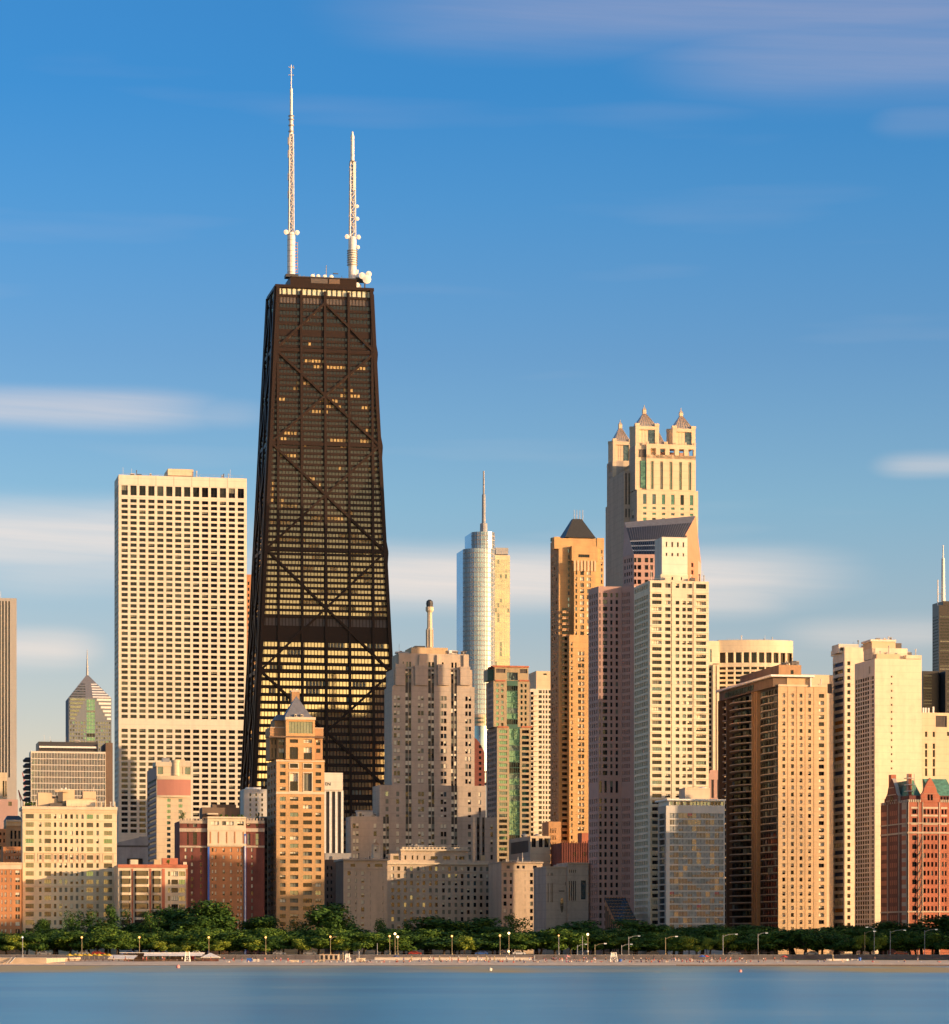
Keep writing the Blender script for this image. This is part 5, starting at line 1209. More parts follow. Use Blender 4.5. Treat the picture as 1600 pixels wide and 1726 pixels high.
def brick_pair():
    b = Bldg('brick_apartment_house', 'brick apartment house with a cream crown, orange brick centre and blue corner strips', 'apartment house', 303, 446, 1258, xb=300)
    DR, OR, S = 'dark_red_brick', 'orange_brick', 'tan_limestone'
    rr = RW(1429.5, 12.2, 6.4, 13)
    one = {'m': (1, 1), 'rec': .35}
    b.tier(303, 350, 1384, d=20, v0=1.2, xb=None, mat=DR, part='wing', front=[([(311.5, 315.5), (322, 325.5), (328, 331.5)], rr, 'wht', one), ([(337.5, 340)], rr, 'off', one), ([(312, 318), (324, 332)], [(1388, 1394), (1403, 1424)], 'res', {'m': (2, 2)}), ([(338, 341)], [(1404, 1424)], 'dk', {'m': (1, 2)})])
    b.tier(415, 446, 1384, d=20, v0=1.2, mat=DR, part='wing', front=[([(418, 420.5), (423.5, 426.5), (432.5, 436)], rr, 'wht', one), ([(417, 422), (424, 427), (431, 436)], [(1388, 1393), (1405, 1424)], 'res', {'m': (1, 2)})])
    for a, c in ((302.5, 350), (415, 446)):
        for y0, y1 in ((1383, 1388), (1396, 1402), (1425.5, 1428.5)): b.bx(a, c, y0, y1, .5, v0=1.0, out=.25, mat='limestone', part='stone_band')
        for p in G(9 if a < 400 else 6, a, c, .5): b.bx(p[0], p[1], 1379.5, 1383, .6, v0=1.0, out=.2, mat='limestone', part='battlement')
    b.tier(350, 414.5, 1379, d=22, v0=0, mat=OR, part='centre_wall', front=[([(357, 359.7), (362.3, 365)], rr, 'wht', one), ([(375.5, 379)], rr, 'wht', one), ([(388, 391)], rr, 'wht', one), ([(400, 402.7), (405.2, 408)], rr, 'wht', one)])
    # stone crown of the centre
    b.tier(350, 414.5, 1379, 1427, d=1.0, v0=-.5, mat='cream_stone', part='crown', front=[([(356, 369), (374, 381), (382, 394), (400, 411)], [(1384, 1391)], 'wht', {'m': (2, 1)}), ([(358.5, 361), (363.5, 366), (374.5, 377), (379, 381.5), (387, 389), (391.5, 393.5), (401, 403), (405.5, 407.5)], [(1403, 1411), (1413.5, 1420)], 'dk', one)])
    for y0, y1, o in ((1376.5, 1379.5, .6), (1395, 1400, .3), (1422, 1425.5, .35)): b.bx(349.5, 415, y0, y1, .8, v0=-.5, out=o, mat='cream_stone', part='crown_band')
    for px in (355, 368.5, 382.5, 396, 410.5): b.bx(px - .9, px + .9, 1402, 1421.5, .2, v0=-.52, out=.12, mat=OR, part='brick_pier')
    m = MB(); m.box(b.u(350), b.u(353.2), -.35, .1, 0, b.z(1427.2), 'blue_paint'); b.child('blue_strip', m)
    m = MB(); m.box(b.u(411.2), b.u(414.7), -.75, .1, 0, b.z(1405), 'blue_paint'); b.child('blue_strip', m)
    m = MB(); m.box(b.u(412.2), b.u(413.8), -.8, -.74, 0, b.z(1408), 'white_paint'); b.child('pale_strip', m)
    b.tier(341, 404, 1361, 1379.2, d=10, v0=9, mat='dark_brown', part='penthouse')
    b.tier(358, 398, 1356, 1361.2, d=6, v0=11, mat='dark_brown', part='penthouse')
    b.bx(350, 368, 1370.5, 1373, 4, v0=5, mat='cream_stone', part='pergola')
    b.maxwin = 100; b.done()
    for px, w, h, lab in ((308, 17, 26, 'bushy green roof tree on the left wing of the brick apartment house'), ):
        roof_plant(b, px, 3, b.z(1384) , w, h, lab)
    for i, px in enumerate((372, 382, 392, 402, 408)):
        roof_plant(b, px, 2.0, b.z(1379) + .05, 7, 8, 'low green roof shrub, %s from the left on the brick apartment house' % ('first', 'second', 'third', 'fourth', 'fifth')[i], 'shrubs on the brick apartment house roof')
    roof_plant(b, 435, 3, b.z(1384) + .05, 9, 20, 'dark narrow roof conifer on the right wing of the brick apartment house')
    # dark sliver behind on the right
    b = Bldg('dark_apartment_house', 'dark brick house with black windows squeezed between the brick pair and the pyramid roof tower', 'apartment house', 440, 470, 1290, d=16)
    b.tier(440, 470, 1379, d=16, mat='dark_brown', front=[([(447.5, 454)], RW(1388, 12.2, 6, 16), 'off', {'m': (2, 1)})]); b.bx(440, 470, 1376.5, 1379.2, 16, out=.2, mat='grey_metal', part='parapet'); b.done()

def pink_tower():
    b = Bldg('rose_panel_tower', 'cream tower with rose blank panel and rounded bay before the white grid tower', 'tower', 264, 322, 1597, xb=248)
    C = 'buff_stone'
    rr = RW(1346, 9.55, 5.4, 14)
    b.tier(264, 322, 1291, xb=248, mat=C, front=[([(269.5, 275), (281.5, 287.5)], rr, 'grn', {'m': (2, 1), 'rec': .6}), ([(301, 307.5), (313, 319.5)], rr[:6], 'grn', {'m': (2, 1), 'rec': .3}), ([(266, 275), (282, 285), (302.5, 308.5), (312, 321)], [(1292.5, 1305)], 'sky', {'m': (1, 1), 'rec': .9})],
           left=[([(249, 263.5)], [(1312 + 9.55 * i, 1316.5 + 9.55 * i) for i in range(28)], 'off', {'m': (8, 1)})], lmat='mauve_granite')
    m = MB(); n = 10; W = b.W
    xa, xc = b.u(264.8), b.u(321.5)
    arc = [(xa + (xc - xa) * (i / n), -.9 * math.sin(math.pi * i / n)) for i in range(n + 1)]
    def band(y0, y1, mat, k=0.0): m.prism([(x, y - k) for x, y in arc] + [(xc, .1), (xa, .1)], b.z(y1), b.z(y0), mat)
    band(1307.5, 1314, C, .25); band(1340.5, 1344, C, .1)
    b.child('curved_band', m)
    p = MB(); p.prism([(x, y - .02) for x, y in arc] + [(xc, .1), (xa, .1)], b.z(1340.5), b.z(1314), 'rose_panel'); b.child('rose_panel', p)
    m = MB(); cx = b.u(295, 3); r = b.u(302, 3) - cx; m.lathe([(r, b.z(1307)), (r, b.z(1285)), (r * 1.08, b.z(1284.6)), (r * 1.08, b.z(1281))], C, 24, cx, r * .45)
    b.child('round_bay', m)
    b.bx(262.5, 323, 1284, 1291.5, 16, v0=0, out=.3, mat='cream_stone', part='cornice')
    b.bx(274, 286, 1277.5, 1284.2, 5, v0=5, mat='grey_metal', part='roof_plant'); b.bx(296, 312, 1280, 1284.2, 6, v0=6, mat=C, part='roof_plant')
    b.done()
    b = Bldg('concrete_building', 'low grey concrete building with a broad dark opening below the white grid tower', 'building', 198, 250, 1420, d=24)
    b.tier(198, 250, 1428, d=24, mat='grey_concrete', front=[([(214, 241)], [(1447, 1470)], 'louver', {'m': (1, 1), 'rec': 2.5})])
    b.tier(198, 250, 1424.5, 1428.1, d=3, v0=4, mat='louver', part='gap')
    m = b.mb('roof'); z0, z1 = b.z(1424.5), b.z(1410)
    m.prism([(b.u(198), 3.5), (b.u(250), 3.5), (b.u(250), 24), (b.u(198), 24)], z0, z0 + .6, 'grey_concrete'); m.quad([(b.u(198), 3.4, z0 + .6), (b.u(250), 3.4, z0 + .6), (b.u(250), 3.4, z1), (b.u(240), 3.4, z1), (b.u(198), 3.4, z0 + 1.2)], 'grey_concrete')
    b.tier(236, 250, 1410, 1424.6, d=6, v0=3.1, mat='grey_concrete', part='upper_room', front=[([(237.5, 241), (244, 247)], [(1414, 1423)], 'dk', {})]); b.done()

def cream_houses():
    # big cream house
    b = Bldg('cream_apartment_house', 'broad sunlit cream apartment house with rows of small windows and penthouses on its roof', 'apartment house', 38, 197, 1228, xb=36)
    C = 'cream_brick'
    rr = [(1372, 1379.5)] + RW(1386, 13.75, 7.6, 16)
    w3, w2, w1 = {'m': (4, 1), 'rec': .35}, {'m': (3, 1), 'rec': .35}, {'m': (1, 1), 'rec': .35}
    b.tier(38, 197, 1364, xb=36, mat=C, front=[([(43, 57)], rr, 'grey', w3), ([(65.8, 70)], rr, 'res', w1), ([(75, 86)], rr, 'grey', w2), ([(91, 95), (100, 104.5), (109, 113.5), (118.5, 123), (127.7, 132), (137, 141)], rr, 'res', w1), ([(146, 157)], rr, 'grey', w2), ([(162.5, 166.5)], rr, 'res', w1), ([(175, 189)], rr, 'grey', w3)])
    b.bx(37, 198, 1359, 1364.5, 20, out=.5, mat='cream_stone', part='cornice'); b.bx(37.5, 197.5, 1365.8, 1370, .6, out=.25, mat='sand_stone', part='frieze')
    m = MB()
    for y in (1382.5, 1437, 1453, 1493.5, 1535): m.box(0, b.W, -.14, -.01, b.z(y + 1), b.z(y), 'sand_stone')
    b.child('string_course', m)
    m = MB()
    for a, c in ((41, 59), (63.5, 72), (73.5, 88), (89.5, 97), (98.5, 106), (107.5, 115), (117, 124.5), (126.5, 133.5), (135.5, 143), (144.5, 159), (161, 168.5), (173, 191)):
        u0, u1, z0, z1 = b.u(a), b.u(c), b.z(1452.4), b.z(1438.6)
        for q in ((u0, u0 + .12, z0, z1), (u1 - .12, u1, z0, z1), (u0 + .12, u1 - .12, z1 - .12, z1)): m.box(q[0], q[1], -.1, -.012, q[2], q[3], 'pink_granite')
    b.child('panel_moulding', m)
    b.tier(64, 163, 1346, 1359.2, d=8, v0=8, mat='sand_stone', part='penthouse')
    b.tier(64, 88, 1336, 1346.2, d=6, v0=8.6, mat='sand_stone', part='penthouse'); b.tier(105, 126, 1331, 1346.2, d=6, v0=8.5, mat='sand_stone', part='penthouse'); b.tier(140, 162, 1334, 1346.2, d=6, v0=8.7, mat='sand_stone', part='penthouse')
    b.tier(112, 161, 1349, 1359.1, d=4, v0=4, mat=C, part='roof_room'); b.bx(84, 108, 1354, 1359.1, 3, v0=5, mat='louver', part='roof_plant'); b.bx(98, 106, 1334, 1352, 1, v0=7, mat='louver', part='stair_opening'); b.bx(93, 115, 1332, 1335, 4, v0=7, mat='sand_stone', part='penthouse')
    m = MB()
    for px, y in ((104, 1326), (110.5, 1325), (116, 1327)): m.lathe([(.4, b.z(1336)), (.35, b.z(y))], 'white_paint', 8, b.u(px, 9), 9)
    b.child('flue', m)
    m = MB()
    for px, y in ((171, 1351), (177, 1347), (193, 1350), (40, 1351), (61, 1348)): m.box(b.u(px), b.u(px + 1.6), .3, 1.5, b.z(1359.2), b.z(y), C)
    b.child('chimney', m)
    b.clutter(64, 160, 1346, 9, 10, 5, 1.6); b.clutter(120, 195, 1359, 2, 8, 5, 1.4); b.maxwin = 100; b.done()
    for i, px in enumerate((44, 49, 53, 57)): roof_plant(b, px, 1.2, b.z(1359) + .05, 5, 9, 'green terrace shrub on the left end of the cream apartment house roof', 'shrubs at the left end of the cream roof')
    # cream low houses with red strips
    b = Bldg('bay_window_house', 'lower cream house with red brick strips and window bays beside the broad cream house', 'house', 199, 316, 1212, d=18)
    rr = RW(1468.5, 13.9, 8, 10)
    b.tier(199, 316, 1458, d=18, mat='cream_stone', front=[([(205, 219)], rr, 'grey', {'m': (4, 1)}), ([(229, 248)], rr, 'grey', {'m': (4, 1)}), ([(258, 270)], rr, 'grey', {'m': (3, 1)}), ([(283, 287), (301.5, 312)], rr, 'grey', {'m': (2, 1)}), ([(289, 300)], rr, 'res', {'m': (3, 1)})])
    for a, c, dd in ((226, 251, 1.5), (256, 272, 1.3), (202, 221, 1.1)):
        m = MB()
        for y in rr: m.prism([(b.u(a), 0), (b.u(a + 3), -dd), (b.u(c - 3), -dd), (b.u(c), 0)], b.z(y[1] + 4.4), b.z(y[1] + .2), 'cream_stone')
        b.child('bay', m)
        g = MB()
        for y in rr: g.prism([(b.u(a + 1), 0), (b.u(a + 3.4), -dd + .3), (b.u(c - 3.4), -dd + .3), (b.u(c - 1), 0)], b.z(y[1]), b.z(y[0] - 1), 'glass_mid')
        b.child('bay_glazing', g)
    m = MB()
    for a, c in ((222, 224.5), (252, 255), (273, 278), (314, 316)): m.box(b.u(a), b.u(c), -.16, -.01, 0, b.z(1464), 'red_brick')
    b.child('brick_strip', m)
    b.bx(198.5, 316.5, 1457, 1462.5, 1, out=.4, mat='red_brick', part='cornice')
    b.bx(220, 233, 1449, 1457.2, 4, v0=3, mat='cream_stone', part='chimney'); b.bx(274, 300, 1446.5, 1457.2, 4, v0=8, mat='red_brick', part='roof_room'); b.bx(260, 270, 1449, 1457.2, 4, v0=4, mat='tan_brick', part='roof_room'); b.bx(309, 315, 1453, 1457.3, 1, v0=.4, mat='cream_stone', part='roof_room')
    b.done(); roof_plant(b, 284, 3, b.z(1457) + .05, 9, 10, 'yellow green shrub on the roof of the lower cream house')
    # front red brick house at the left edge
    b = Bldg('red_brick_house', 'red brick apartment house with white framed windows at the left edge', 'apartment house', -30, 36.5, 1222, d=18)
    wf = {'m': (2, 1), 'fm': 'frame_white', 'rec': .25}
    b.tier(-30, 36.5, 1455, d=18, mat='orange_brick', front=[([(2, 4.5), (8, 11), (17, 19.5), (26, 33.5)], RW(1467, 12.4, 7.4, 10), 'wht', wf), ([(-12, -8), (-5, -1.5)], RW(1467, 12.4, 7.4, 10), 'wht', wf)], rec=.3)
    b.bx(-30, 37, 1457, 1465, .4, out=.2, mat='cream_stone', part='stone_band'); b.bx(-30, 37, 1453.5, 1457, 1, out=.5, mat='sand_stone', part='cornice'); b.done()

def long_hotel():
    b = Bldg('long_hotel', 'long U shaped limestone hotel with many small windows, in front of the stepped stone tower', 'hotel', 579, 914, 1360, d=60)
    S = 'tan_limestone'
    w = {'m': (1, 1), 'rec': .45}
    rr = RW(1468, 12.2, 6.8, 12)
    # left wing
    b.tier(579, 653, 1449, xb=566, mat=S, part='left_wing', front=[([(586.5, 599)], [(1456, 1461)], 'res', {'m': (3, 1)}), ([(609.5, 614), (619.5, 624)], [(1456, 1461.5)], 'res', w), ([(632, 645)], [(1456, 1461)], 'res', {'m': (3, 1)}), ([(586, 591), (596, 601), (609, 614), (619.5, 624.5), (632, 637), (641, 646)], RW(1468.5, 12.2, 7, 11), 'wht', w)], lmat='dark_brown')
    b.bx(577.5, 654.5, 1447.5, 1450.5, 25, out=.7, mat='limestone', part='cornice'); b.bx(579, 653, 1464, 1465.5, .6, out=.2, mat='limestone', part='string_course')
    # central block set back, fronts a court
    VC = 42.0
    cols = [(660, 664.5), (670, 674.5), (681, 685.5), (691.5, 696), (702.5, 707), (712.5, 717), (723.5, 728), (733.5, 738), (745.5, 750), (755.5, 760), (766.5, 771), (777, 781.5), (787.5, 792), (798.5, 803), (809, 813.5), (819.5, 824)]
    b.tier(652.8, 846, 1456, xb=None, d=18, v0=VC, mat=S, part='centre_wall', front=[(cols, RW(1460.5, 12.2, 7, 12), 'res', w)])
    b.bx(653, 846, 1468.5, 1470, .4, v0=VC, out=.22, mat='limestone', part='string_course'); b.bx(653, 846, 1482.8, 1484, .4, v0=VC, out=.18, mat='limestone', part='string_course')
    b.tier(653, 824, 1450, 1456.2, d=14, v0=VC + .6, mat=S, part='attic'); b.bx(652.8, 846, 1454, 1457, .6, v0=VC, out=.7, mat='cream_stone', part='cornice')
    b.tier(676, 790, 1432.5, 1456.1, d=10, v0=VC + 2.4, mat=S, part='attic', front=[([(682, 685), (694, 697), (702.5, 705), (714, 717), (768, 771)], [(1442, 1449)], 'dk', w), ([(726, 738), (747, 759), (774, 783)], [(1443, 1448.5)], 'off', {'m': (2, 1)})])
    b.bx(675, 791, 1431, 1434, 10, v0=VC + 2, out=.5, mat='cream_stone', part='cornice')
    for p in G(18, 677, 789, .5): b.bx(p[0], p[1], 1428.2, 1431.1, .5, v0=VC + 2.2, mat='cream_stone', part='balustrade')
    b.bx(677, 789, 1427.6, 1428.4, .6, v0=VC + 2.15, mat='cream_stone', part='balustrade')
    b.tier(658, 676, 1439, 1450.1, d=7, v0=VC + 3, mat=S, part='attic', front=[([(663, 672)], [(1442.5, 1449)], 'off', {'m': (2, 1)})])
    b.bx(811, 818, 1441.5, 1451, 3, v0=VC + 5, mat='tan_brick', part='chimney'); b.bx(690, 715, 1424.5, 1428, 5, v0=VC + 7, mat='slate_roof', part='roof_plant')
    # right wing
    b.tier(845.5, 914.5, 1454, xb=None, d=28, v0=0, mat=S, part='right_wing', front=[([(849.5, 859.5)], [(1459, 1464)], 'res', {'m': (3, 1)}), ([(871, 876), (880.5, 885)], [(1459, 1464)], 'res', w), ([(894, 905)], [(1459, 1464)], 'off', {'m': (2, 1)}), ([(849, 854), (858.5, 863.5), (871, 876), (880.5, 885.5), (893.5, 898.5), (903.5, 908.5)], RW(1471, 12.2, 7, 10), 'res', w)])
    b.bx(844.5, 916, 1452.5, 1455.2, 27, out=.7, mat='limestone', part='cornice'); b.bx(845, 915, 1467, 1468.4, .6, out=.2, mat='limestone', part='string_course')
    # small bell turret on the left wing
    m = MB(); z = b.z(1449); cx, cy = b.u(634, 12), 12; zt = b.z(1424, 10, 12)
    m.box(cx - 1.6, cx + 1.6, cy - 1.6, cy + 1.6, z, z + (zt - z) * .45, 'cream_stone')
    for sx in (-1, 1):
        for sy in (-1, 1): m.box(cx + sx * 1.2 - .35, cx + sx * 1.2 + .35, cy + sy * 1.2 - .35, cy + sy * 1.2 + .35, z + (zt - z) * .45, zt - .6, 'cream_stone')
    m.box(cx - 1.7, cx + 1.7, cy - 1.7, cy + 1.7, zt - .6, zt, 'tan_limestone'); m.pyramid(cx - 1.6, cx + 1.6, cy - 1.6, cy + 1.6, zt, zt + 1.3, 'brown_brick', .4, .4); m.lathe([(.3, zt + 1.2), (.1, zt + 2.2)], 'brown_brick', 6, cx, cy)
    b.child('bell_turret', m); b.clutter(590, 650, 1449, 3, 9, 12, 1.8); b.clutter(680, 788, 1428, VC + 5, 8, 5, 1.4); b.clutter(848, 912, 1454, 3, 9, 12, 1.6)
    b.maxwin = 100; b.done()
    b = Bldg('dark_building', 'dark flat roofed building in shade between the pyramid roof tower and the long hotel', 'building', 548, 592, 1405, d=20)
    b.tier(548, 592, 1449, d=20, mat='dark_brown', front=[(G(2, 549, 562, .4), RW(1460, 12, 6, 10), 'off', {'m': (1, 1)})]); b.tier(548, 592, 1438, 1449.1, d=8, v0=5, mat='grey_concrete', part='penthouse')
    m = MB(); m.lathe([(.8, b.z(1449)), (.9, b.z(1445)), (.4, b.z(1442.5))], 'sand_stone', 8, b.u(559), 2); b.child('finial', m); b.done()

def granite_club():
    b = Bldg('granite_store', 'grey brown granite block with an oval window and tall narrow slots', 'building', 965, 992.3, 1300, xb=921)
    S = 'limestone'
    lf = [(G(5, 924, 934.5, .45), [(1471, 1476), (1490, 1522)], 'off', {'m': (1, 1), 'rec': .5}), (G(4, 943.5, 954, .45), [(1487, 1492.5)], 'louver', {'m': (1, 1)}), (G(5, 958.5, 972, .0001), [], 'dk', {}), ([(925, 928), (932, 935)], [(1563, 1574)], 'dk', {})]
    b.tier(957, 992.3, 1455.5, xb=None, d=26, v0=-1.5, mat=S, part='corner_block', front=[(G(4, 958.5, 972, .5), [(1466, 1471), (1485, 1518)], 'off', {'m': (1, 1), 'rec': .5}), ([(979.5, 988)], [(1484, 1516)], 'grn', {'m': (2, 5), 'rec': 1.2}), ([(981, 988)], [(1466, 1471.5)], 'sky', {})])
    # long face turned to the lake
    m = None
    b.tier(921, 957.2, 1462, d=24, v0=1.0, mat=S, part='long_wall', front=[(G(5, 923, 935.5, .45), [(1471, 1476), (1489, 1521)], 'off', {'m': (1, 1), 'rec': .5}), (G(4, 943, 955, .45), [(1486.5, 1492.5)], 'louver', {'m': (1, 1)}), ([(942, 952)], [(1501, 1503)], 'louver', {'m': (1, 1)}), ([(925, 928), (931.5, 935)], [(1564, 1575)], 'dk', {})])
    b.bx(920, 957.2, 1460.5, 1462.6, 24, v0=1, out=.5, mat='tan_limestone', part='cornice'); b.bx(956.5, 993, 1454, 1456, 20, v0=-1.5, out=.5, mat='tan_limestone', part='cornice')
    ov = MB(); cx, cz = b.u(947.3, 1), b.z(1526); rx, rz = b.u(949.8, 1) - cx, b.z(1513) - cz
    ring = lambda k, y: [(cx + rx * k * math.cos(2 * math.pi * i / 20), y, cz + rz * k * math.sin(2 * math.pi * i / 20)) for i in range(20)]
    ov.quad(ring(1.25, .93), 'tan_limestone'); ov.quad(ring(1.0, .88), 'glass_mid'); ov.box(cx - .06, cx + .06, .8, .87, cz - rz, cz + rz, 'tan_limestone'); ov.box(cx - rx, cx + rx, .8, .87, cz - .06, cz + .06, 'tan_limestone')
    b.child('oval_window', ov); b.done()
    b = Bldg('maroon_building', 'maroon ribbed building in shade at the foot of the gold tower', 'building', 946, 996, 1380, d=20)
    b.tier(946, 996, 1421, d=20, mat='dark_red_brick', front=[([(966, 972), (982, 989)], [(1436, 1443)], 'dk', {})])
    for i in range(12): px = 947 + 4 * i; b.bx(px, px + 1, 1419 - (i % 3), 1470, .4, out=.25, mat='dark_red_brick', part='rib')
    b.tier(981, 996, 1404, 1421.1, d=8, v0=3, mat='red_brick', part='tower_stub'); b.done()

def glass_apartments():
    b = Bldg('curtained_apartment_block', 'lower grey glass apartment block with patchy curtains before the cream grid tower', 'apartment block', 1123, 1222, 1222, xb=1109)
    rr = RW(1370.5, 11.05, 8.6, 20)
    KIND['mixc'] = [(5, 'glass_dark', None, 0), (6, 'glass_dark', 'pane_grey', 1), (2, 'glass_mid', None, 0), (3, 'glass_dark', 'pane_grey', .5), (.4, 'glass_dark', 'red_cloth', .5), (.6, 'glass_mid', 'curtain', 1)]
    fr = [(G(12, 1129, 1220, .93), rr, 'mixc', {'m': (3, 1), 'fm': 'frame_white', 'rec': .25})]
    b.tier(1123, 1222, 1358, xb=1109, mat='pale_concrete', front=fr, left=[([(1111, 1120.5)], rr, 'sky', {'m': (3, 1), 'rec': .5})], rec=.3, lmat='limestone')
    b.tier(1128, 1222, 1349, 1358.2, d=16, v0=2, mat='frame_white', part='top_storey', front=[(G(16, 1129, 1221, .85), [(1351, 1357)], 'sky', {'m': (1, 1)})])
    b.bx(1124, 1223, 1346.6, 1349.2, 18, v0=1, out=.8, mat='white_paint', part='roof_slab')
    b.tier(1155, 1197, 1328, 1347, d=9, v0=6, mat='buff_stone', part='penthouse', lmat='limestone')
    m = MB(); m.lathe([(2.2, b.z(1328.2)), (1.9, b.z(1325.5)), (.7, b.z(1323.5))], 'white_paint', 14, b.u(1184, 10), 10); b.child('roof_dome', m)
    b.maxwin = 100; b.done()

def gothic_hotel():
    b = Bldg('gothic_brick_hotel', 'red brick gothic hotel with pointed gables and green copper roofs at the right edge', 'hotel', 1531, 1612, 1203, xb=1485)
    Rb = 'red_brick'; St = 'tan_limestone'
    w = {'m': (1, 1), 'rec': .35}
    rows = RW(1364, 14.7, 7.8, 3) + RW(1408, 14.9, 8.2, 12)
    fr = [([(1538, 1545.5)], rows, 'dk', {'m': (2, 1)}), ([(1557, 1561), (1563.5, 1567), (1570, 1573.5), (1576.5, 1580)], rows, 'off', w), ([(1587.5, 1591), (1593, 1596)], rows, 'off', w), ([(1604, 1608), (1612, 1616)], rows, 'off', w)]
    lf = [([(1486, 1495)], rows, 'res', {'m': (3, 1)}), (G(4, 1499.5, 1512.5, .5), rows, 'off', w), ([(1520.5, 1527.5)], rows, 'res', {'m': (2, 1), 'span': 'limestone'})]
    z0, z1, W_, D_ = 0.0, b.z(1352), b.W, b.D
    b.poly([(0, 0), (W_, 0), (W_, 12), (8, 12), (8, D_), (0, D_)], 0, z1, [b.conv(fr, 'f', 0, 0, D_), None, None, None, None, None], Rb)
    b.face((-.02, D_), (-.02, 0), 0, z1, b.conv(lf, 'l', 0, 0, D_), 'dark_red_brick', 'shaded_wall', None, .45)  # side brick and trim darker, its shade put into the colours
    for y0, y1 in ((1386.5, 1388.5), (1402, 1405), (1535.5, 1538)):
        m = MB(); m.box(-.3, b.W, -.3, -.01, b.z(y1), b.z(y0), St); m.box(-.3, -.01, -.01, b.D, b.z(y1), b.z(y0), St); b.child('stone_band', m)
    m = MB()
    for a, c in ((1555, 1556.2), (1583, 1584.5), (1531, 1532.4), (1548, 1549)): m.box(b.u(a), b.u(c), -.22, -.012, 0, z1, St)
    for px in (1497, 1516, 1529): vv = b.v(px); m.box(-.25, -.012, vv - .3, vv + .3, 0, z1, 'limestone')
    b.child('stone_strip', m)
    for i, y in enumerate((1360, 1373, 1387)):
        m = MB()
        for a, c in ((1556, 1581.5), (1586.5, 1597), (1536, 1547)): m.box(b.u(a), b.u(c), -.1, -.013, b.z(y + 3), b.z(y), 'cream_stone')
        b.child('stone_panel', m)
    m = MB()   # battlements
    for p in G(6, 1531, 1553, .5) + G(9, 1585, 1612, .5): m.box(b.u(p[0]), b.u(p[1]), -.25, .3, z1, z1 + 1.0, 'cream_stone')
    for i in range(12): vv = b.D * (i + .25) / 12; m.box(-.25, .3, vv, vv + b.D / 24, z1, z1 + 1.0, 'limestone')
    b.child('battlement', m)
    # gables
    def gable(base, du, w_, h, lab, mats, axis):
        m = MB(); k = [(-.5, 0), (.5, 0), (.5, .28), (.36, .42), (.30, .60), (.12, .88), (0, 1.0), (-.12, .88), (-.30, .60), (-.36, .42), (-.5, .28)]
        def P(s, t, off): return (base[0] + s * w_, base[1] + off, base[2] + t * h) if axis == 'f' else (base[0] + off, base[1] - s * w_, base[2] + t * h)
        fr_ = [P(s, t, -.25) for s, t in k]; bk = [P(s, t, 1.2) for s, t in k]
        m.quad(fr_, mats[0]); m.quad(bk[::-1], mats[0])
        for i in range(len(k)): j = (i + 1) % len(k); m.quad([fr_[j], fr_[i], bk[i], bk[j]], mats[1])
        for t in (.12, .34, .62):
            s = .44 if t < .3 else (.34 if t < .5 else .2); a, c = P(-s, t, -.34), P(s, t + .03, -.26)
            m.box(min(a[0], c[0]), max(a[0], c[0]), min(a[1], c[1]), max(a[1], c[1]), a[2], c[2], mats[1])
        g = b.child('gable', m)
        wn = MB()
        for s in (-.08, .08): a, c = P(s - .05, .08, -.36), P(s + .05, .32, -.3); wn.box(min(a[0], c[0]), max(a[0], c[0]), min(a[1], c[1]), max(a[1], c[1]), a[2], c[2], 'glass_dark')
        b.child('gable_window', wn, parent=g)
    gable(((b.u(1552) + b.u(1584)) / 2, 0, z1), 1, b.u(1584) - b.u(1552), b.z(1311) - z1, '', (Rb, 'pink_granite'), 'f')
    vv = (b.v(1515) + b.v(1494)) / 2
    gable((0, vv, z1), 1, abs(b.v(1515) - b.v(1494)), b.z(1312, 0, vv) - z1, '', ('dark_red_brick', 'limestone'), 'l')
    # copper roofs
    m = MB(); zt = b.z(1312, 0, 5)
    m.prism([(b.u(1575), 1.2), (b.u(1612), 1.2), (b.u(1612), 12), (b.u(1575), 12)], z1 + 2.5, zt, 'copper_roof', top=[(b.u(1567), 7), (b.u(1606), 7), (b.u(1606), 8), (b.u(1567), 8)])
    m.prism([(1.5, 6), (7.5, 6), (7.5, b.D - 4), (1.5, b.D - 4)], z1 + 2.5, zt - .5, 'copper_roof', top=[(4, 8), (5, 8), (5, b.D - 8), (4, b.D - 8)])
    b.child('roof', m)
    m = MB(); m.box(.8, b.W, .8, 12, z1 + .01, z1 + 2.6, 'dark_red_brick'); m.box(.8, 7.8, 12, b.D - 2, z1 + .01, z1 + 2.6, 'dark_red_brick')
    for p in G(5, 1586, 1612, .4): m.box(b.u(p[0]), b.u(p[1]), .68, .79, z1 + .8, z1 + 2.2, 'glass_dark')
    b.child('attic_wall', m)
    m = MB(); m.box(b.u(1541), b.u(1546), 6, 8.5, z1, b.z(1304, 0, 5), Rb)
    for k in range(4): zz = b.z(1345 - 11 * k, 0, 5); m.box(b.u(1537), b.u(1550), 5, 9, zz, zz + .3, 'frame_white')
    for px in (1538, 1549): m.beam((b.u(px), 5.1, z1), (b.u(px), 5.1, b.z(1304, 0, 5)), .2, .2, 'grey_metal')
    b.child('chimney_scaffold', m)
    m = MB(); v_ = b.v(1497); m.box(1, 3, v_ - 1, v_ + 2, z1, b.z(1306, 0, v_), Rb); b.child('chimney', m)
    # fire escape on the lit front
    m = MB()
    for i in range(12):
        z = b.z(1425 + 14.9 * i, 4, 0); zn = b.z(1410.1 + 14.9 * i, 4, 0)
        m.box(b.u(1547), b.u(1553), -1.3, -.3, z, z + .12, 'dark_metal'); m.beam((b.u(1548), -1.1, z), (b.u(1553), -1.1, zn), .15, .4, 'dark_metal'); m.beam((b.u(1547), -1.25, z + 1), (b.u(1553), -1.25, z + 1), .08, .08, 'dark_metal')
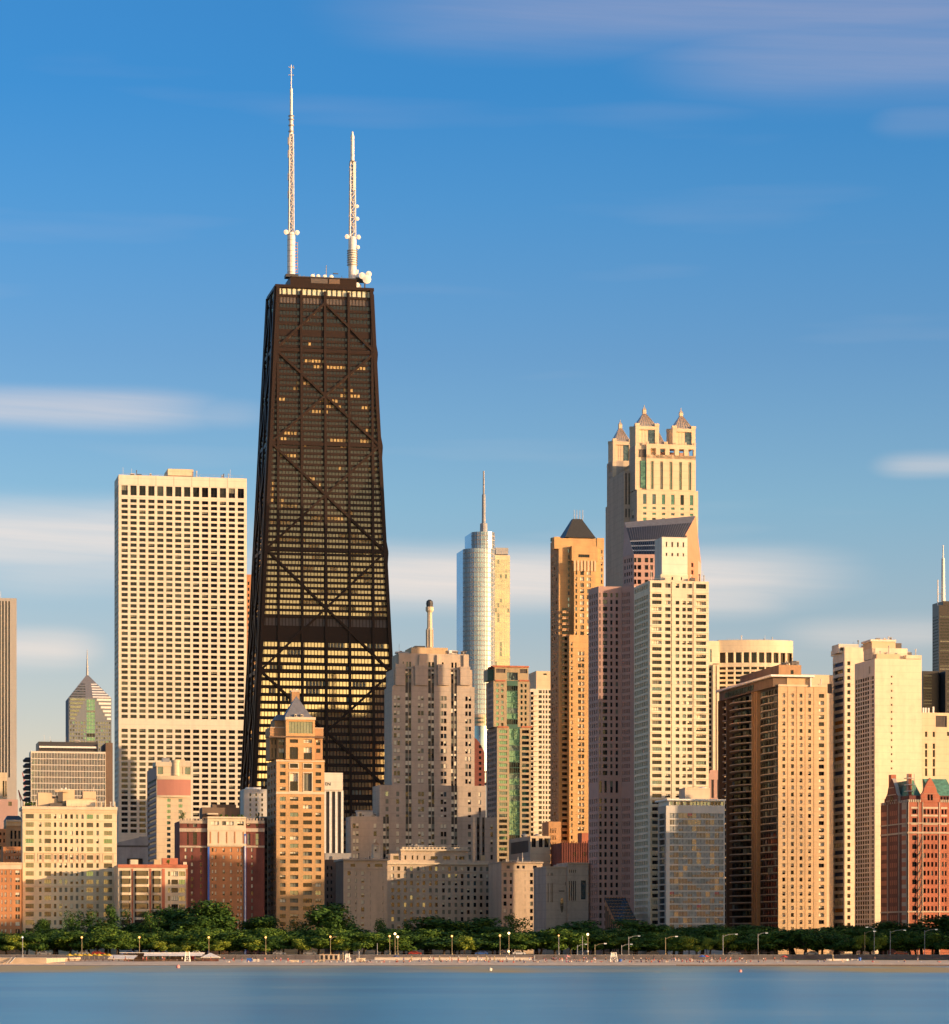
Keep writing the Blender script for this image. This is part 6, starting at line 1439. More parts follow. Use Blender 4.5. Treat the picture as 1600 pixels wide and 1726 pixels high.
    b.child('fire_escape', m)
    b.maxwin = 100; b.done()

def crane():
    for i, (px, py0, tipx, tipy, Y, lab) in enumerate(((37, 1350, 31, 1332, 1800, 'small red crane jib poking up left of the cream apartment house, the lower of two'), (42, 1318, 37.5, 1302, 2600, 'thin red crane jib seen left of the glass office block, the upper of two'))):
        X = lambda p: (p - 800) / F * Y; Z = lambda p: CH + (HZ - p) / F * Y
        r = empty('tower_crane', (X(px), Y, GZ)); tag(r, lab, 'crane', 'red cranes at the left')
        m = MB(); dx, dz = X(tipx) - X(px), Z(tipy) - GZ; z0 = Z(py0) - GZ
        for s in (-.6, .6): m.beam((s, 0, 0), (s, 0, z0), .3, .3, 'red_cloth')
        for k in range(int(z0 / 3)): m.beam((-.6, 0, k * 3), (.6, 0, k * 3 + 3), .2, .2, 'red_cloth')
        link('mast', m.mesh('mast'), r)
        m = MB(); m.beam((.4, 0, z0), (dx, 0, dz), .5, .5, 'red_cloth'); m.beam((-.8, 0, z0), (dx, 0, dz), .4, .4, 'red_cloth')
        for k in range(1, 8): t = k / 8; m.beam((.4 + (dx - .4) * t, 0, z0 + (dz - z0) * t), (-.8 + (dx + .8) * t, 0, z0 + (dz - z0) * (t + .06)), .25, .25, 'red_cloth')
        link('jib', m.mesh('jib'), r)

def shadow_towers():
    """unseen towers added to throw evening shadows into the view"""
    def slab(x, y, w, d, h, mat, lab):
        b = Bldg('shadow_tower', lab, 'tower', 800 + x / y * F, 810 + x / y * F, y, d=d)
        cols = lambda W: [(a, c) for a, c in G(int(W / 4.5), .6, W - .6, .55)]; rows = [(z, z + 1.8) for z in [4 + 3.2 * i for i in range(int((h - 6) / 3.2))]]
        b.poly([(0, 0), (w, 0), (w, d), (0, d)], 0, h, [[(cols(w), rows, 'res')], None, None, [(cols(d), rows, 'res')]], mat); b.bx(800 + (x + 3) / y * F, 800 + (x + 12) / y * F, 0, 0, 1) if False else None
        b.mb('penthouse').box(w * .25, w * .7, d * .3, d * .7, h + .01, h + 4, mat); b.maxwin = 0; b.done()
    slab(196, 1066, 18, 49, 74, 'cream_concrete', 'added cream shadow-casting tower just beyond the right edge of the photo, nearest the water')
    slab(206, 1118, 14, 24, 86, 'brown_brick', 'added brown shadow-casting tower just beyond the right edge, second from the water')
    slab(210, 1145, 14, 21, 70, 'pale_concrete', 'added pale shadow-casting tower just beyond the right edge, third from the water')
    slab(212, 1169, 10, 9, 80, 'tan_brick', 'added tan shadow-casting tower just beyond the right edge, fourth from the water')
    slab(81, 1384, 15, 40, 168, 'grey_concrete', 'added grey shadow-casting tower hidden behind the bright cream grid tower')
# ================================================================== foliage
def leaf_mat(name, c1, c2):
    m, t = new_mat(name)
    p = princ(t, Roughness=0.75); p.inputs['Specular IOR Level'].default_value = 0.15
    g = t.n('ShaderNodeNewGeometry'); tc = t.n('ShaderNodeTexCoord'); n = t.n('ShaderNodeTexNoise', i_Scale=0.45, i_Detail=2.0); t.l(tc, 'Object', n, 'Vector')
    f = t.math('ADD', t.math('MULTIPLY', g.outputs['Random Per Island'], .5), t.math('MULTIPLY', n.outputs[0], .5))
    t.t.links.new(t.ramp(f, [(.25, c1), (.75, c2)]), p.inputs['Base Color'])
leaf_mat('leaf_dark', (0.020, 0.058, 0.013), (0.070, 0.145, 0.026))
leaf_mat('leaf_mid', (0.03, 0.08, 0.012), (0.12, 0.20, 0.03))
leaf_mat('leaf_bright', (0.10, 0.16, 0.02), (0.30, 0.36, 0.05))  # lighter leaves: the light on some trees is put into the colour
flat_mat('bark', (0.06, 0.045, 0.032), rough=.95)
LEAF = ['leaf_dark', 'leaf_mid', 'leaf_bright']
def crown_mesh(seed, w, h, base, n_lobe=11, n_leaf=2600, leaf=.55, col='leaf_mid', spread=1.0):
    r = random.Random(seed); mb = MB(); lobes = []
    for i in range(n_lobe):
        a = r.random() * 6.283; rr = (r.random() ** .6) * w * .34 * spread; t = r.random()
        z = base + h * (.18 + .62 * t); k = 1 - .45 * max(0, t - .45) / .55
        lobes.append((rr * math.cos(a) * k, rr * math.sin(a) * k, z, w * (.13 + .10 * r.random()), h * (.12 + .09 * r.random())))
    for i in range(n_leaf):
        L = lobes[int(r.random() * len(lobes))]
        while True:
            x, y, z = r.gauss(0, 1), r.gauss(0, 1), r.gauss(0, 1); q = math.sqrt(x * x + y * y + z * z)
            if q > .1: break
        rad = (.55 + .5 * r.random()) if r.random() < .8 else r.random()
        p = Vector((L[0] + x / q * rad * L[3], L[1] + y / q * rad * L[3], L[2] + z / q * rad * L[4]))
        nrm = Vector((x / q + r.gauss(0, .5), y / q + r.gauss(0, .5), z / q + .35 + r.gauss(0, .5))).normalized()
        t = nrm.orthogonal().normalized(); t.rotate(Matrix.Rotation(r.random() * 6.28, 3, nrm)); b_ = nrm.cross(t)
        s = leaf * (.5 + r.random() * .8)
        mb.quad([p - t * s * .5, p + b_ * s * .32, p + t * s * .5, p - b_ * s * .32], col)
    return mb.mesh('crown'), lobes
def trunk_mesh(lobes, base, r0, seed):
    r = random.Random(seed); mb = MB(); fork = Vector((r.gauss(0, .15), r.gauss(0, .15), base * .8 + .8))
    def limb(a, b, ra, rb, n=6):
        a, b = Vector(a), Vector(b); t = (b - a).normalized(); o = t.orthogonal().normalized(); o2 = t.cross(o); i = len(mb.v); k = mb.mi('bark')
        for c, q in ((a, ra), (b, rb)):
            for j in range(n): an = 6.283 * j / n; mb.v.append(tuple(c + (o * math.cos(an) + o2 * math.sin(an)) * q))
        for j in range(n): j2 = (j + 1) % n; mb.f.append((i + j, i + j2, i + n + j2, i + n + j)); mb.m.append(k)
    limb((0, 0, -.3), fork, r0, r0 * .72, 8)
    for L in lobes[:7]: mid = fork.lerp(Vector(L[:3]), .5) + Vector((0, 0, .3)); limb(fork, mid, r0 * .5, r0 * .3); limb(mid, L[:3], r0 * .3, r0 * .1)
    return mb.mesh('trunk')
TREES = []
def tree_protos():
    for i in range(5):   # broad park trees about 10 m across and 8.5 m high
        me, lo = crown_mesh(100 + i, 10.5, 7.4, 1.4, n_lobe=13, n_leaf=3000, leaf=.62); TREES.append(('broad', me, trunk_mesh(lo, 2.0, .24, i), 10.5, 8.6))
    for i in range(3):   # taller full trees
        me, lo = crown_mesh(200 + i, 11, 13, 3.0, n_lobe=18, n_leaf=4200, leaf=.70); TREES.append(('tall', me, trunk_mesh(lo, 3.6, .34, i + 9), 11, 15.5))
    for i in range(2):   # open feathery trees
        me, lo = crown_mesh(300 + i, 10, 13, 3.5, n_lobe=12, n_leaf=1500, leaf=.62, spread=1.2); TREES.append(('open', me, trunk_mesh(lo, 4.0, .28, i + 20), 10, 16))
def add_tree(kind, px, ytop, Y, wpx, col, label, group):
    x = (px - 800) / F * Y; ztop = CH + (HZ - ytop) / F * Y - GZ; w = wpx / F * Y
    c = [t for t in TREES if t[0] == kind]; _, cm, tm, w0, h0 = c[rnd.randrange(len(c))]
    r = empty('park_tree', (x, Y, GZ), rnd.random() * 6.28); tag(r, label, 'tree', group)
    if 'wh' not in cm: 
        xs_ = sorted(v.co.x for v in cm.vertices); zs_ = sorted(v.co.z for v in cm.vertices); k_ = len(xs_) // 200
        cm['wh'] = (xs_[-k_] - xs_[k_], zs_[-k_])
    w0, h0 = cm['wh']; s, sz = w * 1.15 / w0, ztop / h0
    a = link('trunk', tm, r); bb = link('crown', cm, r)
    a.scale = bb.scale = (s, s, sz)
    bb.material_slots[0].link = 'OBJECT'; bb.material_slots[0].material = M(col)
def roof_plant(b, px, v, z, wpx, hpx, label, group=None):
    Y = b.Y0 + 3; w, h = wpx / F * Y, hpx / F * Y
    u = b.u(px, v); X = b.X0 + u * b.c - v * b.s_; Yy = b.Y0 + u * b.s_ + v * b.c
    r = empty('roof_shrub', (X, Yy, GZ + z)); tag(r, label, 'shrub', group)
    me, lo = crown_mesh(hash_(label), w, h * .9, h * .06, n_lobe=8, n_leaf=240, leaf=.42, col='leaf_dark' if 'dark' in label else ('leaf_bright' if 'yellow' in label else 'leaf_mid'))
    link('foliage', me, r); mb = MB(); mb.lathe([(.14, 0), (.07, h * .6)], 'bark', 6); link('stem', mb.mesh('stem'), r)
def hash_(s): return sum((i + 1) * ord(c) for i, c in enumerate(s)) % 99991
ORD = ['first', 'second', 'third', 'fourth', 'fifth', 'sixth', 'seventh', 'eighth', 'ninth', 'tenth', 'eleventh', 'twelfth', 'thirteenth', 'fourteenth', 'fifteenth', 'sixteenth', 'seventeenth', 'eighteenth', 'nineteenth']
TENS = ['', '', 'twenty', 'thirty', 'forty', 'fifty', 'sixty', 'seventy', 'eighty', 'ninety']
def ordinal(n):
    if n <= 19: return ORD[n - 1]
    t, u = divmod(n, 10)
    if u == 0: return {2: 'twentieth', 3: 'thirtieth', 4: 'fortieth', 5: 'fiftieth', 6: 'sixtieth', 7: 'seventieth', 8: 'eightieth', 9: 'ninetieth'}[t]
    return TENS[t] + ' ' + ORD[u - 1]

# ================================================================== ground, beach and water
def landscape():
    # lake
    wall_mat('dark_wall', (.13, .12, .13), var=.2)
    m, t = new_mat('lake_water')
    o = t.n('ShaderNodeOutputMaterial'); df = t.n('ShaderNodeBsdfDiffuse'); gl = t.n('ShaderNodeBsdfAnisotropic') if False else t.n('ShaderNodeBsdfGlossy')
    gl.inputs['Roughness'].default_value = .30; gl.inputs['Color'].default_value = (.72, .95, 1.0, 1)
    geo = t.n('ShaderNodeNewGeometry'); sp = t.n('ShaderNodeSeparateXYZ'); t.l(geo, 'Position', sp, 0)
    mp = t.n('ShaderNodeMapping'); mp.inputs['Scale'].default_value = (.012, .010, 1); t.l(geo, 'Position', mp, 0)
    n = t.n('ShaderNodeTexNoise', i_Scale=1.0, i_Detail=5.0, i_Roughness=.6); t.l(mp, 0, n, 'Vector')
    # tan shore band: sand and the reflection of lit buildings, painted into the colour
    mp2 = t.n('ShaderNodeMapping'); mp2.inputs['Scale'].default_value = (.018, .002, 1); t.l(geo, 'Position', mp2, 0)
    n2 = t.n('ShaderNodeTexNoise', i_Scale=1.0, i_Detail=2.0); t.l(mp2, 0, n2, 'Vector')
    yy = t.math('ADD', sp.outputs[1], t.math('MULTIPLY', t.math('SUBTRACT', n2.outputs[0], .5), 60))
    sand_refl = t.ramp(t.math('DIVIDE', t.math('SUBTRACT', yy, 660), 190, clamp=True), [(.15, 0), (.55, 1)], 'EASE')
    sand_refl = t.math('MULTIPLY', sand_refl, t.ramp(n2.outputs[0], [(.38, .25), (.62, 1)]))
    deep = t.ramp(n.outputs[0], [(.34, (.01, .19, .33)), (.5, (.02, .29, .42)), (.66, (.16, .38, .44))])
    t.t.links.new(t.mix(sand_refl, deep, (.62, .43, .17)), df.inputs[0])
    nb = t.n('ShaderNodeTexNoise', i_Scale=.9, i_Detail=4.0); t.l(geo, 'Position', nb, 'Vector')
    bp = t.n('ShaderNodeBump', i_Strength=.25, i_Distance=.25); t.l(nb, 0, bp, 'Height'); t.l(bp, 0, gl, 'Normal')
    mx = t.n('ShaderNodeMixShader'); t.t.links.new(t.math('SUBTRACT', .52, t.math('MULTIPLY', sand_refl, .38)), mx.inputs[0]); t.l(df, 0, mx, 1); t.l(gl, 0, mx, 2); t.l(mx, 0, o, 0)
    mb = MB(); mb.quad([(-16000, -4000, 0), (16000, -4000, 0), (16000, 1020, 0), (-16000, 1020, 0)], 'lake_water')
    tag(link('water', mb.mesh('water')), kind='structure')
    # sand
    m, t = new_mat('sand'); p = princ(t, Roughness=.95)
    geo = t.n('ShaderNodeNewGeometry'); sp = t.n('ShaderNodeSeparateXYZ'); t.l(geo, 'Position', sp, 0)
    n = t.n('ShaderNodeTexNoise', i_Scale=.35, i_Detail=5.0); t.l(geo, 'Position', n, 'Vector')
    wet = t.ramp(t.math('DIVIDE', t.math('SUBTRACT', sp.outputs[2], -.1), 1.0, clamp=True), [(.12, 0), (.35, 1)])
    dry = t.ramp(n.outputs[0], [(.3, (.62, .46, .31)), (.7, (.82, .65, .47))])
    t.t.links.new(t.mix(wet, (.12, .085, .055), dry), p.inputs['Base Color'])
    mb = MB(); prof = [(960, -1.0), (985, -.12), (990, .28), (997, .85), (1010, .98), (1050, 1.15), (1102, 1.5)]; xs = [-16000, -400] + list(range(-380, 381, 10)) + [400, 16000]; r = random.Random(3)
    base = len(mb.v)
    for y, z in prof:
        for x in xs: mb.v.append((x, y + (r.uniform(-1.5, 1.5) if 984 < y < 988 else 0), z + (r.uniform(-.05, .05) if y > 984 else 0)))
    nx = len(xs); k = mb.mi('sand')
    for j in range(len(prof) - 1):
        for i in range(nx - 1): mb.f.append((j * nx + i, j * nx + i + 1, (j + 1) * nx + i + 1, (j + 1) * nx + i)); mb.m.append(k)
    mb.smooth = True; tag(link('sand_beach', mb.mesh('sand_beach')), kind='structure')
    # city ground
    wall_mat('city_ground', (.10, .11, .07), var=.2, grain=.05); flat_mat('asphalt', (.05, .05, .052), rough=.9); flat_mat('lawn', (.05, .10, .02), rough=.95, var=.15); flat_mat('paving', (.34, .30, .25), rough=.9)
    mb = MB(); mb.quad([(-16000, 1101, GZ), (16000, 1101, GZ), (16000, 30000, GZ), (-16000, 30000, GZ)], 'city_ground'); tag(link('ground', mb.mesh('ground')), kind='structure')
    mb = MB(); mb.quad([(-3000, 1104, GZ + .01), (3000, 1104, GZ + .01), (3000, 1124, GZ + .01), (-3000, 1124, GZ + .01)], 'asphalt')
    for x in range(-300, 300, 12):
        for y in (1109, 1119): mb.quad([(x, y, GZ + .016), (x + 4, y, GZ + .016), (x + 4, y + .2, GZ + .016), (x, y + .2, GZ + .016)], 'white_paint')
    tag(link('road', mb.mesh('road')), kind='structure')
    mb = MB(); mb.box(-3000, 3000, 1124, 1124.4, GZ - .2, GZ + .14, 'paving'); tag(link('kerb', mb.mesh('kerb')), kind='structure')
    mb = MB(); mb.quad([(-3000, 1124.4, GZ + .02), (3000, 1124.4, GZ + .02), (3000, 1195, GZ + .02), (-3000, 1195, GZ + .02)], 'lawn'); tag(link('park_lawn', mb.mesh('park_lawn')), kind='structure')
    # strip of grass on the right of the beach
    X = lambda px, Y: (px - 800) / F * Y
    mb = MB(); mb.quad([(X(1330, 1092), 1086, 1.50), (X(1800, 1092), 1086, 1.50), (X(1800, 1098), 1100, 1.62), (X(1330, 1098), 1100, 1.62)], 'lawn'); tag(link('grass_strip', mb.mesh('grass_strip')), kind='structure')
    # retaining wall of the drive with a railing
    t_ = empty('retaining_wall', (0, 1101, 0)); tag(t_, 'long grey retaining wall with a thin railing between the beach and the tree lined drive', 'wall')
    mb = MB(); mb.box(-420, 420, 0, .6, 1.0, GZ + .10, 'dark_wall'); mb.box(-420, 420, -.08, .68, GZ + .10, GZ + .22, 'grey_concrete')
    for x in range(-420, 420, 7): mb.box(x, x + .12, -.05, -.005, 1.0, GZ + .05, 'dark_metal')
    link('wall', mb.mesh('wall'), t_)
    mb = MB(); mb.box(-420, 420, .25, .3, GZ + 1.0, GZ + 1.07, 'dark_metal')
    for x in range(-420, 420, 3): mb.box(x, x + .06, .25, .3, GZ + .22, GZ + 1.0, 'dark_metal')
    link('railing', mb.mesh('railing'), t_)
    # low promenade wall of the middle beach
    t_ = empty('promenade_wall', (X(690, 1085), 1085, 1.2)); tag(t_, 'low pale promenade wall behind the middle of the beach', 'wall')
    mb = MB(); L = X(905, 1085) - X(640, 1085); mb.box(-12, L - 12, 0, 1, -.2, 1.0, 'pale_concrete'); mb.box(-12, L - 12, -.1, .3, 1.0, 1.25, 'limestone'); link('wall', mb.mesh('wall'), t_)
    # sea wall at the left
    t_ = empty('sea_wall', (X(108, 992), 992, 0)); tag(t_, 'tan concrete sea wall with a ledge at the left end of the shore', 'wall')
    mb = MB(); mb.box(-330, 0, 0, 90, -.6, .75, 'tan_limestone'); mb.box(-330, -6, 3.0, 90, .75, 2.35, 'tan_limestone'); mb.box(-330, -6, 2.8, 3.4, 2.35, 2.5, 'cream_stone'); link('wall', mb.mesh('wall'), t_)
    mb = MB(); mb.beam((-17.5, 1, .7), (-16, 2.9, 2.6), .5, .3, 'grey_metal'); mb.beam((-18.5, 1, .7), (-17, 2.9, 2.6), .2, .2, 'grey_metal'); link('ladder', mb.mesh('ladder'), t_)
    # dark steel edge at the right
    t_ = MB(); t_.box(X(1140, 984), 500, 983.6, 984.2, -.5, .38, 'dark_brown'); tag(link('sheet_pile_edge', t_.mesh('sheet_pile_edge')), 'thin dark edging along the waterline of the right half of the beach', 'edging')

def park():
    tree_protos(); T = []
    # front row along the drive
    g1, g2 = 'trees in the front row along the drive', 'taller trees behind the front row'
    fr = []; px = -12
    while px < 1625:
        w = rnd.uniform(48, 66); top = rnd.uniform(1570, 1580) if px < 430 else rnd.uniform(1571, 1583)
        if 930 < px < 1010: top = rnd.uniform(1564, 1572)
        if 1300 < px < 1400: top = rnd.uniform(1567, 1572)
        fr.append((px, top, w, 0)); px += rnd.uniform(22, 31)
    bright = {22: 2, 265: 2, 318: 2, 428: 1, 1160: 1, 1218: 1, 1470: 2}
    n = 0
    for px, top, w, c in fr:
        n += 1; col = 'leaf_mid' if rnd.random() < .65 else 'leaf_dark'
        add_tree('broad', px, top, rnd.uniform(1127, 1140), w, col, '%s green park tree, %s from the left in the front row' % ('fresh' if col == 'leaf_mid' else 'dark', ordinal(n)), g1)
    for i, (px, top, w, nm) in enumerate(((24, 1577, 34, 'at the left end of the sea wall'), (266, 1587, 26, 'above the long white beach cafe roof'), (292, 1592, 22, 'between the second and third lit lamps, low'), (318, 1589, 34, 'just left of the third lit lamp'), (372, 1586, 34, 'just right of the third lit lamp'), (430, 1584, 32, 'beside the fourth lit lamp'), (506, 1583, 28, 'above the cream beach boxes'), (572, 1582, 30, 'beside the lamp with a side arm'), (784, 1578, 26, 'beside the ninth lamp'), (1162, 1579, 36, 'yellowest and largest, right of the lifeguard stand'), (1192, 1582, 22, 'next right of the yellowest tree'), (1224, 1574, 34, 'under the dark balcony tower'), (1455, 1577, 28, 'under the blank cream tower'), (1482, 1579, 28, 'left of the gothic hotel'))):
        add_tree('broad', px, top, 1125.5, w, 'leaf_bright', 'small yellow green tree with painted-in light %s' % nm, 'yellow green trees with painted-in light')
    back = [(68, 1550, 26, 'tall'), (95, 1566, 60, 'tall'), (118, 1536, 30, 'open'), (150, 1534, 52, 'open'), (178, 1556, 50, 'tall'), (200, 1526, 46, 'open'), (236, 1556, 56, 'tall'), (262, 1537, 44, 'open'), (292, 1531, 66, 'tall'), (320, 1546, 60, 'tall'), (346, 1520, 66, 'tall'), (372, 1540, 56, 'tall'), (400, 1572, 50, 'tall'), (438, 1545, 54, 'tall'), (470, 1572, 44, 'tall'), (503, 1550, 44, 'open'), (558, 1524, 60, 'tall'), (592, 1568, 50, 'tall'), (634, 1549, 36, 'open'), (662, 1566, 40, 'tall'), (688, 1552, 34, 'open'), (720, 1546, 74, 'tall'), (762, 1552, 66, 'tall'), (798, 1548, 70, 'tall'), (838, 1562, 50, 'tall'), (866, 1541, 46, 'open'), (905, 1572, 54, 'tall'), (968, 1553, 62, 'tall'), (1000, 1562, 44, 'tall'), (1030, 1574, 50, 'tall'), (1072, 1551, 62, 'tall'), (1104, 1560, 56, 'tall'), (1146, 1563, 60, 'tall'), (1184, 1559, 60, 'tall'), (1226, 1566, 56, 'tall'), (1262, 1560, 60, 'tall'), (1296, 1562, 56, 'tall'), (1338, 1568, 66, 'tall'), (1376, 1566, 62, 'tall'), (1412, 1563, 50, 'tall'), (1440, 1560, 54, 'tall'), (1484, 1554, 64, 'tall'), (1520, 1566, 44, 'tall'), (1554, 1556, 50, 'tall'), (1580, 1545, 70, 'tall'), (1612, 1543, 60, 'tall')]
    mid = []; q = -5
    while q < 1620: mid.append((q, rnd.uniform(1563, 1574), rnd.uniform(54, 76), 'broad')); q += rnd.uniform(34, 52)
    for i, (px, top, w, k) in enumerate(mid):
        add_tree(k, px, top, rnd.uniform(1144, 1156), w, 'leaf_mid' if i % 3 else 'leaf_dark', 'rounded green tree in the middle row of the park, %s from the left' % ordinal(i + 1), 'middle row of park trees')
    for i, (px, top, w, k) in enumerate(back):
        w *= 1.18
        look = 'open feathery' if k == 'open' else 'full dark'
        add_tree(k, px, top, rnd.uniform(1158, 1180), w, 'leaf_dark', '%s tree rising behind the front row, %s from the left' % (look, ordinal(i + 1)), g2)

def emit_mat(name, c, s):
    m, t = new_mat(name); o = t.n('ShaderNodeOutputMaterial'); e = t.n('ShaderNodeEmission'); e.inputs[0].default_value = (*c, 1); e.inputs[1].default_value = s; t.l(e, 0, o, 0)
def lamps():
    emit_mat('lamp_warm', (1.0, .42, .12), 2.6); emit_mat('lamp_white', (1.0, .66, .30), 3.5); emit_mat('lamp_dim', (1.0, .9, .7), 1.2)
    X = lambda px, Y: (px - 800) / F * Y
    flat_mat('pole_cream', (.30, .24, .13), rough=.5)
    L = [(38, 1580, 'dim', 'short grey lamp on the sea wall at the far left'), (138, 1580, 'warm', 'first lit lamp from the left, tall cream pole'), (235, 1580, 'warm', 'second lit lamp, above the long cafe roof'), (352, 1580, 'warm', 'third lit lamp, above the white tent of the cafe'),
         (448, 1580, 'warm', 'fourth lit lamp, beside the white beach truck'), (557, 1579, 'arm', 'fifth lit lamp, with a curved side arm'), (657, 1578, 'warm', 'sixth lit lamp, orange one of the close cluster'), (670.5, 1579, 'white', 'seventh lit lamp, big white one of the close cluster'), (666, 1574, 'white', 'small high white lamp between the sixth and seventh lit lamps'),
         (762, 1578, 'warm', 'lit lamp in front of the broad dark tree'), (843, 1577, 'warm', 'small lit lamp just left of the tall double lamp'), (858, 1573, 'white', 'tall lit lamp with a second light halfway down its pole'), (942, 1577, 'dimw', 'small dim lamp under the granite block'), (991, 1575, 'white', 'tall bright lamp left of the lifeguard stand')]
    sm = {}
    for px, py, k, lab in L:
        Y = 1103.2 if px > 60 else 1075; z0 = GZ if px > 60 else 2.3; r = empty('street_lamp', (X(px, Y), Y, z0)); tag(r, 'street lamp: ' + lab if False else lab, 'street lamp', 'lamps along the shore')
        h = CH + (HZ - py) / F * Y - z0
        mb = MB(); mb.lathe([(.32, 0), (.28, .8), (.13, 1.0), (.09, h - .5), (.08, h - .2)], 'pole_cream' if k in ('warm', 'white', 'arm') else 'grey_metal', 8)
        if k == 'arm': mb.beam((0, 0, h - 1.2), (.9, 0, h - .2), .16, .16, 'pole_cream'); mb.beam((.9, 0, h - .2), (1.9, 0, h - .05), .16, .16, 'pole_cream'); mb.box(1.6, 2.3, -.2, .2, h - .15, h + .1, 'pole_cream')
        link('pole', mb.mesh('pole'), r)
        mb = MB(); rr = {'warm': .34, 'white': .42, 'arm': .34, 'dim': .3, 'dimw': .25}[k]; mt = {'warm': 'lamp_warm', 'arm': 'lamp_warm', 'white': 'lamp_white', 'dim': 'lamp_dim', 'dimw': 'lamp_warm'}[k]
        mb.lathe([(rr * .5, h - rr), (rr * .92, h - rr * .5), (rr, h), (rr * .85, h + rr * .5), (rr * .3, h + rr * .9)], mt, 12); link('globe', mb.mesh('globe'), r)
        mb = MB(); mb.lathe([(rr * .5, h + rr * .9), (rr * .15, h + rr * 1.2)], 'dark_metal', 8); link('cap', mb.mesh('cap'), r)
        if px in (858, 991):
            mb = MB(); zz = CH + (HZ - 1604) / F * Y - z0; mb.lathe([(.2, zz - .4), (.42, zz), (.2, zz + .4)], 'lamp_white' if px == 858 else 'white_paint', 10, -.05, -.3); link('lower_globe', mb.mesh('lower_globe'), r)
    # tall mast-arm road lamps
    A = [(1003, 1592, 15, 1, 'cream mast arm lamp just left of the lifeguard stand'), (973.5, 1593, 12, 1, 'grey mast arm lamp left of the bright tall lamp'), (1048, 1593, 14, 1, 'grey mast arm lamp right of the lifeguard stand'), (1060, 1579, 15, 1, 'high grey mast arm lamp over the trees right of the lifeguard stand'), (1122, 1580, 16, 1, 'high cream mast arm lamp left of the yellowest tree'), (1219, 1576, 20, 1, 'mast arm lamp over the trees below the dark balcony tower'), (1458, 1571, 14, 1, 'leftmost mast arm lamp below the blank cream tower'), (1474, 1564, -10, 1, 'mast arm lamp left of the gothic hotel, highest one'), (1501, 1569, 22, 1, 'mast arm lamp at the left corner of the gothic hotel'), (1559, 1568, 17, 1, 'rightmost mast arm lamp, before the gothic hotel'), (636, 1590, 0, 0, 'slim grey flagless pole between the boxes and the lamp cluster'), (982, 1578, 0, 0, 'thin teal pole beside the tall bright lamp'), (1278, 1574, 12, 1, 'small double armed lamp over the trees under the tan brick front')]
    for px, py, arm, k, lab in A:
        Y = 1102.8; h = CH + (HZ - py) / F * Y - GZ; r = empty('mast_lamp' if k else 'pole', (X(px, Y), Y, GZ)); tag(r, lab, 'street lamp' if k else 'pole', None)
        cr = 'pole_cream' if 'cream' in lab else 'grey_metal'
        mb = MB(); mb.lathe([(.26, 0), (.2, .6), (.13, .7), (.10, h)], cr, 8)
        if k:
            L_ = arm / F * Y; mb.beam((0, 0, h - .6), (L_ * .45, 0, h + .1), .14, .14, cr); mb.beam((L_ * .45, 0, h + .1), (L_, 0, h + .35), .12, .12, cr)
        link('post', mb.mesh('post'), r)
        if k:
            mb = MB(); s = 1 if arm > 0 else -1; mb.box(min(L_, L_ + s * 1.0), max(L_, L_ + s * 1.0), -.22, .22, h + .2, h + .48, 'white_paint' if 'cream' in lab else 'grey_metal'); mb.box(min(L_, L_ + s) + .1, max(L_, L_ + s) - .1, -.18, .18, h + .12, h + .19, 'lamp_dim'); link('lamp_head', mb.mesh('lamp_head'), r)

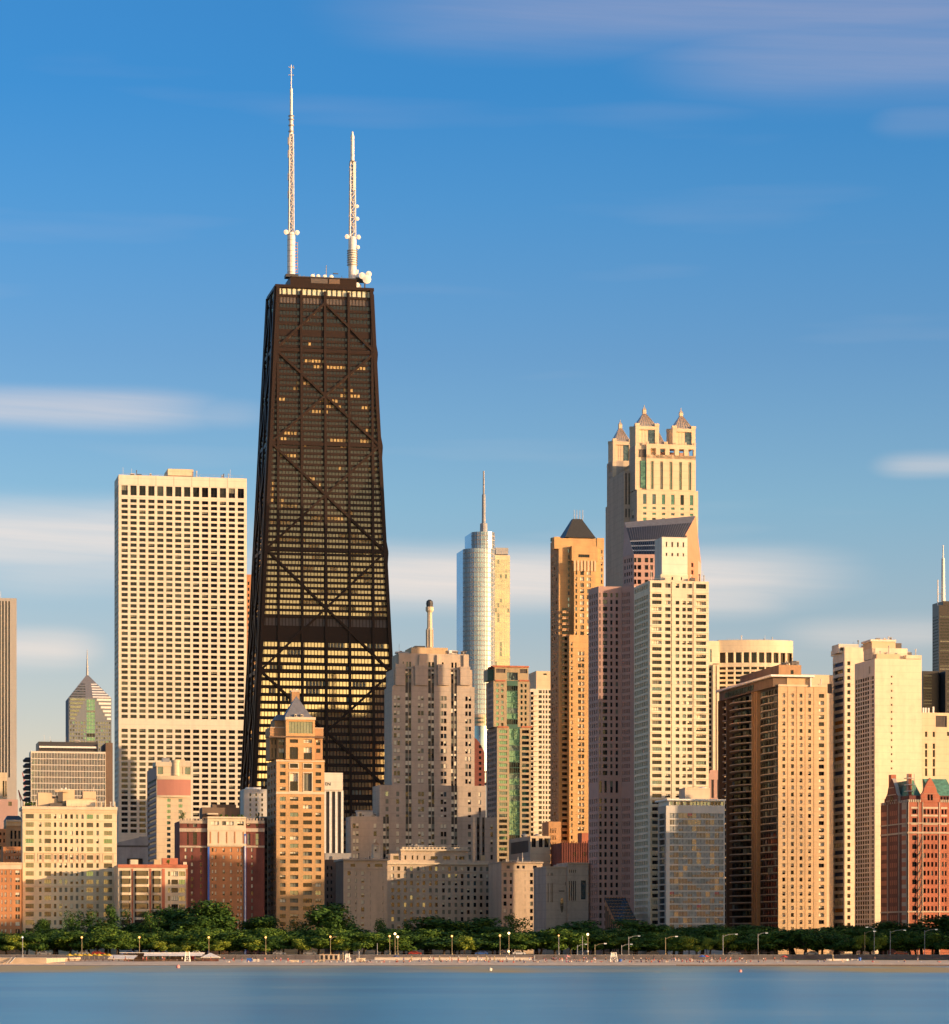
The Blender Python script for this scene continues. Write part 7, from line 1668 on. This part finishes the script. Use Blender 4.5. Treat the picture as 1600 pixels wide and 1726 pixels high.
def beach_things():
    X = lambda px, Y: (px - 800) / F * Y
    # --- cafe
    Y = 1050.0; S = Y / F; g = .95; Z = lambda py: CH + (HZ - py) * S - g
    r = empty('beach_cafe', (X(204, Y), Y, g)); tag(r, 'long low beach cafe with a white roof and a dark open front', 'cafe'); U = lambda px: (px - 204) * S
    mb = MB(); mb.prism([(U(202), -1), (U(346), -1), (U(343), 5), (U(206), 5)], Z(1606.5), Z(1605.5), 'white_paint'); mb.prism([(U(244), -3), (U(341), -3), (U(346), -1), (U(244), -1)], Z(1611.5), Z(1611.2), 'white_paint', top=[(U(244), -1.6), (U(344), -1.6), (U(346), -1), (U(244), -1)])
    mb.quad([(U(244), -3, Z(1611.5)), (U(341), -3, Z(1611.5)), (U(345), -1, Z(1606.5)), (U(244), -1, Z(1606.5))], 'white_paint'); link('roof', mb.mesh('roof'), r)
    mb = MB(); mb.box(U(244), U(340), .5, 4.5, 0, Z(1607), 'dark_brown'); mb.box(U(208), U(244), 1.5, 4.5, 0, Z(1607), 'dark_brown'); mb.box(U(244), U(368), -2.8, -2.7, 0, Z(1622), 'dark_red_brick'); link('wall', mb.mesh('wall'), r)
    for a in (246, 256, 268, 279): mb = MB(); mb.box(U(a), U(a + 8), .38, .49, Z(1617), Z(1612.5), 'glass_sky'); link('window', mb.mesh('window'), r)
    mb = MB(); mb.box(U(323), U(329), .3, .48, Z(1618), Z(1612), 'red_cloth'); mb.box(U(330), U(340), .3, .48, Z(1618), Z(1614), 'blind'); link('menu_board', mb.mesh('menu_board'), r)
    for a in (245, 262, 280, 298, 322, 340): mb = MB(); mb.beam((U(a), -2.6, 0), (U(a), -2.6, Z(1611.5)), .2, .2, 'dark_brown'); link('post', mb.mesh('post'), r)
    r = empty('awning', (X(184, Y), Y - 2, g)); tag(r, 'white sloping awning at the left end of the beach cafe', 'awning'); U = lambda px: (px - 184) * S
    mb = MB(); mb.quad([(U(184), -2, Z(1616)), (U(228), -2, Z(1616)), (U(233), 1.5, Z(1610)), (U(188), 1.5, Z(1610))], 'white_paint'); mb.quad([(U(188), 1.5, Z(1610)), (U(233), 1.5, Z(1610)), (U(231), 3.0, Z(1614)), (U(186), 3.0, Z(1614))], 'white_paint'); mb.box(U(184), U(228), -2.02, -1.9, Z(1617), Z(1616), 'blind'); link('canopy', mb.mesh('canopy'), r)
    for a in (186, 200, 214, 227): mb = MB(); mb.beam((U(a), -1.8, 0), (U(a), -1.8, Z(1616)), .15, .15, 'grey_metal'); link('post', mb.mesh('post'), r)
    r = empty('tent', (X(356, Y), Y - 1, g)); tag(r, 'open white tent with a pointed top at the right end of the beach cafe', 'tent'); U = lambda px: (px - 356) * S
    mb = MB(); mb.pyramid(U(340), U(371), -3, 3, Z(1613.5), Z(1606.5), 'white_paint', .3, .3); mb.box(U(340), U(371), -3, 3, Z(1614.5), Z(1613.5), 'blind'); link('canopy', mb.mesh('canopy'), r)
    for a in (341, 350, 360, 370): mb = MB(); mb.beam((U(a), -2.9, 0), (U(a), -2.9, Z(1614.2)), .15, .15, 'dark_brown'); link('post', mb.mesh('post'), r)
    mb = MB(); mb.box(U(341), U(370), -2.6, -2.5, .2, 1.0, 'dark_red_brick'); link('fence', mb.mesh('fence'), r)
    # yellow umbrellas with their tables
    base = None
    for i in range(9):
        px = 117 + i * 8.3
        if base is None:
            base = empty('beach_umbrella', (0, 0, 0)); m = MB(); m.lathe([(1.25, 2.05), (1.2, 2.15), (.1, 2.75)], 'yellow_cloth', 8); link('canopy', m.mesh('canopy'), base); m = MB(); m.lathe([(.04, 0), (.04, 2.7)], 'frame_white', 6); link('pole', m.mesh('pole'), base); m = MB(); m.lathe([(.3, 0), (.05, .05), (.05, .7), (.55, .72), (.55, .76)], 'dark_brown', 10); link('table', m.mesh('table'), base); o = base
        else: o = copy_tree(base)
        o.location = (X(px, 1046), 1046 + (i % 2) * 1.5, .95); tag(o, 'yellow table umbrella on the cafe terrace, %s from the left' % ordinal(i + 1), 'umbrella', 'yellow umbrellas of the beach cafe')
    for px, Y_, mt, lab in ((1184, 1022, 'blue_paint', 'blue beach parasol on the right half of the sand'), (1322, 998, 'red_cloth', 'dark red beach parasol low by the waterline on the right'), (1190, 1035, 'red_cloth', 'dark red beach parasol just behind the blue parasol'), (668, 1020, 'blue_cloth', 'navy beach parasol left of the middle of the beach'), (956, 1020, 'pink_cloth', 'pink beach parasol in the crowd right of the middle')):
        o = empty('beach_parasol', (X(px, Y_), Y_, .95)); tag(o, lab, 'umbrella'); m = MB(); m.lathe([(1.15, 1.75), (1.1, 1.85), (.1, 2.35)], mt, 8); link('canopy', m.mesh('canopy'), o); m = MB(); m.lathe([(.04, 0), (.04, 2.3)], 'frame_white', 6); link('pole', m.mesh('pole'), o)
    r = empty('terrace_fence', (X(110, 1041), 1041, .85)); tag(r, 'dark low fence round the cafe terrace on the left of the beach', 'fence'); m = MB(); L = X(366, 1041) - X(110, 1041)
    m.box(0, L, 0, .06, .9, 1.0, 'dark_brown'); m.box(0, L, 0, .06, .2, .28, 'dark_brown')
    k = 0.0
    while k < L: m.box(k, k + .10, 0, .06, 0, 1.0, 'dark_brown'); k += .35
    link('pickets', m.mesh('pickets'), r)
    # terrace furniture: chairs
    ch = None
    for i in range(26):
        px = 115 + i * 9.6 + rnd.uniform(-2, 2)
        if ch is None:
            ch = empty('cafe_chair', (0, 0, 0)); m = MB(); m.box(-.22, .22, -.22, .22, .42, .47, 'dark_red_brick'); link('seat', m.mesh('seat'), ch); m = MB(); m.box(-.22, .22, .18, .22, .5, .95, 'dark_red_brick'); link('backrest', m.mesh('backrest'), ch)
            m = MB(); m.box(-.02, .02, -.02, .02, 0, .42, 'dark_metal'); lm = m.mesh('leg')
            for sx in (-.2, .2):
                for sy in (-.2, .2): link('leg', lm, ch, (sx, sy, 0))
            o = ch
        else: o = copy_tree(ch)
        o.location = (X(px, 1044), 1043.4 + rnd.random() * 3, .92); o.rotation_euler[2] = rnd.random() * 6.28; tag(o, 'dark red cafe chair on the terrace, %s from the left' % ordinal(i + 1), 'chair', 'chairs of the beach cafe terrace')
    # lifeguard stands
    def stand(px, Y_, py_top, py_bot, wpx, lab, z0):
        S_ = Y_ / F; h = (py_bot - py_top) * S_; w = wpx * S_; r = empty('lifeguard_stand', (X(px, Y_), Y_, z0)); tag(r, lab, 'lifeguard stand', 'white lifeguard stands')
        for sx in (-1, 1):
            for sy in (-1, 1): m = MB(); m.beam((sx * w / 2, sy * w / 2, 0), (sx * w * .3, sy * w * .3, h), .16, .16, 'white_paint'); link('leg', m.mesh('leg'), r)
        m = MB()
        for t in (.12, .3, .48): q = w / 2 - w * .2 * t; m.beam((-q, -q, h * t), (q, -q, h * t), .1, .12, 'white_paint'); m.beam((-q, q, h * t), (q, q, h * t), .1, .12, 'white_paint')
        m.beam((-w * .45, -w * .45, h * .1), (w * .36, -w * .36, h * .55), .1, .12, 'white_paint'); m.beam((w * .45, -w * .45, h * .1), (-w * .36, -w * .36, h * .55), .1, .12, 'white_paint'); link('brace', m.mesh('brace'), r)
        m = MB(); q = w * .38; m.box(-q, q, -q, q, h * .58, h * .62, 'white_paint'); m.box(-q, q, q - .1, q, h * .62, h * .95, 'white_paint'); m.box(-q * .9, q * .9, -q * .9, -q * .8, h * .72, h * .78, 'white_paint'); link('seat', m.mesh('seat'), r)
        m = MB(); q = w * .33; m.box(-q, q, -q, q, h * .97, h, 'white_paint' if 'cafe' not in lab else 'yellow_cloth'); link('top_board', m.mesh('top_board'), r)
    stand(316, 1032, 1608, 1627, 9, 'tall white lifeguard stand in front of the beach cafe', .75)
    stand(586, 1012, 1611, 1628, 9, 'white lifeguard stand between the cream beach boxes', .55)
    stand(1034.5, 1025, 1609, 1627, 13, 'largest white lifeguard stand, alone right of the middle of the beach', .7)
    # boxes, trailer, truck, bin
    def hut(name, px0, px1, py0, py1, Y_, d, mat, lab, cat, panels=0, z0=.6, door=None, group=None):
        S_ = Y_ / F; w = (px1 - px0) * S_; h = CH + (HZ - py0) * S_ - z0; r = empty(name, (X(px0, Y_), Y_, z0)); tag(r, lab, cat, group)
        m = MB(); m.box(0, w, 0, d, .08, h - .1, mat); link('body', m.mesh('body'), r); m = MB(); m.box(-.1, w + .1, -.1, d + .1, h - .1, h, mat); link('roof', m.mesh('roof'), r)
        m = MB(); m.box(.1, w - .1, .1, d - .1, -.1, .08, 'dark_metal'); link('skid', m.mesh('skid'), r)
        for i in range(panels):
            m = MB(); a = w * (i + .18) / panels; c = w * (i + .72) / panels; m.box(a, c, -.04, -.005, .25 if door else h * .35, h - .35, door or 'limestone'); link('door' if door else 'shutter', m.mesh('door'), r)
    hut('beach_hut', 488.5, 502.5, 1618.5, 1627, 1014, 3, 'cream_concrete', 'cream box hut on the sand, left of the pair of small beach boxes', 'hut', 2)
    hut('beach_hut', 530, 537.2, 1619, 1626.5, 1015, 3, 'cream_concrete', 'left one of the two adjoining small cream boxes before the trailer', 'hut', 1)
    hut('beach_hut', 537.8, 546, 1618.5, 1626.5, 1015, 3, 'cream_concrete', 'right one of the two adjoining small cream boxes before the trailer', 'hut', 1)
    hut('storage_hut', 601, 615, 1615, 1627, 1018, 4, 'cream_concrete', 'bright cream box hut right beside the middle lifeguard stand', 'hut', 1, z0=.62)
    hut('site_trailer', 539, 571, 1608.5, 1618.5, 1080, 5, 'tan_limestone', 'pale trailer with two dark doors behind the small cream boxes', 'trailer', 4, z0=1.35, door='black_metal')
    def vehicle(name, x, y, z, rz, L_, body, lab, cat, group=None, van=False):
        r = empty(name, (x, y, z), rz); tag(r, lab, cat, group); m = MB(); w = .9; hh = 1.45 if not van else 2.3
        prof = [(-L_ / 2, .35), (L_ / 2, .35), (L_ / 2, .75), (L_ * .42, .9), (L_ * .22, .95), (L_ * .08, hh), (-L_ * .30, hh), (-L_ * .42, 1.0), (-L_ / 2, .92)] if not van else [(-L_ / 2, .4), (L_ / 2, .4), (L_ / 2, 1.0), (L_ * .42, 1.15), (L_ * .32, hh), (-L_ / 2, hh)]
        a = [(p, -w, q) for p, q in prof]; c = [(p, w, q) for p, q in prof]; m.quad(a, body); m.quad(c[::-1], body)
        for i in range(len(prof)): j = (i + 1) % len(prof); m.quad([a[j], a[i], c[i], c[j]], body)
        link('body', m.mesh('body'), r); m = MB()
        if van: m.box(L_ * .2, L_ * .36, -w - .01, w + .01, 1.2, 1.9, 'glass_dark')
        else: m.prism([(-L_ * .34, -w - .01), (L_ * .15, -w - .01), (L_ * .15, w + .01), (-L_ * .34, w + .01)], .98, hh - .1, 'glass_dark', top=[(-L_ * .28, -w - .01), (L_ * .07, -w - .01), (L_ * .07, w + .01), (-L_ * .28, w + .01)])
        link('window', m.mesh('window'), r); m = MB(); n = 12
        for k in range(n): a0, a1 = 6.283 * k / n, 6.283 * (k + 1) / n; m.quad([(0, -.1, 0), (.33 * math.cos(a0), -.1, .33 * math.sin(a0)), (.33 * math.cos(a1), -.1, .33 * math.sin(a1))], 'black_metal'); m.quad([(.33 * math.cos(a0), -.1, .33 * math.sin(a0)), (.33 * math.cos(a0), .1, .33 * math.sin(a0)), (.33 * math.cos(a1), .1, .33 * math.sin(a1)), (.33 * math.cos(a1), -.1, .33 * math.sin(a1))], 'black_metal')
        wm = m.mesh('wheel')
        for sx in (-.32, .32):
            link('wheel', wm, r, (sx * L_, -w + .06, .33)); link('wheel', wm, r, (sx * L_, w - .06, .33), math.pi)
    flat_mat('car_blue', (.03, .10, .35), rough=.3); flat_mat('car_grey', (.25, .25, .26), rough=.3); flat_mat('car_dark', (.03, .03, .035), rough=.3); flat_mat('car_red', (.35, .03, .02), rough=.3); flat_mat('car_white', (.7, .7, .7), rough=.3)
    hut('beach_truck', 416, 436, 1616.5, 1625, 1030, 3, 'pale_concrete', 'white beach truck box with a blue side at the right of the cafe', 'truck', 0, z0=.95)
    m = MB(); m.box(0, 1.9, -.12, -.01, .2, 1.3, 'blue_paint'); link('side_panel', m.mesh('side_panel'), [o for o in bpy.data.objects if o.name.startswith('beach_truck')][0])
    for i, px in enumerate((30, 72, 134, 166, 214, 330, 398, 470, 520, 700, 812, 876, 1100, 1240, 1372, 1518)):
        bd = ('car_dark', 'car_grey', 'car_grey', 'car_red', 'car_blue', 'car_white')[i % 6 if i != 2 else 1]
        vehicle('parked_car', X(px, 1107), 1107 + (i % 3) * 4, GZ + .02, 0 if i % 2 else math.pi, 4.6, bd, '%s car on the drive behind the railing, %s from the left' % ({'car_dark': 'black', 'car_grey': 'grey', 'car_red': 'dark red', 'car_blue': 'blue', 'car_white': 'white'}[bd], ordinal(i + 1)), 'car', 'cars on the drive')
    # volleyball and promenade posts
    P = [(694, 1613, 'pole_cream'), (725, 1614, 'grey_metal'), (741, 1613, 'pole_cream'), (758.5, 1614, 'grey_metal'), (773, 1613, 'grey_metal'), (788, 1613, 'pole_cream'), (805.5, 1613, 'grey_metal'), (820.5, 1613, 'pole_cream'), (833.5, 1613, 'pole_cream'), (854, 1613, 'grey_metal'), (867, 1613, 'grey_metal'), (901, 1612, 'grey_metal'), (1404, 1610, 'pole_cream'), (578, 1607, 'pole_cream'), (605, 1605, 'grey_metal')]
    for i, (px, py, mt) in enumerate(P):
        Y_ = 1055; z0 = 1.1; h = CH + (HZ - py) / F * Y_ - z0 + .3; r = empty('beach_post', (X(px, Y_), Y_, z0)); tag(r, '%s post standing on the sand, %s from the left' % ('cream' if mt == 'pole_cream' else 'grey', ordinal(i + 1)), 'post', 'posts on the beach')
        m = MB(); m.lathe([(.30, 0), (.28, .3), (.22, .35), (.19, h), (.1, h + .08)], mt, 8); link('shaft', m.mesh('shaft'), r); m = MB(); m.lathe([(.24, h * .8), (.24, h * .84)], 'frame_white', 8); link('collar', m.mesh('collar'), r)
    # white boats / boards and blue bin on the right
    for i, (a, c) in enumerate(((1393, 1432), (1434, 1447))):
        Y_ = 1062; S_ = Y_ / F; w = (c - a) * S_; r = empty('rowing_boat', (X(a, Y_), Y_, 1.15)); tag(r, ('long white boat lying on the sand beside the blue bin, the left one', 'short white boat lying on the sand touching the blue bin')[i], 'boat', 'white boats on the sand')
        m = MB(); pts = lambda k, y: [(w * .03 * (1 - k), -.55 * k), (w * .12, -.75 * k), (w * .88, -.75 * k), (w, 0), (w * .88, .75 * k), (w * .12, .75 * k), (w * .03 * (1 - k), .55 * k)]
        m.prism(pts(.6, 0), .1, .75, 'white_paint', top=pts(1.0, 0)); link('hull', m.mesh('hull'), r); m = MB(); m.box(w * .3, w * .36, -.6, .6, .76, .80, 'tan_brick'); m.box(w * .6, w * .66, -.6, .6, .76, .80, 'tan_brick'); link('thwart', m.mesh('thwart'), r)
    for px, lab, mt, s in ((1449.5, 'blue bin at the right end of the white boats', 'blue_paint', 1.0), (1046, 'blue round bin just right of the largest lifeguard stand', 'blue_paint', .9)):
        Y_ = 1061 if px > 1200 else 1030; r = empty('litter_bin', (X(px, Y_), Y_, 1.15 if px > 1200 else .85)); tag(r, lab, 'bin', None); m = MB(); m.lathe([(.45 * s, 0), (.55 * s, 1.0 * s), (.55 * s, 1.1 * s)], mt, 12); link('body', m.mesh('body'), r); m = MB(); m.lathe([(.6 * s, 1.1 * s), (.45 * s, 1.25 * s), (.2 * s, 1.3 * s)], 'car_blue', 12); link('lid', m.mesh('lid'), r)
    # towels spread on the sand
    tw = None
    for i in range(34):
        px = 385 + i * 35.5 + rnd.uniform(-12, 12); Y_ = rnd.uniform(999, 1030); mt = rnd.choice(['blue_cloth', 'red_cloth', 'pink_cloth', 'yellow_cloth', 'white_paint', 'blue_paint'])
        if tw is None: m = MB(); m.box(-.45, .45, -.9, .9, 0, .04, 'blue_cloth'); m.box(-.3, .3, .6, .85, .04, .16, 'white_paint'); me = m.mesh('beach_towel'); tw = me
        o = link('beach_towel', tw, None, (X(px, Y_), Y_, 1.02), rnd.random() * 3.1); o.material_slots[0].link = 'OBJECT'; o.material_slots[0].material = M(mt)
        tag(o, '%s towel spread on the sand, %s from the left' % ({'blue_cloth': 'navy', 'red_cloth': 'red', 'pink_cloth': 'pink', 'yellow_cloth': 'yellow', 'white_paint': 'white', 'blue_paint': 'bright blue'}[mt], ordinal(i + 1)), 'towel', 'towels on the beach')
    # buoys
    for px, py, w, mt, lab in ((300, 1629, .95, 'pink_cloth', 'pale pink square buoy floating off the beach cafe'), (826.5, 1633.5, .8, 'frame_white', 'whitish buoy floating off the middle of the beach'), (1248, 1636, .7, 'pink_cloth', 'small pink buoy floating off the dark balcony tower')):
        Y_ = CH * F / (py + 3 - HZ); r = empty('buoy', (X(px, Y_), Y_, 0)); tag(r, lab, 'buoy', None); m = MB(); m.lathe([(w * .5, -.3), (w * .56, 0), (w * .56, w * .75), (w * .45, w * .85)], mt, 12); link('float', m.mesh('float'), r); m = MB(); m.lathe([(w * .15, w * .84), (w * .12, w * 1.0), (.03, w * 1.05)], mt, 8); link('topmark', m.mesh('topmark'), r)

# ================================================================== people on the beach
def skin_mesh(verts, edges, name, root=0, levels=1):
    me = bpy.data.meshes.new(name); me.from_pydata([v[:3] for v in verts], edges, []); o = bpy.data.objects.new(name, me); COL.objects.link(o)
    md = o.modifiers.new('s', 'SKIN'); md.use_smooth_shade = True
    sv = me.skin_vertices[0].data
    for i, v in enumerate(verts): sv[i].radius = (v[3], v[4] if len(v) > 4 else v[3]); sv[i].use_root = (i == root)
    sb = o.modifiers.new('b', 'SUBSURF'); sb.levels = levels
    dg = bpy.context.evaluated_depsgraph_get(); dg.update(); out = bpy.data.meshes.new_from_object(o.evaluated_get(dg)); out.name = name; bpy.data.objects.remove(o); return out
def person_proto(pose):
    """joints of a 1.72 m figure, facing -Y; returns body, top, shorts, hair meshes"""
    J = {}
    if pose == 'stand': hip = .92; J = dict(pelvis=(0, 0, hip), spine=(0, 0, 1.12), chest=(0, 0, 1.34), neck=(0, .01, 1.46), head=(0, -.01, 1.60), top=(0, 0, 1.70), hl=(-.10, 0, .88), hr=(.10, 0, .88), kl=(-.12, -.03, .48), kr=(.12, .01, .48), al=(-.12, .02, .08), ar=(.13, .06, .08), tl=(-.13, -.14, .03), tr=(.14, -.10, .03), sl=(-.19, 0, 1.40), sr=(.19, 0, 1.40), el=(-.25, .02, 1.12), er=(.25, .02, 1.12), wl=(-.24, -.08, .88), wr=(.25, -.06, .87), fl=(-.24, -.11, .79), frr=(.25, -.09, .78))
    if pose == 'walk': J = dict(pelvis=(0, 0, .91), spine=(0, -.02, 1.12), chest=(0, -.04, 1.34), neck=(0, -.05, 1.46), head=(0, -.08, 1.60), top=(0, -.07, 1.70), hl=(-.10, 0, .88), hr=(.10, 0, .88), kl=(-.11, -.20, .50), kr=(.11, .06, .47), al=(-.11, -.28, .09), ar=(.11, .36, .14), tl=(-.11, -.44, .06), tr=(.11, .26, .03), sl=(-.19, -.04, 1.40), sr=(.19, -.04, 1.40), el=(-.25, .12, 1.14), er=(.25, -.12, 1.14), wl=(-.24, .14, .90), wr=(.24, -.30, .98), fl=(-.24, .12, .81), frr=(.24, -.38, .94))
    if pose == 'sit': J = dict(pelvis=(0, 0, .13), spine=(0, .06, .32), chest=(0, .08, .54), neck=(0, .06, .66), head=(0, .03, .80), top=(0, .04, .90), hl=(-.10, -.02, .12), hr=(.10, -.02, .12), kl=(-.15, -.36, .42), kr=(.15, -.34, .44), al=(-.14, -.56, .07), ar=(.14, -.58, .07), tl=(-.14, -.70, .04), tr=(.14, -.72, .04), sl=(-.19, .07, .60), sr=(.19, .07, .60), el=(-.25, -.10, .42), er=(.25, -.10, .42), wl=(-.16, -.30, .46), wr=(.16, -.30, .47), fl=(-.10, -.37, .46), frr=(.10, -.37, .47))
    if pose == 'lie': J = dict(pelvis=(0, 0, .12), spine=(0, .20, .13), chest=(0, .42, .20), neck=(0, .54, .28), head=(0, .66, .36), top=(0, .74, .42), hl=(-.10, -.03, .11), hr=(.10, -.03, .11), kl=(-.12, -.42, .20), kr=(.12, -.42, .12), al=(-.12, -.82, .07), ar=(.12, -.84, .07), tl=(-.13, -.88, .17), tr=(.13, -.90, .17), sl=(-.19, .46, .20), sr=(.19, .46, .20), el=(-.30, .44, .05), er=(.30, .44, .05), wl=(-.34, .20, .05), wr=(.34, .20, .05), fl=(-.34, .11, .04), frr=(.34, .11, .04))
    Rr = dict(pelvis=.125, spine=.115, chest=.135, neck=.052, head=.092, top=.062, hl=.088, hr=.088, kl=.056, kr=.056, al=.036, ar=.036, tl=.030, tr=.030, sl=.056, sr=.056, el=.040, er=.040, wl=.027, wr=.027, fl=.030, frr=.030)
    names = list(J); ix = {n: i for i, n in enumerate(names)}
    E = [('pelvis', 'spine'), ('spine', 'chest'), ('chest', 'neck'), ('neck', 'head'), ('head', 'top'), ('pelvis', 'hl'), ('pelvis', 'hr'), ('hl', 'kl'), ('hr', 'kr'), ('kl', 'al'), ('kr', 'ar'), ('al', 'tl'), ('ar', 'tr'), ('chest', 'sl'), ('chest', 'sr'), ('sl', 'el'), ('sr', 'er'), ('el', 'wl'), ('er', 'wr'), ('wl', 'fl'), ('wr', 'frr')]
    V = [(*J[n], Rr[n]) for n in names]; ed = [(ix[a], ix[b]) for a, b in E]
    # nose and fingers
    def add(p, r_, to): V.append((*p, r_)); ed.append((to, len(V) - 1)); return len(V) - 1
    for h_, s in (('fl', -1), ('frr', 1)):
        x, y, z = J[h_]
        dirn = Vector(J[h_]) - Vector(J['wl' if h_ == 'fl' else 'wr']); dirn.normalize()
        for k, l in ((-.024, .07), (-.008, .085), (.008, .08), (.024, .065)): q = Vector((x, y, z)) + dirn * l + Vector((0, k, 0)); add(tuple(q), .009, ix[h_])
        q = Vector((x, y, z)) + dirn * .02 + Vector((-s * .045, -.02, 0)); add(tuple(q), .011, ix[h_])
    body = skin_mesh(V, ed, 'body')
    def sub(keys, scale, nm):
        kk = [k for k in keys]; ii = {k: i for i, k in enumerate(kk)}
        return skin_mesh([(*J[k], Rr[k] * scale) for k in kk], [(ii[a], ii[b]) for a, b in E if a in ii and b in ii], nm)
    top = sub(['pelvis', 'spine', 'chest', 'sl', 'sr'], 1.16, 'shirt'); sh = sub(['pelvis', 'hl', 'hr', 'kl', 'kr'], 1.2, 'shorts')
    h = Vector(J['head']); tpp = Vector(J['top']); d = (tpp - h).normalized()
    hair = skin_mesh([(*(h + d * .02 + Vector((0, .03, 0))), .098), (*(tpp + d * .015 + Vector((0, .02, 0))), .07), (*(h - d * .07 + Vector((0, .06, 0))), .06)], [(0, 1), (0, 2)], 'hair')
    for me, mt in ((body, 'skin'), (top, 'white_paint'), (sh, 'blue_cloth'), (hair, 'hair')): me.materials.clear(); me.materials.append(M(mt))
    return body, top, sh, hair
def people():
    X = lambda px, Y: (px - 800) / F * Y
    protos = {p: person_proto(p) for p in ('stand', 'walk', 'sit', 'lie')}
    tops = [('white_paint', 'white'), ('red_cloth', 'red'), ('blue_cloth', 'navy'), ('pink_cloth', 'pink'), ('black_cloth', 'black'), ('blue_paint', 'bright blue'), ('orange_cloth', 'tan')]
    spots = []
    def cluster(a, b, n, y0, y1, pz): 
        for i in range(n): spots.append((a + (b - a) * (i + rnd.random() * .9) / n, rnd.uniform(y0, y1), rnd.choice(pz)))
    cluster(186, 366, 12, 1043, 1047, ['stand', 'sit', 'stand']); cluster(374, 480, 7, 1008, 1035, ['stand', 'sit', 'walk']); cluster(505, 700, 14, 1005, 1035, ['sit', 'stand', 'lie', 'sit'])
    cluster(700, 905, 20, 1006, 1045, ['sit', 'sit', 'stand', 'lie']); cluster(905, 1010, 14, 1004, 1050, ['sit', 'stand', 'walk', 'sit']); cluster(1010, 1110, 12, 1004, 1040, ['sit', 'lie', 'stand']); cluster(1110, 1250, 20, 1000, 1040, ['sit', 'stand', 'walk', 'sit']); cluster(1250, 1330, 8, 1000, 1035, ['sit', 'stand']); cluster(1330, 1590, 9, 1000, 1050, ['sit', 'lie', 'stand'])
    cluster(560, 910, 22, 998, 1030, ['sit', 'lie', 'stand', 'sit']); cluster(905, 1010, 14, 996, 1040, ['sit', 'stand']); cluster(1060, 1260, 26, 995, 1035, ['sit', 'stand', 'walk']); cluster(370, 560, 10, 998, 1020, ['sit', 'lie', 'stand'])
    spots.sort(); PR = [(985, -.12), (990, .28), (997, .85), (1010, .98), (1050, 1.15), (1102, 1.5)]
    def gz(y):
        for (a, za), (b, zb) in zip(PR, PR[1:]):
            if a <= y <= b: return za + (zb - za) * (y - a) / (b - a)
        return 1.5
    for i, (px, Y, pose) in enumerate(spots):
        tm, tn = tops[rnd.randrange(len(tops))]; word = {'stand': 'standing', 'walk': 'walking', 'sit': 'sitting', 'lie': 'lying'}[pose]
        r = empty('person', (X(px, Y), Y, gz(Y) + .02), rnd.random() * 6.28); tag(r, 'person in a %s top %s on the beach, %s from the left' % (tn, word, ordinal(i + 1) if i < 99 else 'hundred ' + ordinal(i + 1 - 100) if i > 99 else 'hundredth'), 'person', 'people on the beach')
        b_, t_, s_, h_ = protos[pose]
        link('body', b_, r); o = link('shirt', t_, r); o.material_slots[0].link = 'OBJECT'; o.material_slots[0].material = M(tm)
        o = link('shorts', s_, r); o.material_slots[0].link = 'OBJECT'; o.material_slots[0].material = M(rnd.choice(['blue_cloth', 'black_cloth', 'red_cloth', 'white_paint'])); link('hair', h_, r)
landscape()
far_towers(); mid_towers(); black_tower()
stepped_tower(); green_tower(); gold_tower(); turret_tower(); mauve_tower(); grid_tower(); drum_tower(); right_towers()
pyramid_condo(); brick_pair(); pink_tower(); cream_houses(); long_hotel(); granite_club(); glass_apartments(); gothic_hotel(); crane(); shadow_towers()
park(); lamps(); beach_things(); people()
